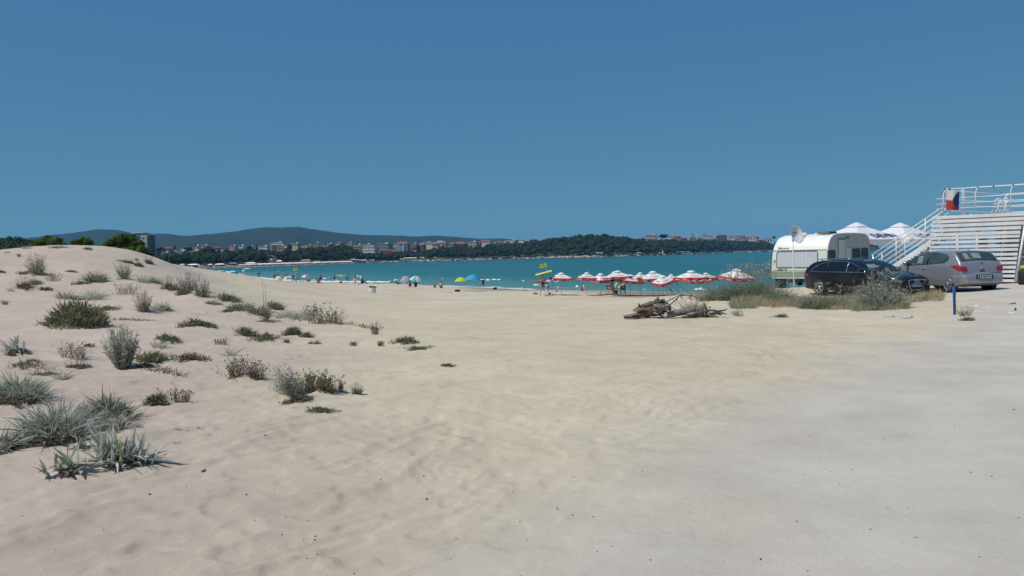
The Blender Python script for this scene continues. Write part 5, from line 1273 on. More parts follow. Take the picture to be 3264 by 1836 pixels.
# ------------------------------------------------------------------ caravan
def caravan():
    X0, Y0 = 14.48, 37.0; Lc, Wc = 5.1, 2.72
    g = gz(14.5, 38.5)
    t = empty('caravan', (X0, Y0, g), R(45), 'old white and pale green caravan behind the black car', 'caravan')
    Mw = mat('caravan_white', (0.74, 0.75, 0.71), 0.4, var=.05, scale=1.2, spec=.4); Mg = mat('caravan_pale_green', (0.57, 0.62, 0.52), 0.45, var=.04, scale=1.2); Md = mat('caravan_green_band', (0.25, 0.31, 0.245), 0.5, var=.06)
    Ms = mat('caravan_side_shaded', (0.44, 0.47, 0.42), 0.5, var=.06, scale=1.5)  # side wall toned down: its shade is put into the colour
    Mt = mat('caravan_trim', (0.10, 0.11, 0.105), 0.5)
    Mcur = mat('white_net_curtain', (0.60, 0.61, 0.66), 0.85, var=.06, scale=9)
    prof = [(.02, .45), (0, .62), (.02, .82), (.06, 1.2), (.12, 1.72), (.15, 1.80), (.20, 1.98), (.30, 2.16), (.46, 2.32), (.70, 2.44), (1.1, 2.52), (2.2, 2.56), (3.6, 2.56), (4.5, 2.53), (4.82, 2.44), (5.0, 2.26), (5.08, 2.0), (5.1, 1.6), (5.1, .8), (5.08, .45)]
    xf = lambda z: float(np.interp(z, [.45, .62, .82, 1.2, 1.72, 1.8], [.02, 0, .02, .06, .12, .15]))
    n = len(prof); cx = 2.5; cz = 1.5
    ysl = [(0, .035), (.03, .010), (.07, 0), (Wc * .5, 0), (Wc - .26, 0), (Wc - .15, .02), (Wc - .07, .06), (Wc - .02, .11), (Wc, .17)]
    V = []; F = []
    for y, ins in ysl:
        for x, z in prof:
            topw = max(0, min(1, (z - 1.5) / .8)); k = ins if y < 1 else ins * (.25 + .75 * topw)
            nx = x - cx; nz = z - cz; V.append((x - (k * (1 if nx > 0 else -1) if abs(nx) > 1.9 else 0), y, z - k * topw))
    for i in range(len(ysl) - 1):
        for j in range(n):
            j2 = (j + 1) % n; F.append((i * n + j, i * n + j2, (i + 1) * n + j2, (i + 1) * n + j))
    F.append(tuple(range(n))[::-1]); F.append(tuple(range((len(ysl) - 1) * n, len(ysl) * n)))
    b = MB(); b.add(V, F, 0, True); o = b.build('body', [Mw, Mg, Md, Ms], t)
    me = o.data; bm = bmesh.new(); bm.from_mesh(me); bmesh.ops.recalc_face_normals(bm, faces=bm.faces)
    for f in bm.faces:
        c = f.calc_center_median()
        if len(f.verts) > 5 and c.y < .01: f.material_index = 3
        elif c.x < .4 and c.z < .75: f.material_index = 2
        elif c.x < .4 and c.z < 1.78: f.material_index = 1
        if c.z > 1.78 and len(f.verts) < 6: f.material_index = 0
    bm.to_mesh(me); bm.free()
    md = o.modifiers.new('edges', 'EDGE_SPLIT'); md.split_angle = R(35)
    # front window
    def fr(y, z, off): return (xf(z) - off, y, z)
    def rounded(y0, y1, z0, z1, r, m=5):
        P = []
        for cyy, czz, a0 in ((y1 - r, z1 - r, 0), (y0 + r, z1 - r, 90), (y0 + r, z0 + r, 180), (y1 - r, z0 + r, 270)):
            for k in range(m + 1): a = R(a0 + 90 * k / m); P.append((cyy + r * math.cos(a), czz + r * math.sin(a)))
        return P
    wr = rounded(.44, 2.46, .98, 1.74, .10)
    b = MB(); b.tube([fr(y, z, .012) for y, z in wr + wr[:1]], .022, 6, cap=False); wn = b.build('front_window_frame', Mt, t)
    rows = [[(xf(z) - .014 - .010 * math.sin(y * 46 + 2 * math.sin(y * 9) + (1.74 - z) * (2.2 if y > .9 else -1.5)), y, z) for y in np.linspace(2.44, .46, 110)] for z in np.linspace(.995, 1.725, 6)]
    b = MB(); b.grid(rows); b.build('curtain', Mcur, wn)
    b = MB(); b.add([fr(y, z, .034) for y, z in wr], [tuple(range(len(wr)))]); b.build('pane', glassmat('caravan_pane', (.92, .94, .95), .8), wn)
    for z in (1.79, .76):
        b = MB(); b.tube([fr(y, z, .014) for y in (.05, Wc - .06)], .014, 6); b.build('trim_strip', Mt if z > 1 else Mg, t)
    for y in (.20, Wc - .15):
        b = MB(); b.box((xf(1.28) - .012, y, 1.30), (.03, .06, .07)); b.build('window_catch', Mt, t)
    b = MB(); b.box((xf(.88) - .014, 2.24, .875), (.03, .26, .055)); b.box((xf(.88) - .014, 1.98, .875), (.03, .11, .05)); b.build('name_badge', Mt, t)
    b = MB(); b.tube([fr(y, .87, .012) for y in (.4, 1.88)], .009, 5); b.build('trim_strip', Mw, t)
    b = MB(); b.tube([fr(y, .47, .012) for y in (.06, Wc - .08)], .018, 6); b.build('bottom_rail', Mw, t)
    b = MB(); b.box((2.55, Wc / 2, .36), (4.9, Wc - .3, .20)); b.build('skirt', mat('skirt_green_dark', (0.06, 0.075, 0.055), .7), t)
    for s in (-.30, Wc / 2 + .5): pass
    V, F = text_mesh('Maraver', .17, .002, .002)
    M = Matrix(((0, math.sin(.28), -math.cos(.28), .168), (-1, 0, 0, 2.14), (0, math.cos(.28), math.sin(.28), 1.90), (0, 0, 0, 1)))
    b = MB(); b.add(V, F, 0, False, M); b.build('lettering', mat('silver_grey_lettering', (.16, .17, .16), .5), t)
    b = MB(); b.tube([(xf(1.8) + .03, 1.05, 1.84), (.26, .98, 2.06), (.48, .80, 2.33)], .006, 5); b.build('roof_cable', Mt, t)
    # side facing the deck
    def swin(x0, x1, z0, z1, nm='side_window'):
        w = rounded(x0, x1, z0, z1, .07)
        b = MB(); b.tube([(x, -.012, z) for x, z in w + w[:1]], .024, 6, cap=False); f = b.build(nm, Mt, t)
        rows = [[(x, -.012 - .012 * math.sin((z - .1 * math.sin((x - x0) / (x1 - x0) * 3.14)) * 42), z) for x in np.linspace(x0 + .01, x1 - .01, 14)] for z in np.linspace(z0 + .01, z1 - .01, 40)]
        b = MB(); b.grid(rows); b.build('curtain', Mcur, f)
        b = MB(); b.add([(x, -.034, z) for x, z in w], [tuple(range(len(w)))]); b.build('pane', glassmat('side_pane', (.45, .47, .48), .8), f)
    swin(.22, .95, 1.0, 1.74); swin(2.95, 3.85, 1.18, 1.80); swin(4.05, 4.85, 1.05, 1.82)
    b = MB(); b.box((1.66, -.02, 1.42), (.72, .03, 1.72)); d_ = b.build('door', Mg, t, bevel=.02)
    b = MB(); b.box((1.66, -.045, 2.27), (.66, .02, .05)); b.build('door_frame_top', Mt, d_); b = MB(); b.box((1.95, -.05, 1.30), (.05, .04, .09)); b.build('handle', Mt, d_)
    b = MB(); b.box((2.42, -.012, 1.35), (.62, .02, 1.0)); b.build('side_panel', Mg, t)
    b = MB(); b.tube([(.16, -.014, 1.84), (5.05, -.014, 1.84)], .012, 5); b.tube([(2.1, -.014, 1.80), (2.9, -.014, 1.82)], .010, 5); b.build('side_trim', Mw, t)
    b = MB(); b.tube([(x, -.006, z) for x, z in prof[4:17]], .028, 6); b.build('edge_trim', Mw, t)
    V, F = text_mesh('H7', .17, .002, .006); Mx = Matrix(((1, 0, 0, 2.42), (0, 0, -1, -.02), (0, 1, 0, 2.34), (0, 0, 0, 1)))
    b = MB(); b.add(V, F, 0, False, Mx); b.tube([(2.1, -.012, 2.335), (2.3, -.012, 2.335)], .02, 6); b.build('side_badge', Mt, t)
    # roof hatch, vents
    b = MB(); b.box((1.35, .55, 2.60), (.85, .65, .10), taper=.85); b.build('roof_hatch', M_dark, t); b = MB(); b.lathe([(.10, 2.53), (.10, 2.60), (.0, 2.63)], 12, mat=Matrix.Translation((.95, 1.45, 0)), cap=False); b.build('roof_vent', Mw, t)
    b = MB(); b.tube([(.75, 1.7, 2.46), (.8, 1.55, 2.50)], .025, 6); b.build('roof_cap', M_dark, t)
    b = MB(); b.tube([(5.13, .05, .7), (5.16, .05, 1.9)], .03, 6); b.build('rear_gutter', Mw, t)
    for y in (.16, Wc - .16): make_wheel(t, 2.7, y, .30, .18, -1 if y < 1 else 1, 6, .03)
    b = MB(); b.box((-.45, Wc / 2, .40), (1.2, .12, .12)); b.tube([(-1.0, Wc / 2, .46), (-1.0, Wc / 2, -.0)], .03, 8); b.build('drawbar', Mt, t)
    b = MB(); b.ball((-.55, 1.95, .16), (.34, .26, .20), 0, 10, 6); tag(b.build('black_sack', M_black), 'black sack lying under the caravan front', 'sack').location = t.matrix_basis @ Vector((0, 0, 0)); bpy.data.objects['black_sack'].rotation_euler = (0, 0, R(45))
    # satellite dish on its own mast in front
    p = at(2531, 912, 36.9); gg = gz(p.x, p.y)
    ds = empty('satellite_dish', (p.x, p.y, gg), 0, 'white satellite dish on a white mast before the caravan', 'satellite dish')
    zt = at(2527, 762, 36.9).z - gg
    b = MB(); b.tube([(0, 0, -.3), (-.01, 0, .9), (-.03, 0, 1.5), (-.03, 0, zt + .05)], [.035, .032, .028, .024], 9); b.build('mast', M_whitepaint, ds)
    Md2 = mat('dish_grey_white', (.70, .72, .74), .45, var=.04)
    b = MB(); prof2 = [(0.001, 0), (.14, .016), (.28, .062), (.40, .125), (.405, .135), (.39, .128), (.28, .075), (.14, .028), (0.001, .014)]
    b.lathe(prof2, 28, 0, True, Matrix.Diagonal((.92, 1.08, 1, 1)), cap=False); dish = b.build('dish', Md2, ds)
    dv = Vector((.40, -.86, .32)).normalized(); q = dv.to_track_quat('Z', 'Y'); dish.rotation_euler = q.to_euler(); dish.location = (.05, -.06, zt + .16)
    V, F = text_mesh('bulsatcom', .075, .001, .001); b = MB(); b.add(V, F, 0, False, Matrix.Translation((0, .12, .045))); b.build('lettering', mat('red_lettering', (.35, .05, .10), .6), dish)
    b = MB(); b.tube([(0, -.42, .12), (0, -.26, .50)], .012, 6); b.tube([(-.05, -.25, .50), (.05, -.25, .50)], .035, 8); b.tube([(0, -.25, .46), (0, -.24, .56)], .03, 8); b.build('feed_arm', M_steel, dish)
    b = MB(); b.box((-.03, 0, zt - .02), (.07, .10, .16)); b.build('bracket', M_steel, ds)
caravan()
# ------------------------------------------------------------------ people
M_skin = [mat('skin_fair', (0.46, 0.26, 0.19), 0.6, var=.06, scale=6), mat('skin_tan', (0.27, 0.135, 0.085), 0.6, var=.07, scale=6), mat('skin_brown', (0.15, 0.075, 0.05), 0.6, var=.07, scale=6)]
M_hair = {'dark': mat('hair_dark', (0.012, 0.010, 0.009), .6), 'brown': mat('hair_brown', (0.05, 0.028, 0.016), .6), 'grey': mat('hair_grey', (.22, .21, .20), .7), 'blond': mat('hair_blond', (.30, .20, .09), .6)}
def cloth(name, c): return mat(name, c, .85, var=.12, scale=9)
M_cl = {'black': cloth('black_cloth', (.012, .012, .015)), 'navy': cloth('navy_cloth', (.015, .02, .07)), 'red': cloth('red_cloth', (.36, .03, .03)), 'white': cloth('white_cloth', (.68, .68, .68)), 'orange': cloth('orange_cloth', (.45, .10, .03)),
        'green': cloth('green_cloth', (.03, .09, .05)), 'blue': cloth('blue_cloth', (.03, .07, .25)), 'grey': cloth('grey_cloth', (.22, .22, .23)), 'khaki': cloth('khaki_cloth', (.12, .11, .05)), 'pink': cloth('pink_cloth', (.45, .14, .18))}
def pose(kind):
    J = dict(pel=(0, 0, .93), wst=(0, 0, 1.08), che=(0, .01, 1.26), nek=(0, 0, 1.43), hed=(0, -.015, 1.585))
    def limbs(sh, el, wr, hi, kn, an, to):
        for s, k in ((-1, 'L'), (1, 'R')):
            for nm, p in (('sh', sh), ('el', el), ('wr', wr), ('hi', hi), ('kn', kn), ('an', an), ('to', to)):
                q = p[0 if s < 0 else 1] if isinstance(p, list) else p
                J[nm + k] = (q[0] * (s if not isinstance(p, list) else 1), q[1], q[2])
    if kind == 'stand': limbs((.18, 0, 1.38), (.24, .03, 1.11), (.24, -.06, .87), (.09, 0, .90), (.10, -.02, .49), (.10, .03, .08), (.12, -.12, .035))
    elif kind == 'walk':
        limbs([(-.18, .02, 1.38), (.18, -.02, 1.38)], [(-.24, .16, 1.14), (.24, -.08, 1.12)], [(-.22, .20, .88), (.22, -.26, .95)], [(-.09, 0, .90), (.09, 0, .90)], [(-.10, -.20, .52), (.10, .06, .50)], [(-.10, -.26, .10), (.10, .34, .16)], [(-.11, -.42, .04), (.11, .26, .04)])
    elif kind == 'bend':
        J.update(pel=(0, .05, .92), wst=(0, -.02, 1.05), che=(0, -.16, 1.18), nek=(0, -.30, 1.27), hed=(0, -.43, 1.33))
        limbs((.17, -.27, 1.24), (.19, -.34, .97), (.14, -.44, .77), (.09, .06, .88), (.10, 0, .48), (.10, .05, .08), (.11, -.10, .035))
    elif kind == 'armsup':
        limbs((.18, 0, 1.40), (.30, -.02, 1.58), (.14, -.04, 1.72), (.09, 0, .90), (.10, -.02, .49), (.10, .03, .08), (.12, -.12, .035))
    elif kind == 'sit':           # on the ground, knees drawn up, facing -y
        J.update(pel=(0, .05, .12), wst=(0, .10, .28), che=(0, .06, .47), nek=(0, -.02, .63), hed=(0, -.06, .785))
        limbs((.18, -.01, .57), (.25, -.12, .38), (.12, -.34, .36), (.10, 0, .13), (.14, -.36, .45), (.12, -.58, .08), (.13, -.74, .04))
    elif kind == 'sitlean':       # on the ground, leaning back on the arms, legs out
        J.update(pel=(0, .05, .12), wst=(0, .16, .26), che=(0, .28, .42), nek=(0, .34, .58), hed=(0, .33, .74))
        limbs([(-.18, .33, .53), (.18, .33, .53)], [(-.26, .46, .30), (.26, .46, .30)], [(-.24, .56, .05), (.24, .56, .05)], [(-.10, 0, .13), (.10, 0, .13)], [(-.12, -.36, .34), (.12, -.42, .20)], [(-.11, -.72, .08), (.11, -.84, .08)], [(-.12, -.80, .20), (.12, -.92, .20)])
    elif kind == 'chair':         # seat height .43
        J.update(pel=(0, .10, .53), wst=(0, .14, .68), che=(0, .10, .86), nek=(0, .02, 1.02), hed=(0, -.05, 1.17))
        limbs((.19, .04, .97), (.26, -.02, .72), (.18, -.26, .64), (.10, .04, .52), (.15, -.36, .52), (.15, -.36, .10), (.16, -.52, .04))
    elif kind == 'chairfwd':
        J.update(pel=(0, .10, .53), wst=(0, .10, .68), che=(0, -.02, .86), nek=(0, -.15, .99), hed=(0, -.27, 1.10))
        limbs((.19, -.11, .95), (.24, -.28, .72), (.10, -.44, .58), (.10, .04, .52), (.15, -.36, .50), (.15, -.34, .10), (.16, -.50, .04))
    elif kind == 'crouch':
        J.update(pel=(0, .16, .30), wst=(0, .16, .44), che=(0, .06, .60), nek=(0, -.06, .73), hed=(0, -.15, .86))
        limbs((.17, -.02, .68), (.22, -.20, .48), (.12, -.36, .26), (.10, .12, .32), (.15, -.22, .48), (.12, -.02, .09), (.13, -.16, .035))
    return J
def person(loc, rz, kind, h, skin, upper, lower, hair, label, girth=1.0, long_legs=False, hat=None, group=None):
    t = empty('person', loc, rz, label, 'person', group)
    k = h / 1.70; J = {a: Vector(p) * k for a, p in pose(kind).items()}; g = k * girth
    segs = [('pel', 'wst', .145 * g, .13 * g, 'low'), ('wst', 'che', .13 * g, .15 * g, 'up'), ('che', 'nek', .145 * g, .06 * k, 'up'), ('nek', 'hed', .055 * k, .06 * k, 'skin')]
    for s in 'LR':
        segs += [('che', 'sh' + s, .11 * g, .065 * g, 'up'), ('sh' + s, 'el' + s, .058 * g, .042 * k, 'up2'), ('el' + s, 'wr' + s, .043 * k, .028 * k, 'skin'), ('pel', 'hi' + s, .12 * g, .105 * g, 'low'),
                 ('hi' + s, 'kn' + s, .10 * g, .058 * k, 'thigh'), ('kn' + s, 'an' + s, .058 * k, .036 * k, 'shin'), ('an' + s, 'to' + s, .042 * k, .03 * k, 'skin')]
    b = MB()
    for a, c, r0, r1, _ in segs:
        p, q = J[a], J[c]; m = p.lerp(q, .5); d = (q - p).normalized()
        b.tube([p - d * r0 * .35, p, m, q, q + d * r1 * .35], [r0 * .6, r0, (r0 + r1) * .53, r1, r1 * .6], 9)
    hd = J['hed']; b.ball(tuple(hd), (.078 * k, .095 * k, .115 * k), 0, 10, 8)
    b.ball(tuple(hd + Vector((0, -.095, -.01)) * k), (.016 * k, .02 * k, .026 * k), 0, 6, 5)
    b.ball(tuple(hd + Vector((0, -.055, -.085)) * k), (.045 * k, .04 * k, .035 * k), 0, 8, 5)
    for s in (-1, 1): b.ball(tuple(hd + Vector((s * .082, .005, -.01)) * k), (.014 * k, .022 * k, .03 * k), 0, 6, 5)
    o = b.build('body', M_skin[skin], t)
    md = o.modifiers.new('join', 'REMESH'); md.mode = 'VOXEL'; md.voxel_size = .022 * k; md.use_smooth_shade = True
    ms = o.modifiers.new('soft', 'SMOOTH'); ms.iterations = 2; ms.factor = .5
    dg = bpy.context.evaluated_depsgraph_get(); dg.update()
    me = bpy.data.meshes.new_from_object(o.evaluated_get(dg)); o.modifiers.clear()
    up_m = M_cl.get(upper, M_skin[skin]); lo_m = M_cl.get(lower, M_skin[skin])
    me.materials.clear()
    for m_ in (M_skin[skin], up_m, lo_m): me.materials.append(m_)
    A = np.array([J[a] for a, *_ in segs]); B = np.array([J[s_[1]] for s_ in segs]); Rr = np.array([(s_[2] + s_[3]) / 2 for s_ in segs])
    C = np.empty(len(me.polygons) * 3, np.float32); me.polygons.foreach_get('center', C); C = C.reshape(-1, 3)
    AB = B - A; tt = np.clip(((C[:, None] - A) * AB).sum(-1) / (AB ** 2).sum(-1), 0, 1); D = np.linalg.norm(C[:, None] - (A + AB * tt[..., None]), axis=-1) - Rr
    w = D.argmin(1); tw = tt[np.arange(len(C)), w]; kinds = [s_[4] for s_ in segs]
    mi = np.zeros(len(C), np.int32)
    for i, kd in enumerate(kinds):
        q = w == i
        if kd == 'low': mi[q] = 2
        elif kd == 'up': mi[q] = 1
        elif kd == 'up2': mi[q & (tw < .55)] = 1
        elif kd == 'thigh': mi[q & (tw < (1.1 if long_legs else .42))] = 2
        elif kd == 'shin' and long_legs: mi[q] = 2
    hh = np.linalg.norm(C - np.array(hd), axis=1) < .135 * k; mi[hh] = 0
    me.polygons.foreach_set('material_index', mi); me.polygons.foreach_set('use_smooth', np.ones(len(mi), bool))
    o.data = me
    for s in 'LR':                      # hands with four fingers and a thumb
        wr, el = J['wr' + s], J['el' + s]; d = (wr - el).normalized(); sd = d.cross(Vector((0, 1, .2))).normalized(); hb = MB()
        hb.tube([wr - d * .01 * k, wr + d * .04 * k, wr + d * .085 * k], [.026 * k, .036 * k, .034 * k], 8, squash=[.8, .5, .45])
        pn = d.cross(sd)
        for f, (off, ln) in enumerate(((-.027, .062), (-.009, .074), (.009, .070), (.027, .054))):
            p0 = wr + d * .08 * k + sd * off * k; hb.tube([p0, p0 + d * ln * .55 * k + pn * .006 * k, p0 + d * ln * .95 * k + pn * .02 * k], [.0095 * k, .009 * k, .007 * k], 6)
        p0 = wr + d * .03 * k + sd * .032 * k; hb.tube([p0, p0 + (d * .6 + sd * .8) * .035 * k, p0 + (d * .95 + sd * .7) * .065 * k], [.012 * k, .011 * k, .008 * k], 6)
        hb.build('hand', M_skin[skin], t)
    b = MB()
    c = hd + Vector((0, .022, .032)) * k
    b.ball(tuple(c), (.088 * k, .098 * k, .105 * k), 0, 10, 8)
    if hair.endswith('long'): b.tube([c + Vector((0, .05, 0)) * k, c + Vector((0, .085, -.13)) * k, c + Vector((0, .08, -.26)) * k], [.08 * k, .075 * k, .035 * k], 8)
    b.build('hair', M_hair[hair.split('_')[0]], t)
    if hat:
        b = MB(); b.lathe([(.15 * k, .0), (.10 * k, .03 * k), (.09 * k, .10 * k), (.0, .115 * k)], 12, mat=Matrix.Translation(c + Vector((0, 0, .03)) * k), cap=False); b.build('hat', M_cl[hat], t)
    return t
def sand_at(u, v, dmin=66):
    if u < 1000:
        d = float(np.interp(u, [a for a, _ in NEAR_WL], [b for _, b in NEAR_WL])) - 2.0 - max(0, v - 892) * 1.2; q = at(u, v, d); return Vector((q.x, d, gz(q.x, d)))
    return ground_at(u, v, dmin, 300)
def on_shore(u, v):
    d = float(np.interp(u, [a for a, _ in NEAR_WL], [b for _, b in NEAR_WL])) - 1.5; q = at(u, v, d); return (q.x, d, gz(q.x, d))
def sea_at(u, v):
    k = ray(u, v); d = (ZW - EYE.z) / k.z * k.y
    return at(u, v, d)

# ------------------------------------------------------------------ beach umbrellas
M_umbw = mat('umbrella_white', (0.74, 0.735, 0.73), .8, var=.04, scale=3, trans=.2); M_umbr = mat('umbrella_red', (0.42, 0.035, 0.042), .8, var=.06, scale=3, trans=.1)
M_ink = mat('grey_print', (.16, .13, .13), .8)
M_pole = mat('pale_pole', (.55, .55, .54), .5, var=.06)
def ad_umbrella(u, vb, vt, vh, w, label, rz=0, tilt=(0, 0), d=None):
    """square red and white advertising umbrella: u, base row, top row, hem row, width in photo pixels"""
    rr = random.Random(int(u)); tilt = (tilt[0] + rr.uniform(-4, 4), tilt[1] + rr.uniform(-4, 4)); rz += rr.uniform(-8, 8)
    p = sand_at(u, vb) if d is None else at(u, vb, d); d = p.y; s = d / FPX
    z0 = gz(p.x, d); ztop = at(u, vt, d).z - z0; zh = at(u, vh, d).z - z0; a = w * s / 2 / 1.18
    t = empty('beach_umbrella', (p.x, d, z0), 0, label, 'umbrella', 'red and white umbrellas by the water')
    b = MB(); b.tube([(0, 0, -.4), (0, 0, ztop - .03)], .026, 8); b.build('pole', M_pole, t)
    cn = [(-a, -a), (a, -a), (a, a), (-a, a)]; M = Matrix.Translation((0, 0, zh)) @ Matrix.Rotation(R(tilt[0]), 4, 'X') @ Matrix.Rotation(R(tilt[1]), 4, 'Y') @ Matrix.Translation((0, 0, -zh)) @ Matrix.Rotation(R(rz), 4, 'Z')
    rise = ztop - zh; b = MB()
    for k in range(4):
        c0, c1 = cn[k], cn[(k + 1) % 4]
        b.grid([[((c0[0] * (1 - w_) + c1[0] * w_) * q, (c0[1] * (1 - w_) + c1[1] * w_) * q, ztop - .05 - (rise - .05) * (q ** 1.08) - .05 * math.sin(math.pi * w_) * q) for w_ in np.linspace(0, 1, 9)] for q in np.linspace(.16, 1, 9)], mat=M)
    b.m = [1 if (f_ % 64) >= 56 else 0 for f_ in range(len(b.f))]; b.build('canopy', [M_umbw, M_umbr], t)
    b = MB(); b.lathe([(a * .34, ztop - .11), (a * .26, ztop - .02), (a * .05, ztop + .05)], 10, mat=M, cap=False); b.build('vent_cap', M_umbw, t)
    b = MB()
    for k in range(4):
        c0, c1 = cn[k], cn[(k + 1) % 4]
        b.grid([[((c0[0] * (1 - w_) + c1[0] * w_) * 1.004, (c0[1] * (1 - w_) + c1[1] * w_) * 1.004, zh - .05 * math.sin(math.pi * w_) - dz * (1 + .12 * math.sin(w_ * 19))) for w_ in np.linspace(0, 1, 17)] for dz in (0, .12, .22)], mat=M)
    hem = b.build('valance', M_umbr, t)
    V, F = AD_TXT
    b = MB(); c = MB()
    for k in range(4):
        c0, c1 = Vector((*cn[k], 0)), Vector((*cn[(k + 1) % 4], 0)); ex = (c1 - c0).normalized(); n_ = Vector((ex.y, -ex.x, 0))
        for w_ in (.27, .73):
            ps = (c0 * (1 - w_) + c1 * w_) * 1.004 + Vector((0, 0, zh - .05 * math.sin(math.pi * w_) - .10)) + n_ * .014
            b.add(V, F, 0, False, M @ Matrix(((ex.x, 0, n_.x, ps.x), (ex.y, 0, n_.y, ps.y), (ex.z, 1, n_.z, ps.z), (0, 0, 0, 1))))
        mid = (c0 + c1) * .5; q = .66; up = (Vector((0, 0, ztop)) - (mid + Vector((0, 0, zh)))).normalized(); n2 = ex.cross(up)
        ps = mid * q + Vector((0, 0, ztop - .05 - (rise - .05) * q ** 1.08 - .05 * q)) + n2 * .02
        c.add(V, F, 0, False, M @ Matrix(((ex.x, up.x, n2.x, ps.x), (ex.y, up.y, n2.y, ps.y), (ex.z, up.z, n2.z, ps.z), (0, 0, 0, 1))))
    b.build('valance_lettering', M_umbw, hem, kind='stuff'); c.build('canopy_lettering', M_ink, t, kind='stuff')
    return t
AD_TXT = text_mesh('Kamenitza', .15, .001, .004)
for a in [(1789.5, 941, 870, 886, 74, 'leftmost red and white umbrella, closest to the yellow lifeguard stand', 20), (1871, 942, 868.5, 886, 58, 'second red and white umbrella from the lifeguard stand', 24),
          (1915, 939, 872, 892, 64, 'low red and white umbrella left of the man on the orange chair', 38, (4, 2)), (1956, 938, 867, 886, 50, 'pinkish red umbrella top half hidden behind a bigger one', 10),
          (1970, 943, 863.5, 884, 82, 'red and white umbrella shading the two seated people', 22), (2009.5, 943.5, 876, 895, 74, 'low red and white umbrella right of the two seated people', 14, (3, 2)),
          (2041, 943, 869, 887, 52, 'red and white umbrella behind the two big middle ones', 24), (2082.5, 943.5, 865, 887, 86, 'largest red and white umbrella in the middle of the row', 18),
          (2114, 945.5, 878, 897, 66, 'tilted red and white umbrella behind the dry driftwood twigs', 30, (8, -9)), (2140, 941, 875, 890, 50, 'red and white umbrella between the tilted one and the tall right one', 12),
          (2203, 938, 863.5, 885, 94, 'tall red and white umbrella left of the tall grass', 20), (2227, 939, 878, 893, 88, 'low red and white umbrella under the tall one by the grass', 6),
          (2251, 936, 870.5, 887, 60, 'red and white umbrella rising just left of the grass clump', 28), (2348, 936, 858, 884, 102, 'rightmost red and white umbrella half hidden by tall grass', 24)]:
    ad_umbrella(*a[:6], rz=a[6], tilt=(a[7] if len(a) > 7 else (0, 0)), d=(68 if a[0] > 2300 else 77 if 2190 < a[0] < 2215 else None))

def round_umbrella(u, vb, vt, vh, w, mats, label, tilt=(0, 0), ribs=8, d=None, drop=1.0):
    p = sand_at(u, vb) if d is None else at(u, vb, d); d = p.y; s = d / FPX; z0 = p.z
    zt = at(u, vt, d).z - z0; zh = at(u, vh, d).z - z0; r = w * s / 2
    t = empty('beach_umbrella', (p.x, d, z0), 0, label, 'umbrella', 'bathers umbrellas along the beach')
    M = Matrix.Translation((0, 0, zh)) @ Matrix.Rotation(R(tilt[0]), 4, 'X') @ Matrix.Rotation(R(tilt[1]), 4, 'Y') @ Matrix.Translation((0, 0, -zh))
    n = ribs * 4; V = [(0, 0, zt)]; F = []; mi = []
    for i in range(1, 7):
        q = i / 6
        for j in range(n):
            a = 2 * math.pi * j / n; sc = 1 - .045 * q * abs(math.sin(a * ribs / 2)) ; V.append((r * q * sc * math.cos(a), r * q * sc * math.sin(a), zt - (zt - zh) * q ** 1.9 + .03 * q * math.sin(a * ribs / 2) ** 2))
    for j in range(n): F.append((0, 1 + j, 1 + (j + 1) % n)); mi.append((j // 4) % len(mats))
    for i in range(5):
        for j in range(n):
            a = 1 + i * n + j; b2 = 1 + i * n + (j + 1) % n; F.append((a, a + n, b2 + n, b2)); mi.append((j // 4) % len(mats))
    b = MB(); b.add(V, F, 0, True, M); b.m = mi; b.build('canopy', mats, t)
    b = MB(); b.tube([(0, 0, -.3), (0, 0, zh * .55), M @ Vector((0, 0, zt + .06))], .018, 6); b.build('pole', M_pole, t)
    return t
U = lambda n, c: mat(n, c, .75, var=.10, scale=4, trans=.25)
M_lime, M_azure, M_cream2, M_yel, M_pinku, M_greenu, M_silver = U('lime_fabric', (.48, .58, .05)), U('azure_fabric', (.04, .34, .58)), U('cream_fabric', (.66, .58, .42)), U('yellow_fabric', (.66, .50, .05)), U('pink_fabric', (.62, .20, .22)), U('green_fabric', (.03, .18, .10)), U('silver_fabric', (.58, .64, .66))
M_flor = mat('grey_floral_fabric', (.10, .10, .13), .8, col2=(.42, .38, .42), scale=5, trans=.2); M_flor2 = mat('rosy_floral_fabric', (.26, .22, .26), .8, col2=(.54, .46, .50), scale=4, trans=.2)
M_navyu, M_orangeu, M_tealu = U('navy_fabric', (.015, .02, .04)), U('orange_fabric', (.55, .22, .05)), U('teal_fabric', (.12, .42, .46))
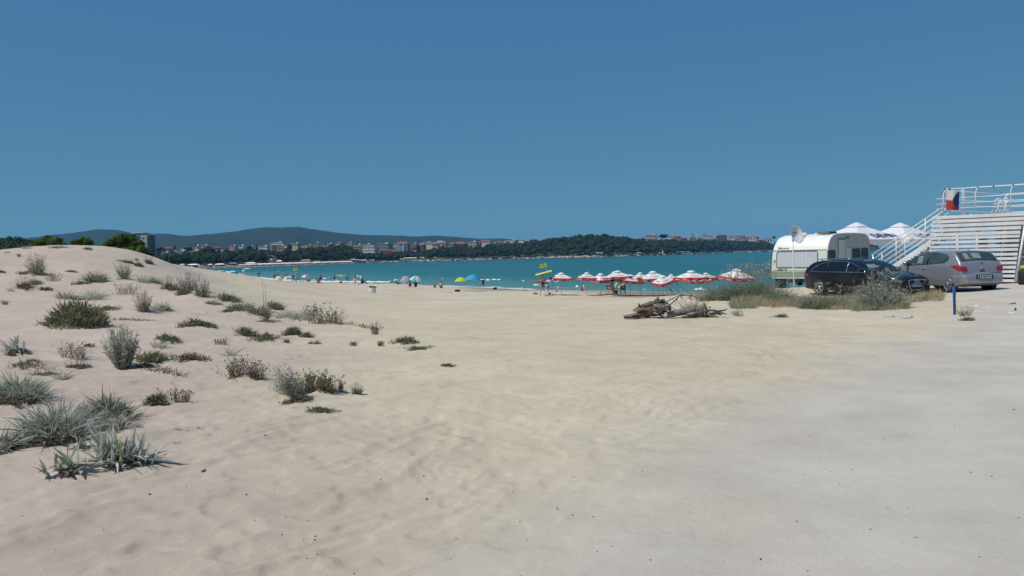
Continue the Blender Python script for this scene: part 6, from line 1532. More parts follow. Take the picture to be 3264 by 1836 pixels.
for a in [(1469.5, 929, 883, 897, 42, [M_lime], 'lime green umbrella beside the azure one', (0, 0)), (1508, 930, 875, 893, 54, [M_azure], 'azure blue umbrella beside the lime green one', (0, 8)),
          (1264, 906, 879, 890, 32, [M_flor], 'dark grey patterned umbrella, left of three tilted umbrellas', (14, -8)), (1292, 908, 880, 893, 36, [M_flor2], 'rosy grey floral umbrella in the middle of the tilted three', (20, -12)), (1326, 910, 880, 893, 40, [M_silver, M_umbw, M_tealu], 'silver white umbrella above the seated pair', (12, 12)),
          (890, 896, 880, 886, 26, [M_cream2, M_yel, M_umbw], 'cream and yellow tilted umbrella far along the beach', (10, 8)), (917, 897, 880, 886, 30, [M_pinku, M_umbw], 'pink and white tilted umbrella left of the far lifeguard stand', (8, -10)), (878, 893, 881, 886, 16, [M_navyu], 'dark navy umbrella at the far left of the bathers', (6, 18)),
          (976, 902, 876, 884, 34, [M_pinku, M_umbw, M_pinku, M_tealu], 'pink and white umbrella right of the far lifeguard stand', (0, 6)), (1086, 904, 876, 882, 28, [M_yel, M_orangeu], 'yellow and orange umbrella beside a pale turquoise one', (-4, 16)), (1101, 900, 875, 882, 22, [M_tealu], 'pale turquoise umbrella behind the yellow and orange one', (0, 22)),
          (1148, 905, 878, 884, 24, [M_umbw, M_greenu], 'white and green tilted umbrella beside a person in black', (8, 20)),
          (764, 882, 872, 877, 20, [M_umbw], 'white umbrella lowest on the far left sand', (0, 0)), (781, 880, 870.5, 875, 17, [M_pinku], 'small pink umbrella behind the far left white one', (0, 10))]:
    round_umbrella(*a[:7], tilt=a[7])

# ------------------------------------------------------------------ lifeguard stands
M_yroof = mat('yellow_roof_board', (.62, .60, .10), .6, var=.07, scale=2); M_yflag = mat('yellow_flag_cloth', (.62, .56, .015), .8, var=.08, trans=.25); M_yflag2 = mat('deep_yellow_cloth', (.46, .40, .01), .8, var=.1, trans=.2); M_iron = mat('dark_iron', (.03, .035, .04), .6, var=.2)
def lifeguard(u, vb, d, s_, label, detail, flag_label):
    p = at(u, vb, d); x0, z0 = p.x, gz(p.x, d)
    S = d / FPX
    t = empty('lifeguard_stand', (x0, d, z0), 0, label, 'lifeguard stand')
    P = lambda uu, vv, dy=0: (( (uu - u) * S), dy, (vb - vv) * S)
    for (uu, vv, dy) in ([(1723, 939, -.5), (1749, 928, .6), (1724, 932, .9), (1748, 934, -.3)] if detail else [(942, 893, 0), (948, 893, .4), (945, 893, -.6), (951, 893, .9)]):
        top = (866 if detail else 868) - (uu - u) * .22
        b = MB(); q = P(uu, vv, dy); b.tube([(q[0], q[1], -.4), (q[0], q[1], (vb - top) * S)], .035, 6); b.build('post', M_iron if dy > 0 else M_pole, t)
    x_l, x_r = ((1708.5, 873.5), (1760, 861.5)) if detail else ((928, 870.5), (953, 864.5))
    a, c = P(*x_l), P(*x_r)
    b = MB(); V = []
    for y in (-.75, .95):
        dz = 0.05 if y > 0 else -.03
        for q in (a, c): V += [(q[0], y, q[2] + dz), (q[0], y, q[2] + dz + .05)]
    b.add(V, [(0, 2, 3, 1), (4, 5, 7, 6), (0, 1, 5, 4), (2, 6, 7, 3), (1, 3, 7, 5), (0, 4, 6, 2)]); b.build('roof', M_yroof, t)
    fp0, fp1 = (P(1745.5, 862), P(1741, 834)) if detail else (P(946, 866), P(947, 848))
    b = MB(); b.tube([fp0, fp1], .022, 6); b.build('flagpole', M_pole, t)
    if detail:
        b = MB(); q0, q1 = P(1720.5, 889), P(1735, 875); b.box(((q0[0] + q1[0]) / 2, -.62, (q0[2] + q1[2]) / 2), (q1[0] - q0[0], .03, q1[2] - q0[2])); sg = b.build('notice_board', mat('board_white', (.50, .50, .50), .6, var=.05), t)
        for i in range(3):
            for j in range(2):
                b = MB(); w = (q1[0] - q0[0]); h = q1[2] - q0[2]; b.box((q0[0] + w * (.2 + .3 * i), -.642, q0[2] + h * (.26 + .42 * j)), (w * .2, .01, h * .2)); b.build('notice_symbol', M_iron if (i + j) % 3 else M_umbr, sg)
        b = MB(); q = P(1722, 912); r_ = P(1752, 912); b.box(((q[0] + r_[0]) / 2, .1, q[2]), (r_[0] - q[0], 1.1, .06)); b.build('platform', mat('red_platform', (.30, .05, .05), .7, var=.1), t)
        b = MB(); q = P(1738, 940, -.7); b.tube([(q[0], -.7, -.2), (q[0] + .05, -.7, (vb - 911) * S)], .04, 6); b.build('ladder_rail', mat('cream_wood', (.55, .48, .32), .7, var=.1), t)
        for vv in (931, 922, 914):
            b = MB(); b.tube([P(1725, vv, -.6), P(1738, vv, -.7)], .02, 5); b.build('rung', M_pole, t)
        b = MB(); b.tube([P(1746, 906, -.3), P(1760, 907, -.6), P(1759, 916, -.6), P(1744, 917, -.3)], .03, 6); b.build('handrail', mat('red_painted_rail', (.30, .06, .07), .6, var=.1), t)
    else:
        b = MB(); b.box((.15, .1, (vb - 886) * S), (.9, .8, .06)); b.build('platform', M_iron, t)
    # flag
    f0 = Vector(fp1) + (Vector(fp0) - Vector(fp1)) * (.12 if detail else .10); w = (20 if detail else 12) * S; h = (11.5 if detail else 8.5) * S; rows = []
    for j in range(9):
        rows.append([(f0.x - w * i / 14 + .0, f0.y + .08 * math.sin(i * .6 + j * .2), f0.z - h * j / 8 - .10 * w * (i / 14) + .03 * math.sin(i * .8)) for i in range(15)])
    b = MB(); b.grid(rows); mi = [1 if (1 < i < 12 and 1 < j < 6) else 0 for j in range(8) for i in range(14)]; b.m = mi
    o = b.build('flag', [M_yflag, M_yflag2]); o.location = t.location; tag(o, flag_label, 'flag')
    return t
lifeguard(1731, 938, 86, 1, 'near lifeguard stand with a slanted yellow roof and notice board', True, 'yellow flag flying above the near lifeguard stand')
lifeguard(944, 893, 176, 1, 'far lifeguard stand with a thin slanted yellow roof', False, 'yellow flag flying above the far lifeguard stand')
def rescue_board():
    p = at(1722, 897, 84); t = empty('rescue_board', (p.x, p.y, p.z), 0, 'red and white striped rescue board on the lifeguard stand', 'rescue board')
    S = 84 / FPX; L = 53 * S
    for k, (m_, y) in enumerate(((M_umbr, -.26), (M_umbw, -.09), (mat('orange_board', (.50, .13, .06), .6), .09), (M_yroof, .26))):
        rows = []
        for i in range(15):
            q = i / 14; x = -L / 2 + L * q; wd = math.sin(math.pi * min(max(q, .03), .97)) ** .5; rows.append([(x, (y - .09) * wd, .06 * wd - (q * .28) + .10), (x, (y + .09) * wd, .10 * wd - (q * .28) + .10)])
        b = MB(); b.grid(rows); b.grid([[(a[0], a[1], a[2] - .10) for a in r_] for r_ in rows]); b.grid([[(r_[0][0], r_[0][1], r_[0][2] - .10), r_[0]] for r_ in rows]); b.build('board_stripe', m_, t)
rescue_board()

# ------------------------------------------------------------------ bathers
def on_sand(u, v): p = sand_at(u, v); return (p.x, p.y, p.z)
def in_sea(u, v, sink=.35): p = sea_at(u, v); return (p.x, p.y, p.z - sink)
pl = person
pl(at(1731, 927, 86.2), R(170), 'stand', 1.72, 1, 'red', 'black', 'dark', 'lifeguard in red standing under the yellow roof')
pl(on_sand(1806, 925), R(-75), 'bend', 1.72, 0, 'white', 'white', 'dark_long', 'person in a white shirt bending forward near the waterline')
pl(at(1945, 936, 84.5), R(60), 'chairfwd', 1.80, 2, None, 'grey', 'dark', 'tanned man leaning forward on the orange chair', 1.15)
pl(at(1986, 936, 84.5), R(180), 'chair', 1.72, 0, None, 'green', 'blond', 'sunburnt person seen from behind on the green camp chair', 1.15)
pl(on_sand(1385, 917), R(176), 'sit', 1.30, 1, None, 'navy', 'dark', 'child sitting on the sand with back turned')
pl(on_sand(1406, 918), R(184), 'sit', 1.85, 0, None, 'black', 'dark', 'broad man with a pale pink back sitting beside the child', 1.2)
pl(on_sand(1306, 913), R(170), 'sit', 1.62, 2, None, 'black', 'dark_long', 'left person of the pair sitting on the red towel')
pl(on_sand(1325, 915), R(190), 'sit', 1.80, 2, 'black', 'black', 'dark_long', 'right person of the pair, in black, sitting under silver umbrella', 1.1)
pl(on_sand(1270, 907), R(75), 'sitlean', 1.72, 1, None, 'black', 'dark', 'person lying back under the dark grey patterned umbrella')
pl(in_sea(1540, 915), R(180), 'stand', 1.70, 0, 'black', 'black', 'dark', 'person in dark swimwear standing in the shallows by the azure umbrella')
pl(on_sand(1131, 910), R(35), 'walk', 1.60, 0, 'pink', 'white', 'brown', 'slim person walking along the waterline')
pl(on_sand(1155, 905), R(80), 'sit', 1.75, 2, 'black', 'black', 'dark', 'person in black sitting under the white and green umbrella')
pl(on_sand(1021, 904.5), R(20), 'stand', 1.45, 1, 'pink', 'navy', 'dark', 'child in dark swimwear standing behind a crouching child')
pl(on_sand(1015, 905), R(-60), 'crouch', 1.25, 1, 'orange', 'red', 'brown', 'crouching child in orange beside a standing child')
pl(in_sea(1066, 895, .4), R(200), 'stand', 1.65, 1, None, 'navy', 'dark', 'bather standing in the water left of the yellow and orange umbrella')
pl(on_sand(1093, 897), R(10), 'stand', 1.72, 2, 'navy', 'black', 'dark', 'person in dark clothes standing below the yellow and orange umbrella')
pl(in_sea(1107, 895, .3), R(-20), 'stand', 1.65, 1, None, 'blue', 'dark', 'person standing in shallow water below the turquoise umbrella')
pl(on_shore(935, 899.5), R(160), 'stand', 1.80, 1, 'red', 'red', 'brown', 'large person in red standing left of the far lifeguard stand', 1.15)
pl(on_shore(914, 896.5), R(180), 'stand', 1.75, 1, 'red', 'grey', 'dark', 'person with a red hat behind the pink and white umbrella', 1.0, hat='red')
pl(on_shore(887, 894.5), R(150), 'stand', 1.70, 1, 'black', 'khaki', 'brown', 'person standing behind the cream and yellow umbrella')
pl(on_shore(875, 891.5), R(80), 'bend', 1.70, 2, 'black', 'black', 'dark', 'person in black bending beside the navy umbrella')
pl(on_shore(829, 887.5), R(30), 'walk', 1.75, 2, 'navy', 'white', 'dark', 'leftmost walker in dark clothes at the far waterline')
pl(on_shore(823, 886.5), R(10), 'stand', 1.65, 1, 'green', 'navy', 'brown', 'person standing close behind the leftmost walker')
pl(in_sea(754, 877.5, .5), R(0), 'stand', 1.7, 2, 'black', 'black', 'dark', 'bather wading in the surf at the far left')
pl(in_sea(705, 867, .3), R(60), 'bend', 1.7, 2, 'navy', 'black', 'dark', 'dark bather stooping in the far left surf')
for k, (u, v, lab) in enumerate(((1640, 893, 'lone swimmer head out in the calm water'), (862, 868, 'swimmer head left of the far yellow flag'), (903, 854, 'small swimmer head far out near the opposite beach'))):
    p = sea_at(u, v); pl((p.x, p.y, p.z - 1.42), R(150), 'stand', 1.7, 1, None, 'black', 'dark', lab)
# chairs
def plastic_chair(loc, rz, m_, label, name='plastic_chair'):
    t = empty(name, loc, rz, label, 'chair'); b = MB(); b.box((0, 0, .42), (.48, .46, .035)); b.build('seat', m_, t, bevel=.01)
    rows = [[(x, .22 + .10 * q - .03 * math.cos(x * 5), .44 + .42 * q) for x in np.linspace(-.24, .24, 7)] for q in np.linspace(0, 1, 5)]
    b = MB(); b.grid(rows); b.grid([[(x, y + .02, z) for x, y, z in r_] for r_ in rows]); b.build('backrest', m_, t)
    for sx in (-1, 1):
        for sy in (-1, 1): b = MB(); b.tube([(sx * .21, sy * .20, .42), (sx * .25, sy * .25, 0)], [.022, .028], 6); b.build('leg', m_, t)
        b = MB(); b.tube([(sx * .25, .26, .64), (sx * .27, 0, .64), (sx * .25, -.2, .60), (sx * .25, -.23, .42)], .022, 6); b.build('armrest', m_, t)
    return t
plastic_chair(at(1943, 936, 84.6), R(60), mat('orange_plastic', (.52, .22, .02), .45, var=.05), 'orange plastic chair under the tanned man')
plastic_chair(at(1986, 936, 84.5), R(180), M_cl['green'], 'dark green camp chair with its back to us', 'camp_chair')
def closed_umbrella():
    p = at(1953.5, 937, 86); t = empty('closed_umbrella', p, 0, 'closed dark umbrella standing between the two chairs', 'umbrella')
    S = 86 / FPX; b = MB(); b.tube([(0, 0, -.3), (0, 0, 52 * S)], .02, 6); b.build('pole', M_iron, t)
    b = MB(); b.lathe([(.05, 38 * S), (.19, 41 * S), (.16, 47 * S), (.06, 52 * S), (.01, 53 * S)], 12); b.build('folded_canopy', M_cl['black'], t)
closed_umbrella()
def ring():
    p = at(1969, 911, 84); b = MB(); n = 24; R0, r0 = .23, .09; V = []; F = []; mi = []
    for i in range(n):
        for j in range(10):
            a = 2 * math.pi * i / n; c = 2 * math.pi * j / 10; V.append(((R0 + r0 * math.cos(c)) * math.cos(a), r0 * math.sin(c), (R0 + r0 * math.cos(c)) * math.sin(a)))
    for i in range(n):
        for j in range(10): F.append((i * 10 + j, ((i + 1) % n) * 10 + j, ((i + 1) % n) * 10 + (j + 1) % 10, i * 10 + (j + 1) % 10)); mi.append(1 if (i // 3) % 4 == 1 else 0)
    b.add(V, F, 0, True); b.m = mi; o = b.build('swim_ring', [mat('pale_yellow_vinyl', (.62, .62, .22), .35), mat('dark_print', (.08, .09, .05), .5)], loc=p); tag(o, 'yellow swim ring hanging on the umbrella pole', 'swim ring')
ring()
def bag(u, v, w, h, m_, label, name='beach_bag', cat='bag', squash=.7):
    p = sand_at(u, v); S = p.y / FPX; b = MB(); rr = random.Random(u); W_ = w * S / 2; H_ = h * S
    for k in range(4): b.ball((W_ * rr.uniform(-.45, .45), rr.uniform(-.1, .1), H_ * rr.uniform(.32, .48)), (W_ * rr.uniform(.5, .62), W_ * squash * .6, H_ * rr.uniform(.42, .55)), 0, 10, 6)
    tag(b.build(name, m_, loc=p), label, cat)
bag(1458, 930, 20, 8, M_cl['black'], 'black bag on the sand under the lime umbrella'); bag(1578, 923, 14, 8, M_cl['navy'], 'navy bag with a pale towel on the open sand'); bag(1579, 921, 11, 8, mat('pale_blue_towel', (.36, .48, .62), .9, var=.1), 'pale blue towel heaped on the navy bag', 'towel', 'towel')
bag(1752, 938, 9, 6, M_cl['black'], 'small black bag right of the near lifeguard stand'); bag(1763, 939, 5, 3, M_cl['grey'], 'tiny grey bag beside the small black one'); bag(1707, 938, 20, 6, mat('red_brown_cloth', (.26, .07, .05), .9, var=.2), 'red brown towel bundle left of the near lifeguard stand', 'towel_bundle', 'towel')
bag(1963, 936, 13, 15, mat('maroon_bag', (.05, .015, .02), .7), 'dark maroon bag between the two seated people'); bag(1676, 927, 9, 5, M_cl['grey'], 'grey bundle left in a row of towels'); bag(1690, 926, 8, 4, M_cl['white'], 'white towel right in a row of towels', 'towel', 'towel'); bag(1774, 930, 9, 4, M_iron, 'dark sandals by the yellow marker post', 'sandals', 'sandals')
bag(983, 903, 13, 11, M_cl['khaki'], 'khaki heap of beach things under the pink umbrella'); bag(942, 894, 9, 6, mat('maroon_cloth', (.14, .02, .03), .9), 'maroon heap beside the large person in red'); bag(966, 903, 10, 6, M_cl['white'], 'white cool box shaped heap left of the khaki one', 'cool_box', 'box'); bag(1143, 906, 13, 5, mat('lilac_towel', (.46, .44, .56), .9, var=.2), 'lilac towels beside the person in black', 'towel', 'towel')
bag(1913, 936, 5, 3, M_iron, 'small dark bundle at the foot of the low umbrella'); bag(1086, 902, 9, 6, M_iron, 'small dark chair shaped bundle below the yellow umbrella')
def flat_cloth(u, v, w, m_, label):
    p = sand_at(u, v); S = p.y / FPX; W_ = w * S; rows = [[(x, y, gz(p.x + x, p.y + y) - p.z + .03 + .02 * math.sin(x * 7 + y * 5)) for x in np.linspace(-W_ / 2, W_ / 2, 9)] for y in np.linspace(-.45, .45, 5)]
    b = MB(); b.grid(rows); tag(b.build('towel', m_, loc=p), label, 'towel')
flat_cloth(1308, 915, 26, mat('crimson_towel', (.42, .02, .06), .9, var=.08), 'crimson towel under the seated pair'); flat_cloth(1435, 932, 16, M_yel, 'yellow towel flat on the sand left of the black bag'); flat_cloth(1944, 943, 10, M_cl['white'], 'white paper lying in front of the orange chair')
def red_bin():
    p = sand_at(1855.5, 927); S = p.y / FPX; b = MB(); b.lathe([(.10, 0), (.125, .02), (.13, .40), (.12, .45), (.0, .45)], 14); tag(b.build('red_drum', mat('red_orange_drum', (.45, .06, .03), .5, var=.1), loc=p), 'red orange drum by the waterline', 'drum'); bpy.data.objects['red_drum'].scale = (1.0 * S / .034, 1.0 * S / .034, 1.0 * S / .034)
red_bin()
for u, v, h, lab in ((1778.5, 925.5, 13, 'yellow marker post near the bending person'), (1861, 927, 18, 'pale yellow marker post beside the red drum'), (1664, 927, 11, 'thin pale marker post left of the towel row')):
    p = sand_at(u, v); S = p.y / FPX; b = MB(); b.tube([(0, 0, -.2), (0, 0, h * S)], .06, 8); b.lathe([(.065, h * S), (.05, h * S + .05), (0, h * S + .06)], 8, cap=False); tag(b.build('marker_post', mat('yellow_post_paint', (.60, .55, .25), .6, var=.1) if u > 1700 else M_pole, loc=p), lab, 'post')
def rope():
    P = [sand_at(u, v) + Vector((0, 0, h)) for u, v, h in ((1754, 925.5, .32), (1778, 925.5, .38), (1820, 926.2, .33), (1861, 927, .38))]
    b = MB(); b.tube(P, .012, 5); tag(b.build('rope', M_pole), 'thin pale rope strung between the yellow marker posts', 'rope')
rope()
# surf
def surf():
    b = MB(); rr = random.Random(3)
    L = [(787, 857, 24, 2.5), (776, 864, 10, 4), (735, 866, 40, 3), (700, 864, 40, 2.2), (668, 862, 26, 2.0), (800, 884.5, 50, 3.2), (845, 889, 46, 3), (760, 876, 34, 3), (720, 869.5, 40, 3), (1036, 888, 12, 3.5), (1047, 885, 8, 2.0), (1000, 892, 16, 1.5), (1068, 893, 22, 2.2), (1262, 893, 16, 4.5), (1494, 890, 16, 3.8), (1538, 891, 14, 3.6), (1555, 893.5, 20, 5), (1575, 892, 18, 4.5), (1590, 892.5, 16, 4),
         (1749, 897, 18, 6.5), (1774, 897, 17, 7), (1709, 909, 22, 5), (1741, 911, 10, 4), (1840, 913, 10, 5), (1668, 895, 7, 4), (2006, 900, 26, 5), (2030, 897, 18, 4), (2222, 923, 16, 6), (2235, 921, 14, 6), (2245, 924, 10, 5), (1853, 891, 10, 3), (1340, 910, 10, 2), (1410, 887, 6, 1.4), (1372, 884, 6, 1.4), (1330, 895, 8, 1.5), (2052, 922, 16, 1.6), (1612, 892, 5, 1.5), (1794, 862, 4, 1.2), (2172, 896, 5, 1.5), (888, 866, 6, 1.2), (1286, 904, 10, 3), (1268, 907, 22, 3)]
    for u, v, w, h in L:
        p = sea_at(u, v); S = p.y / FPX; W_ = w * S; H_ = max(h * S, .06); n = max(6, int(w * 1.2)); ph = rr.uniform(0, 6)
        rows = []
        for q in np.linspace(-1, 1, 7):
            rows.append([(p.x + x, p.y + q * H_ * 2.2 + .35 * math.sin(x * 1.3 + ph), p.z - .04 + H_ * max(0, 1 - q * q) * (1 - (2 * abs(x) / W_) ** 2.5) * (.55 + .45 * abs(math.sin(x * (6.0 / max(W_, .5)) + ph))) + rr.uniform(0, .02)) for x in np.linspace(-W_ / 2, W_ / 2, n)])
        b.grid(rows)
    for u0, v0, u1, v1 in ((640, 861, 760, 880), (760, 880, 870, 891), (870, 891, 960, 897), (960, 897.5, 1130, 899), (1130, 899, 1245, 900)):
        n = 60; rows = []
        for q in (-1, -.4, .3, 1):
            row = []
            for i in range(n + 1):
                f = i / n; p = sea_at(u0 + (u1 - u0) * f, v0 + (v1 - v0) * f + .3); k = .5 + .5 * math.sin(i * .7 + u0)
                row.append((p.x, p.y + q * (1.4 + 1.6 * k) + .8 * math.sin(i * .35), ZW + .05 + (.16 + .12 * k) * (1 - abs(q))))
            rows.append(row)
        b.grid(rows)
    tag(b.build('surf_foam', mat('sea_foam', (.78, .80, .80), .9, col2=(.50, .60, .62), scale=1.4), kind='stuff'), 'white breaking wave crests and foam', 'foam')
surf()
# bin on the sand
def beach_bin():
    p = sand_at(1186, 948); S = p.y / FPX
    t = empty('litter_bin', (p.x, p.y, p.z - .03), 0, 'dented white barrel used as a litter bin on the sand', 'litter bin'); t.rotation_euler = (R(3), R(7), 0)
    r = 11 * S; h = 28 * S; n = 26; V = []; F = []
    Z = [0, .03, .25, .26, .5, .52, .75, .97, 1.0]
    for z in Z:
        for j in range(n):
            a = 2 * math.pi * j / n; k = 1 + (.02 if z in (.26, .52) else 0) - .05 * max(0, math.cos(a - 4.4)) ** 6 * math.sin(z * 3); V.append((r * k * math.cos(a), r * k * math.sin(a), z * h))
    for i in range(len(Z) - 1):
        for j in range(n): F.append((i * n + j, i * n + (j + 1) % n, (i + 1) * n + (j + 1) % n, (i + 1) * n + j))
    b = MB(); b.add(V, F, 0, True); b.build('drum', mat('dented_white_drum', (.60, .61, .62), .6, col2=(.78, .78, .78), scale=5), t)
    b = MB(); b.lathe([(r * .98, h * .96), (r * .9, h * .93), (0, h * .92)], n, cap=False); b.build('drum_inside', M_black, t)
    b = MB(); b.tube([(r * 1.0 * math.cos(a), r * math.sin(a), h * (1.01 + .05 * math.sin(a * .9))) for a in np.linspace(.4, 4.2, 14)], .035, 6); b.build('bag_rim', M_black, t)
beach_bin()
# ------------------------------------------------------------------ dune plants
prn = np.random.default_rng(21)
M_sil = leafmat('silver_leaf', (0.33, 0.35, 0.28), (0.51, 0.53, 0.445), 9, .7, .35); M_sil2 = leafmat('silver_leaf_pale', (0.50, 0.53, 0.48), (0.66, 0.68, 0.63), 9, .7, .3)
M_sg = leafmat('grey_green_leaf', (0.215, 0.25, 0.165), (0.37, 0.40, 0.28), 9, .7, .4); M_ol = leafmat('olive_leaf', (0.16, 0.17, 0.085), (0.32, 0.32, 0.17), 9, .7, .35)
M_dg = leafmat('dark_green_leaf', (0.095, 0.125, 0.068), (0.20, 0.235, 0.13), 9, .7, .35); M_br = leafmat('brown_dry_leaf', (0.14, 0.105, 0.078), (0.31, 0.24, 0.175), 9, .8, .2)
M_st = leafmat('straw_leaf', (0.34, 0.265, 0.15), (0.54, 0.45, 0.29), 9, .8, .25); M_tw = mat('grey_brown_twig', (.12, .09, .07), .9, col2=(.26, .21, .17), scale=12); M_yl = leafmat('yellowed_leaf', (.42, .33, .08), (.56, .46, .16), 9, .7, .2)
M_bg = leafmat('shrub_green_leaf', (0.045, 0.085, 0.014), (0.11, 0.165, 0.032), 1.6, .7, .25)

class Strips:
    def __init__(s): s.V = []; s.F = []; s.M = []; s.b = 0
    def blades(s, P, D, L, W, bend, mi, n=4, fold=0.0):
        """P,D (k,3): base and start direction; bend: how far the tip droops or curls, as a vector (k,3)"""
        k = len(P); t = np.linspace(0, 1, n + 1); D = D / np.linalg.norm(D, axis=1)[:, None]
        ctr = P[:, None] + D[:, None] * (L[:, None] * t)[..., None] + bend[:, None] * (t ** 2)[None, :, None]
        sd = np.cross(D, prn.normal(size=(k, 3)) * .5 + np.array([0, 0, .01])); sd /= np.linalg.norm(sd, axis=1)[:, None] + 1e-9
        wt = np.clip(np.minimum(.55 + t * 1.6, 1.25 * (1 - t ** 2.2) + .04), 0.03, 1)
        off = sd[:, None] * (W[:, None] * wt)[..., None] * .5
        A = ctr - off; B = ctr + off
        V = np.stack([A, B], 2).reshape(k, -1, 3)      # (k, 2(n+1), 3)
        F = np.array([(2 * i, 2 * i + 1, 2 * i + 3, 2 * i + 2) for i in range(n)])
        s.V.append(V.reshape(-1, 3)); s.F.append((F[None] + (np.arange(k) * 2 * (n + 1))[:, None, None] + s.b).reshape(-1, 4)); s.M.append(np.repeat(np.broadcast_to(mi, (k,)), n)); s.b += k * 2 * (n + 1)
    def stems(s, C, r, mi):
        """C (k,m,3) polylines as three sided tubes"""
        k, m, _ = C.shape; ang = np.array([0, 2.1, 4.2]); o = np.stack([np.cos(ang), np.sin(ang), np.zeros(3)], 1)
        rr = np.asarray(r)[:, None] * np.linspace(1, .45, m)[None]
        V = C[:, :, None] + o[None, None] * rr[..., None, None]
        F = []
        for i in range(m - 1):
            for j in range(3): j2 = (j + 1) % 3; F.append((i * 3 + j, i * 3 + j2, (i + 1) * 3 + j2, (i + 1) * 3 + j))
        F = np.array(F); s.V.append(V.reshape(-1, 3)); s.F.append((F[None] + (np.arange(k) * m * 3)[:, None, None] + s.b).reshape(-1, 4)); s.M.append(np.repeat(np.broadcast_to(mi, (k,)), len(F))); s.b += k * m * 3
    def build(s, name, mats, parent=None, origin=None):
        V = np.concatenate(s.V)
        if origin is not None: V = V - np.array(origin)
        o = np_mesh(name, V, np.concatenate(s.F), mats, False, parent, None, np.concatenate(s.M))
        if origin is not None and parent is None: o.location = origin
        return o
def rdir(k, up_lo, up_hi):
    a = prn.uniform(0, 2 * math.pi, k); e = prn.uniform(up_lo, up_hi, k); return np.stack([np.cos(a) * np.cos(e), np.sin(a) * np.cos(e), np.sin(e)], 1)
def spread(p, k, rx, ry):
    a = prn.uniform(0, 6.283, k); q = np.sqrt(prn.uniform(0, 1, k)); x = p.x + rx * q * np.cos(a); y = p.y + ry * q * np.sin(a)
    return np.stack([x, y, height(x, y) - .01], 1), q
def along(pts, r=0.006, mi=0):
    return np.array([pts])

def pl_tuft(S, p, w, h, mi, dens=1.0, wid=.012, lo=.35, bushy=False):
    k = int(min(1100, 85 * dens * max(.4, w / .5)))
    P, q = spread(p, k, w * .30, w * .22); c = np.array(p)
    D = rdir(k, lo, 1.5); out = (P - c) / (w * .3 + 1e-6); D = D + out * np.array([.8, .8, 0]); D[:, 2] = np.abs(D[:, 2]) + .25
    L = h * prn.uniform(.30, 1.12, k) ** 1.0 * (1.0 - .25 * q); B = D * 0; B[:, 2] = -h * prn.uniform(0, .40, k); B[:, :2] = out[:, :2] * (h * prn.uniform(0, .35, k))[:, None] + prn.normal(0, .16, (k, 2)) * h
    S.blades(P, D, L, wid * prn.uniform(.6, 1.3, k), B, prn.choice(mi, k), 4)
def pl_bush(S, p, w, h, mi, stemi, dens=1.0, lean=(0, 0)):
    k = int(46 * dens)
    P, q = spread(p, k, w * .16, w * .14); c = np.array(p); out = (P - c) / (w * .16 + 1e-6)
    T = P + np.stack([out[:, 0] * w * .40 + lean[0] * h + prn.normal(0, .10, k) * w, out[:, 1] * w * .32 + prn.normal(0, .08, k) * w + lean[1] * h, h * prn.uniform(.40, 1.12, k) * (1 - .30 * q)], 1)
    t = np.linspace(0, 1, 6); C = P[:, None] + (T - P)[:, None] * t[None, :, None]; C[:, :, :2] += (out[:, None, :2] * (np.sin(t * 3.1) * w * .02)[None, :, None]) + prn.normal(0, .008, (k, 6, 2))
    S.stems(C, np.full(k, max(.0035, h * .006)), stemi)
    m = 24
    tt = prn.uniform(.05, 1.0, (k, m)) ** 1.25; idx = tt * 5; i0 = np.minimum(idx.astype(int), 4); fr = (idx - i0)[..., None]
    Q = C[np.arange(k)[:, None], i0] * (1 - fr) + C[np.arange(k)[:, None], i0 + 1] * fr; Q = Q.reshape(-1, 3); n = len(Q)
    S.blades(Q, rdir(n, -.1, 1.3), h * prn.uniform(.04, .11, n), h * prn.uniform(.010, .022, n), prn.normal(0, .01, (n, 3)) * h, prn.choice(mi, n), 2)
def pl_mat(S, p, w, h, mi, stemi, dens=1.0, slope=0.0):
    k = int(max(4, 8 * dens)); m = 12
    P, q = spread(p, k, w * .22, w * .10); a = prn.uniform(0, 6.28, k); C = np.empty((k, m, 3)); x, y = P[:, 0].copy(), P[:, 1].copy(); st = w * prn.uniform(.3, .75, k) / m
    for i in range(m):
        C[:, i, 0] = x; C[:, i, 1] = y; a += prn.normal(0, .4, k); x = x + np.cos(a) * st; y = y + np.sin(a) * st * .7
    z = height(C[..., 0], C[..., 1]); lift = np.abs(np.sin(np.arange(m) * .9 + prn.uniform(0, 3, (k, 1)))) * prn.uniform(.0, .55, (k, 1)) ** 1.5 * h; C[..., 2] = z + .004 + lift
    S.stems(C, np.full(k, .004), stemi)
    Q = np.repeat(C.reshape(-1, 3), 5, 0); Q += prn.normal(0, 1, Q.shape) * np.array([w * .018, w * .015, h * .10]); Q[:, 2] = np.maximum(Q[:, 2], height(Q[:, 0], Q[:, 1])); n = len(Q)
    S.blades(Q, rdir(n, .0, 1.2), prn.uniform(.3, 1.0, n) * max(h * .50, .03), prn.uniform(.6, 1.3, n) * np.clip(h * .08, .006, .013), prn.normal(0, .1, (n, 3)) * h, prn.choice(mi, n), 2)
def pl_cushion(S, p, w, h, mi):
    k = 1150; a = prn.uniform(0, 6.28, k); q = np.sqrt(prn.uniform(0, 1, k)); x = p.x + w * .5 * q * np.cos(a); y = p.y + w * .38 * q * np.sin(a); z = height(x, y) + h * .78 * np.sqrt(np.clip(1 - q ** 2.2, 0, 1)) * prn.uniform(.2, 1, k)
    P = np.stack([x, y, z], 1); D = rdir(k, .2, 1.4) + np.stack([np.cos(a) * q, np.sin(a) * q, 0 * q], 1) * .8
    S.blades(P, D, h * prn.uniform(.22, .5, k), h * prn.uniform(.03, .06, k), prn.normal(0, .05, (k, 3)) * h, prn.choice(mi, k), 3)
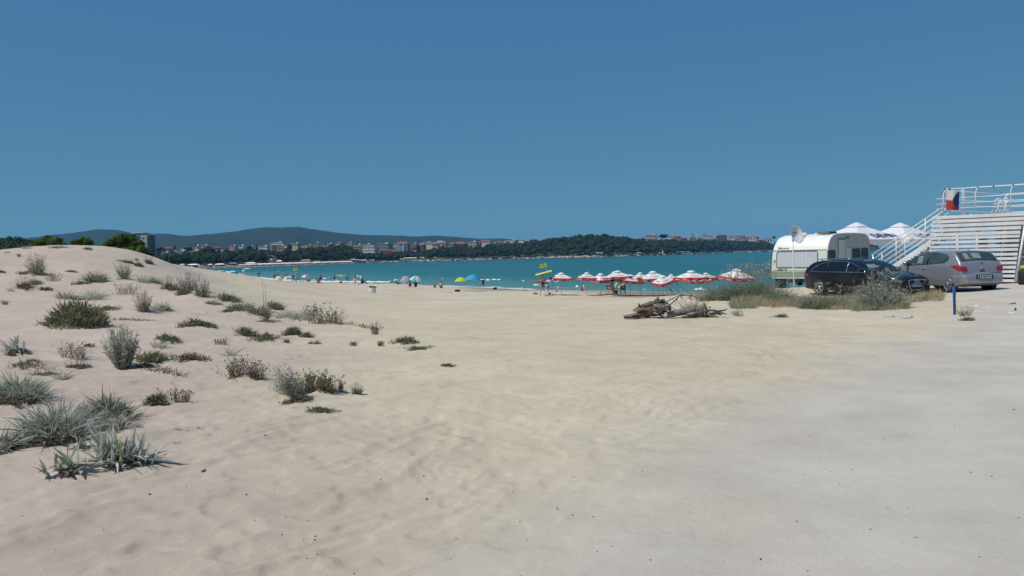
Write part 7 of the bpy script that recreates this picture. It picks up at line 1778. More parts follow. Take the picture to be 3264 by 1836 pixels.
def pl_dry(S, p, w, h, mi, dens=1.0, heads=True):
    k = int(34 * dens); P, q = spread(p, k, w * .42, w * .25); m = 5; T = P + np.stack([prn.normal(0, .35, k) * h, prn.normal(0, .3, k) * h, h * prn.uniform(.4, 1.08, k)], 1)
    t = np.linspace(0, 1, m); C = P[:, None] + (T - P)[:, None] * t[None, :, None] + prn.normal(0, .03 * h, (k, m, 3)) * t[None, :, None]
    S.stems(C, np.full(k, .0035), prn.choice(mi, k)); kk = prn.integers(0, k, k * 4); jj = prn.integers(1, m, k * 4); Q = C[kk, jj]; n = len(Q)
    S.blades(Q, rdir(n, .1, 1.3), h * prn.uniform(.10, .28, n), np.full(n, max(.006, h * .03)), prn.normal(0, .05, (n, 3)) * h, prn.choice(mi, n), 2)
    if heads:
        Q = np.repeat(C[:, -1], 3, 0); n = len(Q); S.blades(Q, rdir(n, -.4, 1.5), np.full(n, max(.02, h * .07)), np.full(n, max(.013, h * .05)), np.zeros((n, 3)), prn.choice(mi, n), 2)
def pl_twig(S, p, w, mi, ang=None):
    a = prn.uniform(-.4, .4) if ang is None else ang; m = 7; t = np.linspace(-.5, .5, m)
    x = p.x + np.cos(a) * w * t; y = p.y + np.sin(a) * w * t + prn.normal(0, .02, m) * w; C = np.stack([x, y, height(x, y) + .012 + np.abs(t) * .12 * w * (t > 0)], 1); S.stems(C[None], np.array([max(.007, w * .012)]), mi)
    k = 7; i = prn.integers(1, m, k); B = C[i]; d = rdir(k, .0, .8); E = B[:, None] + d[:, None] * (np.linspace(0, 1, 4)[None, :, None] * (w * prn.uniform(.1, .28, k))[:, None, None]); S.stems(E, np.full(k, max(.004, w * .006)), mi)
def pl_runner(S, P0, P1, mi, stemi, h=.06, sprigs=12):
    m = 22; t = np.linspace(0, 1, m); x = P0.x + (P1.x - P0.x) * t + np.cumsum(prn.normal(0, .02, m)); y = P0.y + (P1.y - P0.y) * t + np.cumsum(prn.normal(0, .03, m)); C = np.stack([x, y, height(x, y) + .01], 1); S.stems(C[None], np.array([.007]), stemi)
    i = prn.integers(0, m, sprigs * 7); Q = C[i] + prn.normal(0, 1, (len(i), 3)) * np.array([.05, .05, .006]); n = len(Q); S.blades(Q, rdir(n, .1, 1.3), h * prn.uniform(.4, 1.3, n), np.full(n, .012), prn.normal(0, .1, (n, 3)) * h, prn.choice(mi, n), 2)

ALLM = [M_sil, M_sil2, M_sg, M_ol, M_dg, M_br, M_st, M_tw, M_yl]
SIL, PALE, SG, OL, DG, BR, ST, TW, YL = range(9)
def plant(kind, u, v, w, h, label, extra=None):
    p = ground_at(u, v, 3.5, 120); s = p.y / FPX; W_, H_ = w * s, h * s * (1.5 if kind in ('big', 'curly') else 1.3 if kind in ('silver', 'sgreen', 'upright') else 1.08); S = Strips(); cat = 'plant'
    if kind == 'silver': pl_tuft(S, p, W_, H_, [SIL, SIL, PALE, SG], 2.2, max(.008, W_ * .018)); nm = 'silver_tuft'
    elif kind == 'sgreen': pl_tuft(S, p, W_, H_, [SG, SG, SIL, DG], 2.6, max(.010, W_ * .022)); pl_mat(S, p, W_ * .9, H_ * .3, [SG, OL], TW, 1); nm = 'grey_green_tuft'
    elif kind == 'upright': pl_bush(S, p, W_, H_, [SIL, SG, SIL], TW, 1.0 + W_ * .5); pl_tuft(S, p, W_ * .9, H_ * .7, [SIL, SG], 1.2, .010, .8); nm = 'upright_silver_plant'
    elif kind == 'bush': pl_bush(S, p, W_, H_, [SIL, SG, SIL, PALE], TW, 2.6, extra or (0, 0)); nm = 'silver_bush'
    elif kind == 'mat': pl_mat(S, p, W_, H_, [OL, OL, DG, BR], TW, 1.5); nm = 'creeping_plant'
    elif kind == 'dark': pl_mat(S, p, W_, H_, [DG, OL, SG, DG], TW, 1.7); nm = 'creeping_plant'
    elif kind == 'cushion': pl_cushion(S, p, W_, H_, [OL, OL, DG, BR]); pl_mat(S, p, W_ * 1.15, H_ * .4, [OL, DG], TW, 2); nm = 'cushion_plant'
    elif kind == 'dry': pl_dry(S, p, W_, H_, [BR, BR, TW], 1.0 + W_); nm = 'dry_plant'
    elif kind == 'drymat': pl_mat(S, p, W_, H_ * .7, [BR, TW, OL], TW, 1.8); pl_dry(S, p, W_ * .9, H_, [BR, TW], .8, False); nm = 'dry_plant'
    elif kind == 'seed': pl_dry(S, p, W_, H_, [BR, OL, BR], 1.6 + W_); nm = 'seed_head_plant'
    elif kind == 'oseed': pl_dry(S, p, W_, H_, [OL, OL, BR], 2.2 + W_); pl_mat(S, p, W_ * .7, H_ * .3, [OL, DG], TW, 1); nm = 'seed_head_plant'
    elif kind == 'twig': pl_twig(S, p, W_, TW, extra); nm = 'dead_twig'; cat = 'twig'
    elif kind == 'big': [pl_tuft(S, p + Vector((ox * W_, oy * W_, 0)), W_ * .62, H_ * hh_, [SG, SIL, SIL, SG, PALE], 6.5, .0105, .15) for ox, oy, hh_ in ((-.22, .05, .72), (.02, .10, .92), (.22, .05, .80), (0, -.10, .62))]; pl_tuft(S, p, W_ * 1.1, H_ * .42, [BR, OL, SG], 3.0, .009, .0); pl_mat(S, p + Vector((.05 * W_, -.2 * W_, 0)), W_ * .7, H_ * .34, [BR, BR, OL, TW], TW, 4); nm = 'large_silver_clump'
    elif kind == 'curly': [pl_tuft(S, p + Vector((ox * W_, oy * W_, 0)), W_ * .6, H_ * hh_, [SIL, PALE, SIL, BR, SG], 3.6, .009, .0) for ox, oy, hh_ in ((-.25, .03, .8), (.0, .06, .95), (.25, -.02, .75))]; pl_mat(S, p, W_, H_ * .5, [SIL, BR, PALE], TW, 2.4); nm = 'curly_silver_clump'
    elif kind == 'runner': q = ground_at(*extra, 3.5, 120); pl_runner(S, p, q, [OL, BR, DG], TW, .05 + h * s * .4, int(8 + w / 8)); nm = 'creeping_runner'
    tag(S.build(nm, ALLM, None, tuple(p)), label, cat)
PL = [
 ('upright', 118, 872, 62, 56, 'tall silvery grass bush high on the dune, below the left green shrub'), ('mat', 80, 874, 42, 16, 'small olive tuft at the left foot of the tall silvery grass bush'), ('mat', 5, 869, 22, 11, 'little olive tuft at the left edge near the crest'), ('mat', 230, 867, 48, 8, 'thin olive strip between the two high grey green plants'),
 ('sgreen', 304, 895, 78, 36, 'spreading grey green plant in the middle of the dune top'), ('upright', 396, 888, 50, 46, 'silvery upright tuft with a shadowed right side, on the upper dune'), ('silver', 380, 893, 24, 12, 'low silver fringe left of the silvery upright tuft'), ('silver', 462, 897, 54, 28, 'rounded silver tuft below the right end of the crest shrub'), ('sgreen', 497, 900, 46, 20, 'low grey green tuft joined to the rounded silver one'),
 ('drymat', 545, 920, 84, 36, 'brownish matted plant left of the long silver ridge plants'), ('upright', 600, 930, 66, 58, 'left half of the silver plants on the long ridge'), ('upright', 640, 944, 60, 52, 'right half of the silver plants on the long ridge'), ('drymat', 590, 936, 50, 24, 'straw brown plant tucked under the long silver ridge'),
 ('drymat', 80, 916, 92, 34, 'wide dry brown patch at the left of the dune'), ('mat', 112, 908, 52, 24, 'olive heart of the wide dry patch'), ('dry', 172, 897, 52, 24, 'dry twiggy plant right of the tall silvery grass bush'), ('drymat', 257, 906, 60, 18, 'flat dark dry plant below the spreading grey green one'), ('silver', 33, 928, 11, 26, 'lone thin silver sprout on bare sand at the left'), ('silver', 205, 948, 70, 30, 'tousled silver plant above the big olive cushion'), ('sgreen', 250, 955, 58, 22, 'grey green straggle right of the tousled silver plant'), ('dark', 146, 925, 34, 14, 'dark green knot below the dry brown patch'),
 ('silver', 303, 951, 60, 42, 'spiky silver rosette right of the straggle, with radiating leaves'), ('dry', 400, 938, 80, 30, 'pinkish dry stems on the slope in the dune middle'), ('upright', 458, 992, 62, 56, 'silver bush with tall tips in the middle of the dune'), ('silver', 500, 988, 40, 34, 'silver tuft squeezed against the bush with tall tips'), ('sgreen', 524, 986, 40, 32, 'rightmost silver green tuft beside the bush with tall tips'),
 ('cushion', 246, 1032, 172, 70, 'big dense olive green cushion on the left dune'), ('dark', 342, 988, 78, 18, 'dark low creeper right of the big olive cushion top'), ('dry', 15, 971, 24, 12, 'tiny dry sprig at the left edge above the strap tuft'), ('runner', 352, 1018, 160, 7, 'long thin creeper running right from the olive cushion', (512, 1024)), ('mat', 615, 1036, 84, 30, 'olive creeper patch on the central dune slope'), ('dark', 665, 1042, 64, 22, 'dark right end of the olive creeper patch'), ('twig', 636, 1003, 62, 12, 'dead twig above the olive creeper patch'),
 ('drymat', 38, 1134, 30, 14, 'small dead plant under the left strap leaved tuft'), ('dry', 232, 1138, 92, 44, 'dry bunch of brown stems left of the tall silver bush'), ('drymat', 252, 1172, 80, 26, 'brown matted plant below the dry bunch'), ('bush', 392, 1172, 104, 138, 'tallest silver grey bush standing upright in the left dune'), ('dark', 534, 1083, 76, 24, 'dark green creeper behind the pale silver tuft'), ('silver', 508, 1108, 62, 38, 'pale silver tuft in front of the dark green creeper'),
 ('mat', 500, 1150, 104, 48, 'olive creeper just right of the tallest silver bush'), ('mat', 605, 1146, 92, 28, 'olive creeper reaching right across the sand'), ('dark', 470, 1172, 60, 22, 'dark creeper at the right foot of the tallest silver bush'), ('drymat', 85, 1166, 156, 22, 'long grey brown dead creeper at the left'), ('dry', 285, 1106, 34, 10, 'small scrap of dry stems left of the tallest silver bush'), ('silver', 195, 1208, 54, 52, 'small silver plant on a stalk above the large clump'), ('drymat', 138, 1197, 86, 20, 'dark dead creeper left of the small stalked silver plant'),
 ('big', 48, 1266, 200, 74, 'big silver green mass cut by the left picture edge'), ('big', 172, 1390, 205, 118, 'largest silver green clump with brown dead base'), ('curly', 335, 1322, 185, 84, 'curly silver clump right of the largest clump'), ('curly', 345, 1372, 140, 56, 'lower curly silver plant between the clump and the strap leaves'), ('drymat', 395, 1322, 70, 30, 'dark dead stems at the right end of the curly clump'), ('curly', 6, 1436, 92, 92, 'grey spiky plant cut by the left edge, low in the picture'),
 ('mat', 500, 1284, 66, 42, 'olive plant alone on the sand right of the curly clump'), ('dry', 570, 1281, 84, 36, 'dry stems leaning right from the lone olive plant'), ('runner', 480, 1178, 130, 9, 'thin creeper with upright tips on the central sand', (604, 1202)), ('twig', 552, 1226, 24, 20, 'single bare twig upright in the sand'),
 ('dark', 726, 953, 88, 26, 'dark green mound at the dune shoulder'), ('sgreen', 752, 958, 40, 20, 'grey green end of the dark green mound'), ('sgreen', 680, 969, 60, 18, 'left grey green plant of the ridge line'), ('sgreen', 765, 985, 92, 30, 'grey green plants in the middle of the ridge line'), ('sgreen', 820, 998, 80, 36, 'thick grey green plant right in the ridge line'), ('drymat', 740, 990, 70, 18, 'brown growth below the ridge line plants'), ('dark', 876, 986, 54, 34, 'dark olive tuft behind the ridge line'), ('silver', 905, 1012, 60, 34, 'low silver tuft at the start of the pale group'), ('silver', 955, 1016, 66, 54, 'tall pale silver tuft in the pale group'), ('silver', 985, 1004, 46, 24, 'short silver end of the pale group'), ('dry', 848, 1022, 30, 44, 'brown upright dead stems before the ridge line'), ('drymat', 852, 1026, 70, 10, 'flat dead stalks around the upright dead stems'),
 ('dry', 1015, 1028, 84, 54, 'reddish brown dry plant at the end of the dune ridge'), ('dry', 1068, 1030, 70, 40, 'right side of the reddish brown dry plants'), ('runner', 1105, 1032, 110, 9, 'brown creeper trailing down the dune end', (1178, 1052)), ('dry', 1196, 1066, 36, 32, 'little dry tuft at the very tip of the dune'), ('twig', 718, 1008, 84, 14, 'dark broken branch lying in the central dune'), ('twig', 793, 1004, 14, 8, 'short stub of wood right of the broken branch'),
 ('dark', 786, 1066, 74, 32, 'dark pointed creeper above the long creeper arc'), ('dark', 862, 1080, 94, 22, 'left end of the long dark creeper arc'), ('dark', 935, 1066, 72, 30, 'highest part of the long dark creeper arc'), ('mat', 980, 1075, 40, 20, 'olive right part of the long creeper arc'), ('sgreen', 1003, 1096, 40, 18, 'small green tuft ending the long creeper arc'), ('silver', 735, 1134, 42, 44, 'fan shaped silver tuft with dark foot'), ('dry', 704, 1099, 48, 18, 'thin dry stems above the fan shaped silver tuft'), ('twig', 930, 1148, 60, 22, 'pale bare twig with two raised ends'), ('dry', 912, 1092, 22, 10, 'tiny dead sprout below the dark creeper arc'),
 ('seed', 755, 1198, 80, 52, 'brown seed head stems, left bunch'), ('seed', 815, 1206, 62, 44, 'brown seed head stems, right bunch'), ('bush', 968, 1276, 80, 112, 'silver bush leaning left beside the olive seed heads', (-.55, 0)), ('drymat', 948, 1280, 100, 16, 'dead stems at the foot of the leaning silver bush'), ('oseed', 985, 1252, 62, 62, 'olive seed head plant right of the leaning bush'), ('oseed', 1040, 1244, 76, 46, 'spreading right part of the olive seed heads'), ('upright', 1087, 1246, 18, 32, 'small stiff sprout right of the olive seed heads'), ('upright', 1138, 1257, 38, 34, 'rightmost little silver sprouts on open sand'), ('dark', 1040, 1313, 102, 20, 'flat branching sprig lowest of the central plants'),
 ('mat', 1284, 1092, 86, 24, 'green creeper on the open beach, left of its pair'), ('dark', 1335, 1115, 92, 18, 'lower right green creeper on the open beach'), ('drymat', 1425, 1168, 48, 11, 'small brown weed scrap on the open beach'), ('twig', 1462, 1083, 40, 6, 'thin dark stick on the open beach'), ('twig', 1512, 1080, 36, 9, 'branched stick right of the thin dark stick'), ('dry', 1212, 1103, 18, 14, 'tiny sprout on the beach left of the green creepers'), ('dry', 1128, 1102, 24, 12, 'tiny bent sprout beneath the dune tip'),
 ('twig', 575, 1372, 40, 14, 'scattered dry twigs right of the strap leaved plants'), ('twig', 565, 1415, 24, 10, 'short curved twig near the strap leaf tips'), ('twig', 640, 1368, 30, 8, 'small twig lying alone on the sand'), ('runner', 650, 935, 30, 8, 'two thin tall stalks base on the ridge', (690, 940)),
 ('drymat', 410, 838, 44, 14, 'dark dry patch on the crest slope under the shrub'), ('drymat', 440, 848, 30, 18, 'dead stems falling down the crest slope'), ('drymat', 476, 840, 30, 22, 'reddish brown tuft at the end of the crest shrub'), ('drymat', 282, 795, 34, 10, 'dark dead growth on the crest between shrubs'), ('silver', 85, 792, 34, 14, 'pale fuzzy plant on the crest left of the green shrubs'), ('silver', 22, 806, 24, 8, 'small pale plant on the far left crest'), ('drymat', 180, 790, 60, 10, 'dark dry fringe below the left crest shrub'), ('dry', 60, 818, 10, 8, 'tiny dark sprig on the upper left dune face'), ('dry', 435, 830, 12, 6, 'tiny dead sprig below the crest shrub'),
]
for a in PL: plant(*a)
# tall thin stalks on the ridge
p = ground_at(843, 1000, 3.5, 120); s = p.y / FPX; b = MB(); b.tube([(0, 0, -.05), (-.02, 0, 60 * s), (-.03, 0, 118 * s)], [.008, .006, .004], 5); b.tube([(.05, 0, 0), (.04, 0, 70 * s), (.05, 0, 95 * s)], [.007, .005, .003], 5); tag(b.build('dry_stalks', M_st, loc=p), 'two tall thin pale stalks above the ridge plants', 'stalks')

# strap leaved plants nearest the camera: each leaf is a part
def strap(u, v, w, h, n, seed, label, lean=0.0, yellow=2, wid=.030):
    g = random.Random(seed); p = ground_at(u, v, 3, 60); s = p.y / FPX; W_, H_ = w * s, h * s * 1.0
    t = empty('strap_leaved_plant', p, 0, label, 'plant')
    for i in range(n):
        a = g.uniform(0, 6.283); el = g.uniform(.05, 1.25) if i > n * .3 else g.uniform(.8, 1.4)
        r0 = g.uniform(0, .38) * W_; c = Vector((math.cos(g.uniform(0, 6.28)) * r0, math.sin(g.uniform(0, 6.28)) * r0 * .6, 0)); c.z = gz(p.x + c.x, p.y + c.y) - p.z - .01
        hd = Vector((math.cos(a), math.sin(a) * .8, 0)); L = min(H_ / max(math.sin(el), .55), W_ * .85) * g.uniform(.6, 1.18); wd = wid * g.uniform(.55, 1.1); dr = g.uniform(.05, .6) * L * math.cos(el); cx_, cy2 = g.gauss(0, .16) * L, g.gauss(0, .12) * L; tw = g.uniform(-.6, .6)
        m = 7; V = []
        sdv = Vector((-hd.y, hd.x, 0)).normalized()
        for k in range(m + 1):
            q = k / m; ctr = c + hd * (L * q * math.cos(el)) + Vector((lean * L * q * q + cx_ * q * q, cy2 * q * q, L * q * math.sin(el) - dr * q * q)); ctr.z = max(ctr.z, gz(p.x + ctr.x, p.y + ctr.y) - p.z + .006)
            wk = wd * max(.06, min(.45 + q * 1.5, 1.15 * (1 - q ** 2.4))); sv = (sdv * math.cos(tw * q) + Vector((0, 0, 1)) * math.sin(tw * q))
            V += [ctr - sv * wk * .5 + Vector((0, 0, wk * .18)), ctr, ctr + sv * wk * .5 + Vector((0, 0, wk * .18))]
        F = []
        for k in range(m): F += [(3 * k, 3 * k + 1, 3 * k + 4, 3 * k + 3), (3 * k + 1, 3 * k + 2, 3 * k + 5, 3 * k + 4)]
        b = MB(); b.add(V, F, 0, True); b.build('leaf', M_yl if i < yellow else (M_sil2 if g.random() < .30 else M_sil if g.random() < .8 else M_sg), t)
    S = Strips(); pl_mat(S, p, W_ * .7, H_ * .18, [BR, SIL, TW], TW, 2); S.build('dead_leaf_litter', ALLM, t, tuple(p))
strap(352, 1465, 175, 128, 105, 4, 'broad strap leaved silver plant, left of the nearest pair', 0, 3)
strap(446, 1474, 125, 128, 92, 9, 'strap leaved plant with upright tips at the right of the nearest pair', .1, 0)
strap(212, 1496, 150, 96, 30, 13, 'lowest small strap leaved plant with few wide leaves', 0, 0, .038)
strap(262, 1428, 60, 50, 14, 19, 'thin stray leaves just left of the broad strap leaved plant', 0, 0)
strap(50, 1116, 92, 54, 46, 23, 'strap leaved tuft at the left edge halfway up the dune', 0, 0, .04)

# crest shrubs and mound bushes
def shrub(u, v, w, h, d, label, lobes, m=M_bg):
    p = at(u, v, d); z = p.z; s = d / FPX; t = empty('green_shrub', (p.x, d, z), 0, label, 'shrub')
    sp = []
    for (ou, oh, rw, rh) in lobes: sp.append((ou * s, prn.uniform(-.3, .3), oh * s, rw * s, rh * s, 0))
    scatter_crowns('foliage', sp, [m], CROWNS_BIG, None, t)
    b = MB()
    for k in range(7): a = k * .9; b.tube([(0, 0, -.2), (math.cos(a) * w * s * .22, math.sin(a) * .3, h * s * .35), (math.cos(a) * w * s * .36, math.sin(a) * .5, h * s * .6)], [.05, .03, .015], 5)
    b.build('branch', M_bark, t)
shrub(160, 797, 120, 46, 41.5, 'left green shrub on the dune crest', [(-46, 14, 18, 18), (-24, 20, 24, 22), (4, 28, 26, 20), (26, 26, 26, 18), (44, 10, 18, 14), (-10, 4, 34, 16), (22, 4, 30, 14)])
shrub(264, 788, 76, 34, 41.5, 'small middle green shrub on the dune crest', [(-20, 12, 18, 17), (0, 20, 20, 17), (20, 12, 18, 15), (0, 4, 30, 12)])
shrub(400, 802, 150, 52, 40, 'long right green shrub on the crest before the tower hotel', [(-62, 18, 20, 18), (-40, 26, 24, 20), (-10, 36, 28, 22), (16, 34, 28, 24), (36, 18, 26, 24), (56, 0, 24, 22), (72, -18, 18, 16), (-40, 8, 34, 16), (0, 12, 40, 18), (20, -2, 34, 20), (50, -16, 26, 14), (88, -32, 14, 10)])

def mound_bush(u, v, w, h, label, mats=(SG, SG, DG, SIL), dens=1.0, d=None, tips=0, name='wild_bush'):
    p = ground_at(u, v, 10, 60) if d is None else at(u, v, d)
    p.z = gz(p.x, p.y); s = p.y / FPX; W_, H_ = w * s, h * s; S = Strips()
    n = max(1, int(W_ / .8)); 
    for i in range(n):
        q = p + Vector(((i + .5) / n * W_ - W_ / 2 + prn.uniform(-.1, .1), prn.uniform(-.25, .35), 0)); q.z = gz(q.x, q.y); e = 1 - .35 * abs((i + .5) / n - .5) * 2
        pl_bush(S, q, W_ / n * 1.5, H_ * e * prn.uniform(.85, 1.05), list(mats), mats[0], 3.8 * dens, (prn.uniform(-.1, .1), 0))
        pl_tuft(S, q, W_ / n * 1.5, H_ * e * .8, list(mats), 4.2 * dens, .015, .5)
    if tips:
        P, qq = spread(p, tips, W_ * .48, .4); T = P + np.stack([prn.normal(0, .12, tips) * H_, prn.normal(0, .1, tips), H_ * prn.uniform(1.0, 1.45, tips)], 1); t = np.linspace(0, 1, 5)
        C = P[:, None] + (T - P)[:, None] * t[None, :, None]; S.stems(C, np.full(tips, .0042), ST if name == 'tall_grass' else SIL); Q = np.repeat(C[:, 3:].reshape(-1, 3), 6, 0); k = len(Q)
        S.blades(Q, rdir(k, .3, 1.4), prn.uniform(.06, .2, k), np.full(k, .014), prn.normal(0, .03, (k, 3)), prn.choice([SG, SIL, ST], k), 2)
    tag(S.build(name, ALLM, None, tuple(p)), label, 'bush')
mound_bush(2305, 957, 130, 66, 'grey green bush at the left end of the mound behind the logs', tips=12)
mound_bush(2372, 956, 150, 80, 'dark dense bush in the middle of the mound', (SG, SG, DG, SG), 1.6, tips=34)
mound_bush(2425, 948, 110, 76, 'tall grassy bush against the caravan corner', (SG, SG, SIL, SG), 1.3, tips=60, name='tall_grass')
mound_bush(2478, 962, 84, 56, 'lower grey green bush in front of the caravan', (SG, SIL, DG), 1)
mound_bush(2625, 987, 112, 60, 'low grey green bush under the black car rear wheel', (SG, SIL, SG, DG), 1.1, tips=5)
mound_bush(2808, 982, 112, 94, 'big silver green bush before the black car front', (SIL, SG, SIL, SIL), 1.7, tips=26)
mound_bush(2752, 962, 60, 44, 'small sprawl of grey green left of the big silver bush', (SG, SIL, ST), .8, tips=6)
mound_bush(2208, 985, 62, 36, 'sparse thin grass tuft beside the driftwood', (SG, ST, SG), .35, tips=10)
plant('mat', 2492, 1010, 66, 14, 'flat grey green mat in front of the mound'); plant('dry', 3078, 1008, 50, 26, 'dry grass at the foot of the blue post'); plant('mat', 3085, 1022, 40, 16, 'olive weed trailing right of the blue post'); plant('dry', 2352, 1008, 40, 18, 'dry stems right of the driftwood root')
plant('drymat', 2720, 985, 20, 10, 'tiny weed on the sand lip below the mound'); plant('drymat', 2790, 990, 40, 10, 'dark dead stems at the foot of the big silver bush')
def straw_cover():
    S = Strips(); k = 42000
    u = prn.uniform(2330, 3010, k); d = prn.uniform(22.6, 29.5, k); x = (u - UC) / FPX * d; keep = (d > 23.2 + 1.3 * np.sin(u * .013) + np.clip((2480 - u) * .012, 0, 3)) & (vnoise(x * 1.3, d * 1.3) > .28) & ((u < 2880) | (vnoise(x * 2.3, d * 2.1) > .5)) & ((u < 2900) | (d > 25.2)); x, d = x[keep], d[keep]; k = len(x)
    P = np.stack([x, d, height(x, d) - .01], 1); m = vnoise(x * .9 + 4, d * .9); mi = np.where(m > .62, SG, np.where(prn.random(k) < .07, BR, ST))
    S.blades(P, rdir(k, .5, 1.45), prn.uniform(.06, .26, k), prn.uniform(.006, .013, k), prn.normal(0, .05, (k, 3)), mi, 3)
    o = S.build('straw_grass', ALLM); o['kind'] = 'stuff'; tag(o, 'straw coloured dry grass covering the mound', 'grass')
straw_cover()
# ------------------------------------------------------------------ driftwood
M_drift = mat('driftwood_grey', (0.11, 0.095, 0.082), .92, col2=(0.30, 0.275, 0.245), scale=5, bump=.02, bscale=26, spec=.15, detail=8)
M_drift2 = mat('driftwood_brown', (0.055, 0.042, 0.034), .92, col2=(0.165, 0.13, 0.105), scale=4, bump=.02, bscale=30, spec=.15, detail=8)
M_bare = mat('bleached_wood', (0.42, 0.37, 0.30), .85, col2=(0.62, 0.58, 0.51), scale=7, bump=.006, bscale=40); M_splint = mat('orange_split_wood', (.26, .13, .06), .9, col2=(.40, .24, .13), scale=8)
def gnarl(P, R_, n=14, seed=0, amp=.12, sub=5):
    """a log with furrows and knots along the given centre line"""
    g = np.random.default_rng(seed); b = MB(); pts = []; rad = []
    P = [Vector(p) for p in P]
    for i in range(len(P) - 1):
        for k in range(sub): q = k / sub; pts.append(P[i].lerp(P[i + 1], q)); rad.append(R_[i] * (1 - q) + R_[i + 1] * q)
    pts.append(P[-1]); rad.append(R_[-1]); b.tube(pts, rad, n)
    k = len(pts); fur = g.normal(0, amp, n); V = np.array(b.v).reshape(k, n, 3); c = np.array(pts)[:, None]
    V = c + (V - c) * (1 + fur[None, :, None] * .7 + g.normal(0, amp * .55, (k, n, 1))); b.v = [tuple(v) for v in V.reshape(-1, 3)]
    return b
def drift_left():
    p = ground_at(1998, 1014, 10, 40); d = p.y; q = lambda u, v, dy=0: at(u, v, d + dy) - p
    t = empty('driftwood_log', p, 0, 'split driftwood log with bleached end and rooty top', 'driftwood')
    gnarl([q(1990, 1010, -.1), q(2030, 1003), q(2075, 994, .1), q(2128, 982, .3)], [.045, .085, .14, .165], 14, 1).build('trunk', M_drift2, t)
    gnarl([q(2018, 990, .25), q(2050, 976, .3), q(2090, 966, .35), q(2118, 958, .4)], [.03, .07, .085, .06], 12, 2).build('upper_trunk', M_drift, t)
    gnarl([q(1985, 1006, -.14), q(2005, 1003, -.16), q(2030, 997, -.14)], [.02, .055, .03], 10, 3, .2).build('bleached_end', M_bare, t)
    gnarl([q(2018, 992, -.05), q(2040, 986, -.08), q(2062, 982, -.05)], [.015, .035, .015], 8, 5, .2).build('split_wood', M_splint, t)
    for u0, v0, u1, v1, r in ((2038, 978, 2035, 967, .022), (2072, 965, 2074, 959, .018), (2097, 958, 2096, 947, .026), (2085, 962, 2092, 952, .03), (2104, 962, 2112, 955, .03)):
        b = gnarl([q(u0, v0, .2), q((u0 + u1) / 2 + 1, (v0 + v1) / 2, .2), q(u1, v1, .2)], [r * 1.2, r, r * .8], 7, int(u0)); b.build('stub', M_drift2 if u0 != 2085 else M_drift, t)
    g = random.Random(8)
    for k in range(34):
        u = g.uniform(2080, 2128); v = g.uniform(968, 998); b = gnarl([q(u, v, -.05), q(u + g.uniform(4, 10), v + g.uniform(-3, 8), -.22), q(u + g.uniform(8, 22), v + g.uniform(0, 12), -.10)], [.014, .013, .006], 6, k, .12, 3); b.build('root', M_drift if k % 3 else M_bare, t)
drift_left()
def drift_right():
    p = ground_at(2185, 1013, 10, 40); d = p.y; q = lambda u, v, dy=0: at(u, v, d + dy) - p
    t = empty('driftwood_log', p, 0, 'knotty grey driftwood trunk with twisted roots, right of the split log', 'driftwood')
    gnarl([q(2124, 1005, -.1), q(2150, 999), q(2190, 993, .1), q(2230, 988, .2), q(2250, 985, .25)], [.07, .085, .092, .10, .08], 14, 11).build('trunk', M_drift, t)
    b = MB(); b.ball(tuple(q(2122, 1004, -.14)), (.055, .05, .075), 0, 10, 7); b.build('sawn_end', M_bare, t)
    gnarl([q(2172, 1012, -.15), q(2205, 1009, -.2), q(2232, 999, -.1), q(2255, 990, .1)], [.03, .055, .07, .06], 10, 12).build('lower_limb', M_drift2, t)
    gnarl([q(2190, 1003, -.22), q(2208, 1000, -.26), q(2226, 996, -.15)], [.02, .04, .02], 8, 13).build('pale_limb', M_drift, t)
    for k, (pts, r, m) in enumerate((([(2240, 1003), (2255, 1010), (2268, 1012)], .075, M_drift2), ([(2246, 992), (2258, 987), (2262, 978)], .05, M_drift), ([(2250, 985), (2247, 972), (2243, 966)], .03, M_drift2), ([(2255, 988), (2285, 991), (2310, 1001)], .03, M_drift), ([(2255, 985), (2290, 990), (2316, 1002)], .022, M_bare), ([(2262, 1000), (2285, 998), (2300, 1003)], .04, M_drift2), ([(2285, 992), (2310, 989), (2318, 985)], .022, M_drift2), ([(2262, 1005), (2280, 1008), (2290, 1010)], .025, M_bare))):
        gnarl([q(*a, -.1 + .08 * i) for i, a in enumerate(pts)], [r, r * .85, r * .45], 9, 30 + k, .14, 4).build('root', m, t)
drift_right()
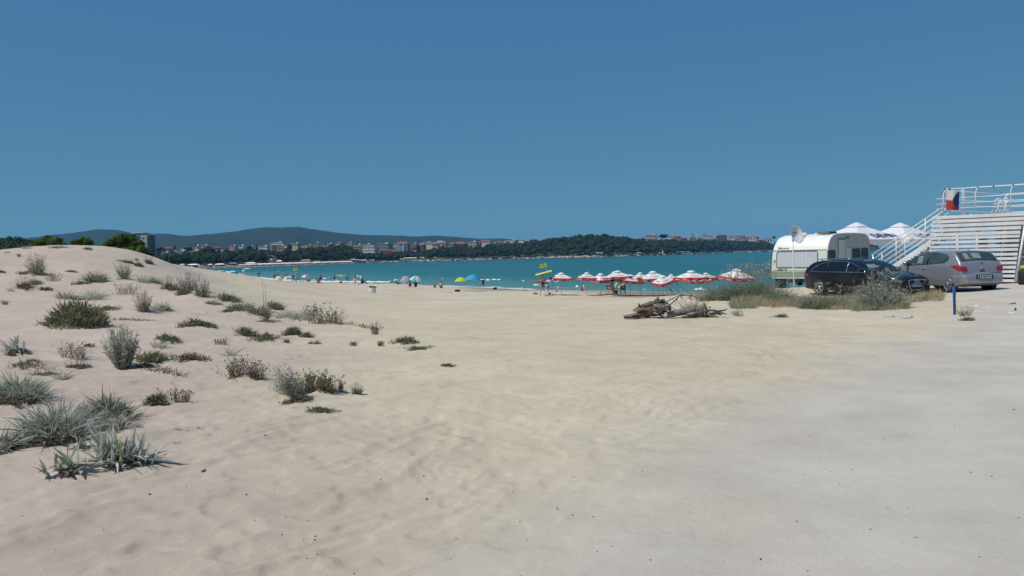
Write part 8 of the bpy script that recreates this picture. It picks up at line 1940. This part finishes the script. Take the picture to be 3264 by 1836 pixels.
def poles():
    p = ground_at(2050, 1000, 10, 40); d = p.y + .1; q = lambda u, v, dy=0: at(u, v, d + dy)
    o = gnarl([q(2036, 998, -.3), q(2085, 976, -.2), q(2130, 957, -.1), q(2168, 938, .1)], [.030, .034, .036, .022], 8, 41, .06).build('bare_pole', M_bare); tag(o, 'long bleached pole leaning across the split log', 'pole')
    t = empty('dead_branch', q(2140, 975, .3), 0, 'brittle dead branch with bare twigs standing behind the driftwood', 'branch'); o0 = Vector(t.location)
    L = [((2120, 982), (2140, 968), (2168, 941), .030), ((2168, 941), (2205, 943), (2240, 952), .022), ((2168, 941), (2150, 915), (2135, 905), .014), ((2130, 912), (2148, 935), (2160, 960), .012), ((2097, 905), (2120, 912), (2150, 935), .014), ((2097, 905), (2098, 925), (2099, 950), .010), ((2120, 912), (2130, 940), (2155, 965), .010), ((2152, 896), (2160, 915), (2168, 941), .012), ((2152, 896), (2175, 918), (2205, 940), .012), ((2152, 896), (2158, 910), (2160, 918), .010), ((2168, 941), (2182, 960), (2195, 975), .012), ((2168, 941), (2172, 962), (2170, 982), .010), ((2205, 940), (2218, 950), (2228, 962), .016), ((2240, 952), (2228, 950), (2214, 944), .010), ((2130, 968), (2142, 980), (2160, 992), .012), ((2160, 960), (2170, 972), (2184, 986), .010), ((2165, 945), (2155, 958), (2150, 972), .010), ((2085, 962), (2105, 968), (2138, 975), .016)]
    for k, (a, b_, c, r) in enumerate(L):
        r *= .7; g = gnarl([q(*a, .3) - o0, q(*b_, .35) - o0, q(*c, .3) - o0], [r, r * .8, r * .55], 6, 60 + k, .12, 4); g.build('twig' if r < .014 else 'limb', M_drift2, t)
poles()
# ------------------------------------------------------------------ post, stones, litter
def blue_post():
    p = ground_at(3043, 1003, 8, 40); s = p.y / FPX; h = 93 * s; w = 7.6 * s
    t = empty('blue_post', (p.x, p.y, p.z), R(12), 'bright blue square post in the sand beside the track', 'post'); t.rotation_euler = (0, R(-1.5), R(12))
    mb_ = mat('blue_post_paint', (.012, .055, .22), .5, col2=(.016, .075, .29), scale=6, bump=.003, bscale=20); ml = mat('light_blue_post_paint', (.012, .12, .42), .5, var=.12, scale=8)
    b = MB(); b.box((0, 0, h * .375 - .1), (w * .86, w * .86, h * .75 + .2)); b.build('shaft', mb_, t, bevel=.006)
    b = MB(); b.box((0, 0, h * .86), (w * 1.05, w * 1.05, h * .24)); b.build('cap', ml, t, bevel=.01)
    b = MB(); b.box((w * .1, -w * .53, h * .70), (w * .5, .012, h * .07)); b.build('plate', ml, t)
blue_post()
M_slab = mat('pale_grey_stone', (.36, .36, .35), .9, col2=(.50, .49, .47), scale=5, bump=.004, bscale=30)
def slab(u, v, w, hh, label, seed, rz=0, m=M_slab, name='flat_stone', cat='stone', thick=.05):
    p = ground_at(u, v, 3, 60); s = p.y / FPX; g = random.Random(seed); W_ = w * s; n = 9; D_ = W_ * hh; V = []
    ang = sorted(g.uniform(0, 6.28) for _ in range(n)); ring = [(math.cos(a) * W_ / 2 * g.uniform(.75, 1.05), math.sin(a) * D_ / 2 * g.uniform(.75, 1.05)) for a in ang]
    V = [(x, y, -.03) for x, y in ring] + [(x, y, thick * g.uniform(.7, 1)) for x, y in ring] + [(x * .9, y * .9, thick * 1.1 + .02 * x) for x, y in ring]
    F = [tuple(range(2 * n, 3 * n))] + [(i, (i + 1) % n, n + (i + 1) % n, n + i) for i in range(n)] + [(n + i, n + (i + 1) % n, 2 * n + (i + 1) % n, 2 * n + i) for i in range(n)]
    b = MB(); b.add(V, F); o = b.build(name, m, loc=(p.x, p.y, p.z)); o.rotation_euler = (R(6), R(-4), rz); tag(o, label, cat)
slab(2836, 1011, 40, .8, 'left of two flat grey stone slabs below the mound', 1); slab(2886, 1015, 48, .8, 'right flat stone slab with a raised dark edge', 2, .2)
M_greyst = mat('dark_grey_stone', (.16, .17, .17), .85, col2=(.27, .28, .28), scale=20)
slab(649, 1505, 22, .45, 'wedge shaped grey stone alone on the foreground sand', 7, .9, M_greyst, 'grey_stone', 'stone', .018)
for k, (u, v, w, lab) in enumerate(((477, 1577, 16, 'dark curled scrap on the foreground sand'), (1360, 1592, 15, 'flat grey chip on the near sand'), (1213, 1531, 13, 'small dark bark chip in the middle foreground'), (785, 1578, 8, 'round dark seed pod on the foreground sand'), (845, 1388, 14, 'thin dark chip on sand right of the strap leaves'), (1005, 1711, 8, 'brown seed ball, upper of the close pair'), (1003, 1722, 7, 'brown seed ball just below its neighbour'), (899, 1705, 7, 'lone brown seed ball left of the close pair'), (968, 1724, 5, 'smallest dark seed left of the close pair'), (981, 1660, 5, 'dark seed on the ripple above the close pair'), (812, 1660, 5, 'dark dot of a seed on a ripple crest'), (595, 1549, 5, 'dark seed below the grey wedge stone'), (978, 1781, 6, 'lowest seed near the bottom of the picture'), (1350, 1519, 9, 'twisted bark scrap left of the bark chip'), (2425, 1785, 10, 'brown crumb on the pale track at the bottom'), (2703, 1176, 7, 'dark stone on the smooth sand right of the middle'), (2540, 1664, 10, 'thin straw bit on the pale track'), (3232, 1307, 8, 'small twig piece at the right edge of the track'))):
    if 'seed' in lab:
        p = ground_at(u, v, 3, 60); r = w * .40 * p.y / FPX; b = MB(); b.ball((0, 0, r * .6), (r, r * .9, r * .85), 0, 9, 6); b.tube([(0, 0, r * 1.3), (r * .3, 0, r * 1.8)], r * .15, 5); tag(b.build('seed', M_br if k % 2 else M_drift2, loc=p), lab, 'seed')
    else: slab(u, v, w * .75, .35, lab, 40 + k, k * .7, M_drift2, 'bark_chip', 'debris', .008)
for k, (u, v, w, lab) in enumerate(((3115, 976, 30, 'white crumpled litter on the track behind the blue post'), (3150, 980, 22, 'second white scrap right of the crumpled litter'), (3222, 998, 22, 'white scrap beside a dark stick at the right edge'), (3005, 1003, 8, 'small white pebble left of the blue post'), (1775, 1625, 9, 'white shell piece on the near track'), (1631, 1571, 8, 'small pale shell left of the white shell piece'))):
    slab(u, v, w, .5, lab, 80 + k, k, M_whitewood, 'white_scrap', 'scrap', .02)
slab(3236, 989, 24, .25, 'dark stick lying beside the white scrap at the right', 90, .9, M_drift2, 'stick', 'stick', .05); slab(3228, 969, 26, .25, 'thin grey stick on the track at the right edge', 91, .3, M_drift, 'stick', 'stick', .03)
def grit():
    g = np.random.default_rng(3); b = MB()
    for i in range(900):
        y = 3.6 + 30 * g.random() ** 1.3; x = g.uniform(-.75, .75) * y; r = g.uniform(.0015, .0045) * (1 + y * .03); z = gz(x, y); b.ball((x, y, z + r * .3), (r * g.uniform(.8, 1.8), r, r * .7), int(g.random() < .35), 5, 4)
    o = b.build('sand_grit', [M_drift2, mat('shell_white', (.66, .62, .56), .6)], kind='stuff'); tag(o, 'fine grit, seeds and shell bits strewn on the sand', 'grit')
grit()
# ------------------------------------------------------------------ air
HAZE_D, HAZE_C = 0.000075, (0.16, 0.50, 0.95)
def haze():
    m = bpy.data.materials.new('haze_air'); m.use_nodes = True; nt = m.node_tree; nt.nodes.clear()
    o = nt.nodes.new('ShaderNodeOutputMaterial'); v = nt.nodes.new('ShaderNodeVolumePrincipled')
    v.inputs['Color'].default_value = (*HAZE_C, 1); v.inputs['Density'].default_value = HAZE_D; v.inputs['Anisotropy'].default_value = 0.0
    nt.links.new(v.outputs[0], o.inputs['Volume'])
    b = MB(); b.box((0, 4300, 115), (26000, 11000, 256)); h = b.build('haze', m, kind='stuff')
    tag(h, 'thin blue summer haze over the bay', 'haze')
haze()
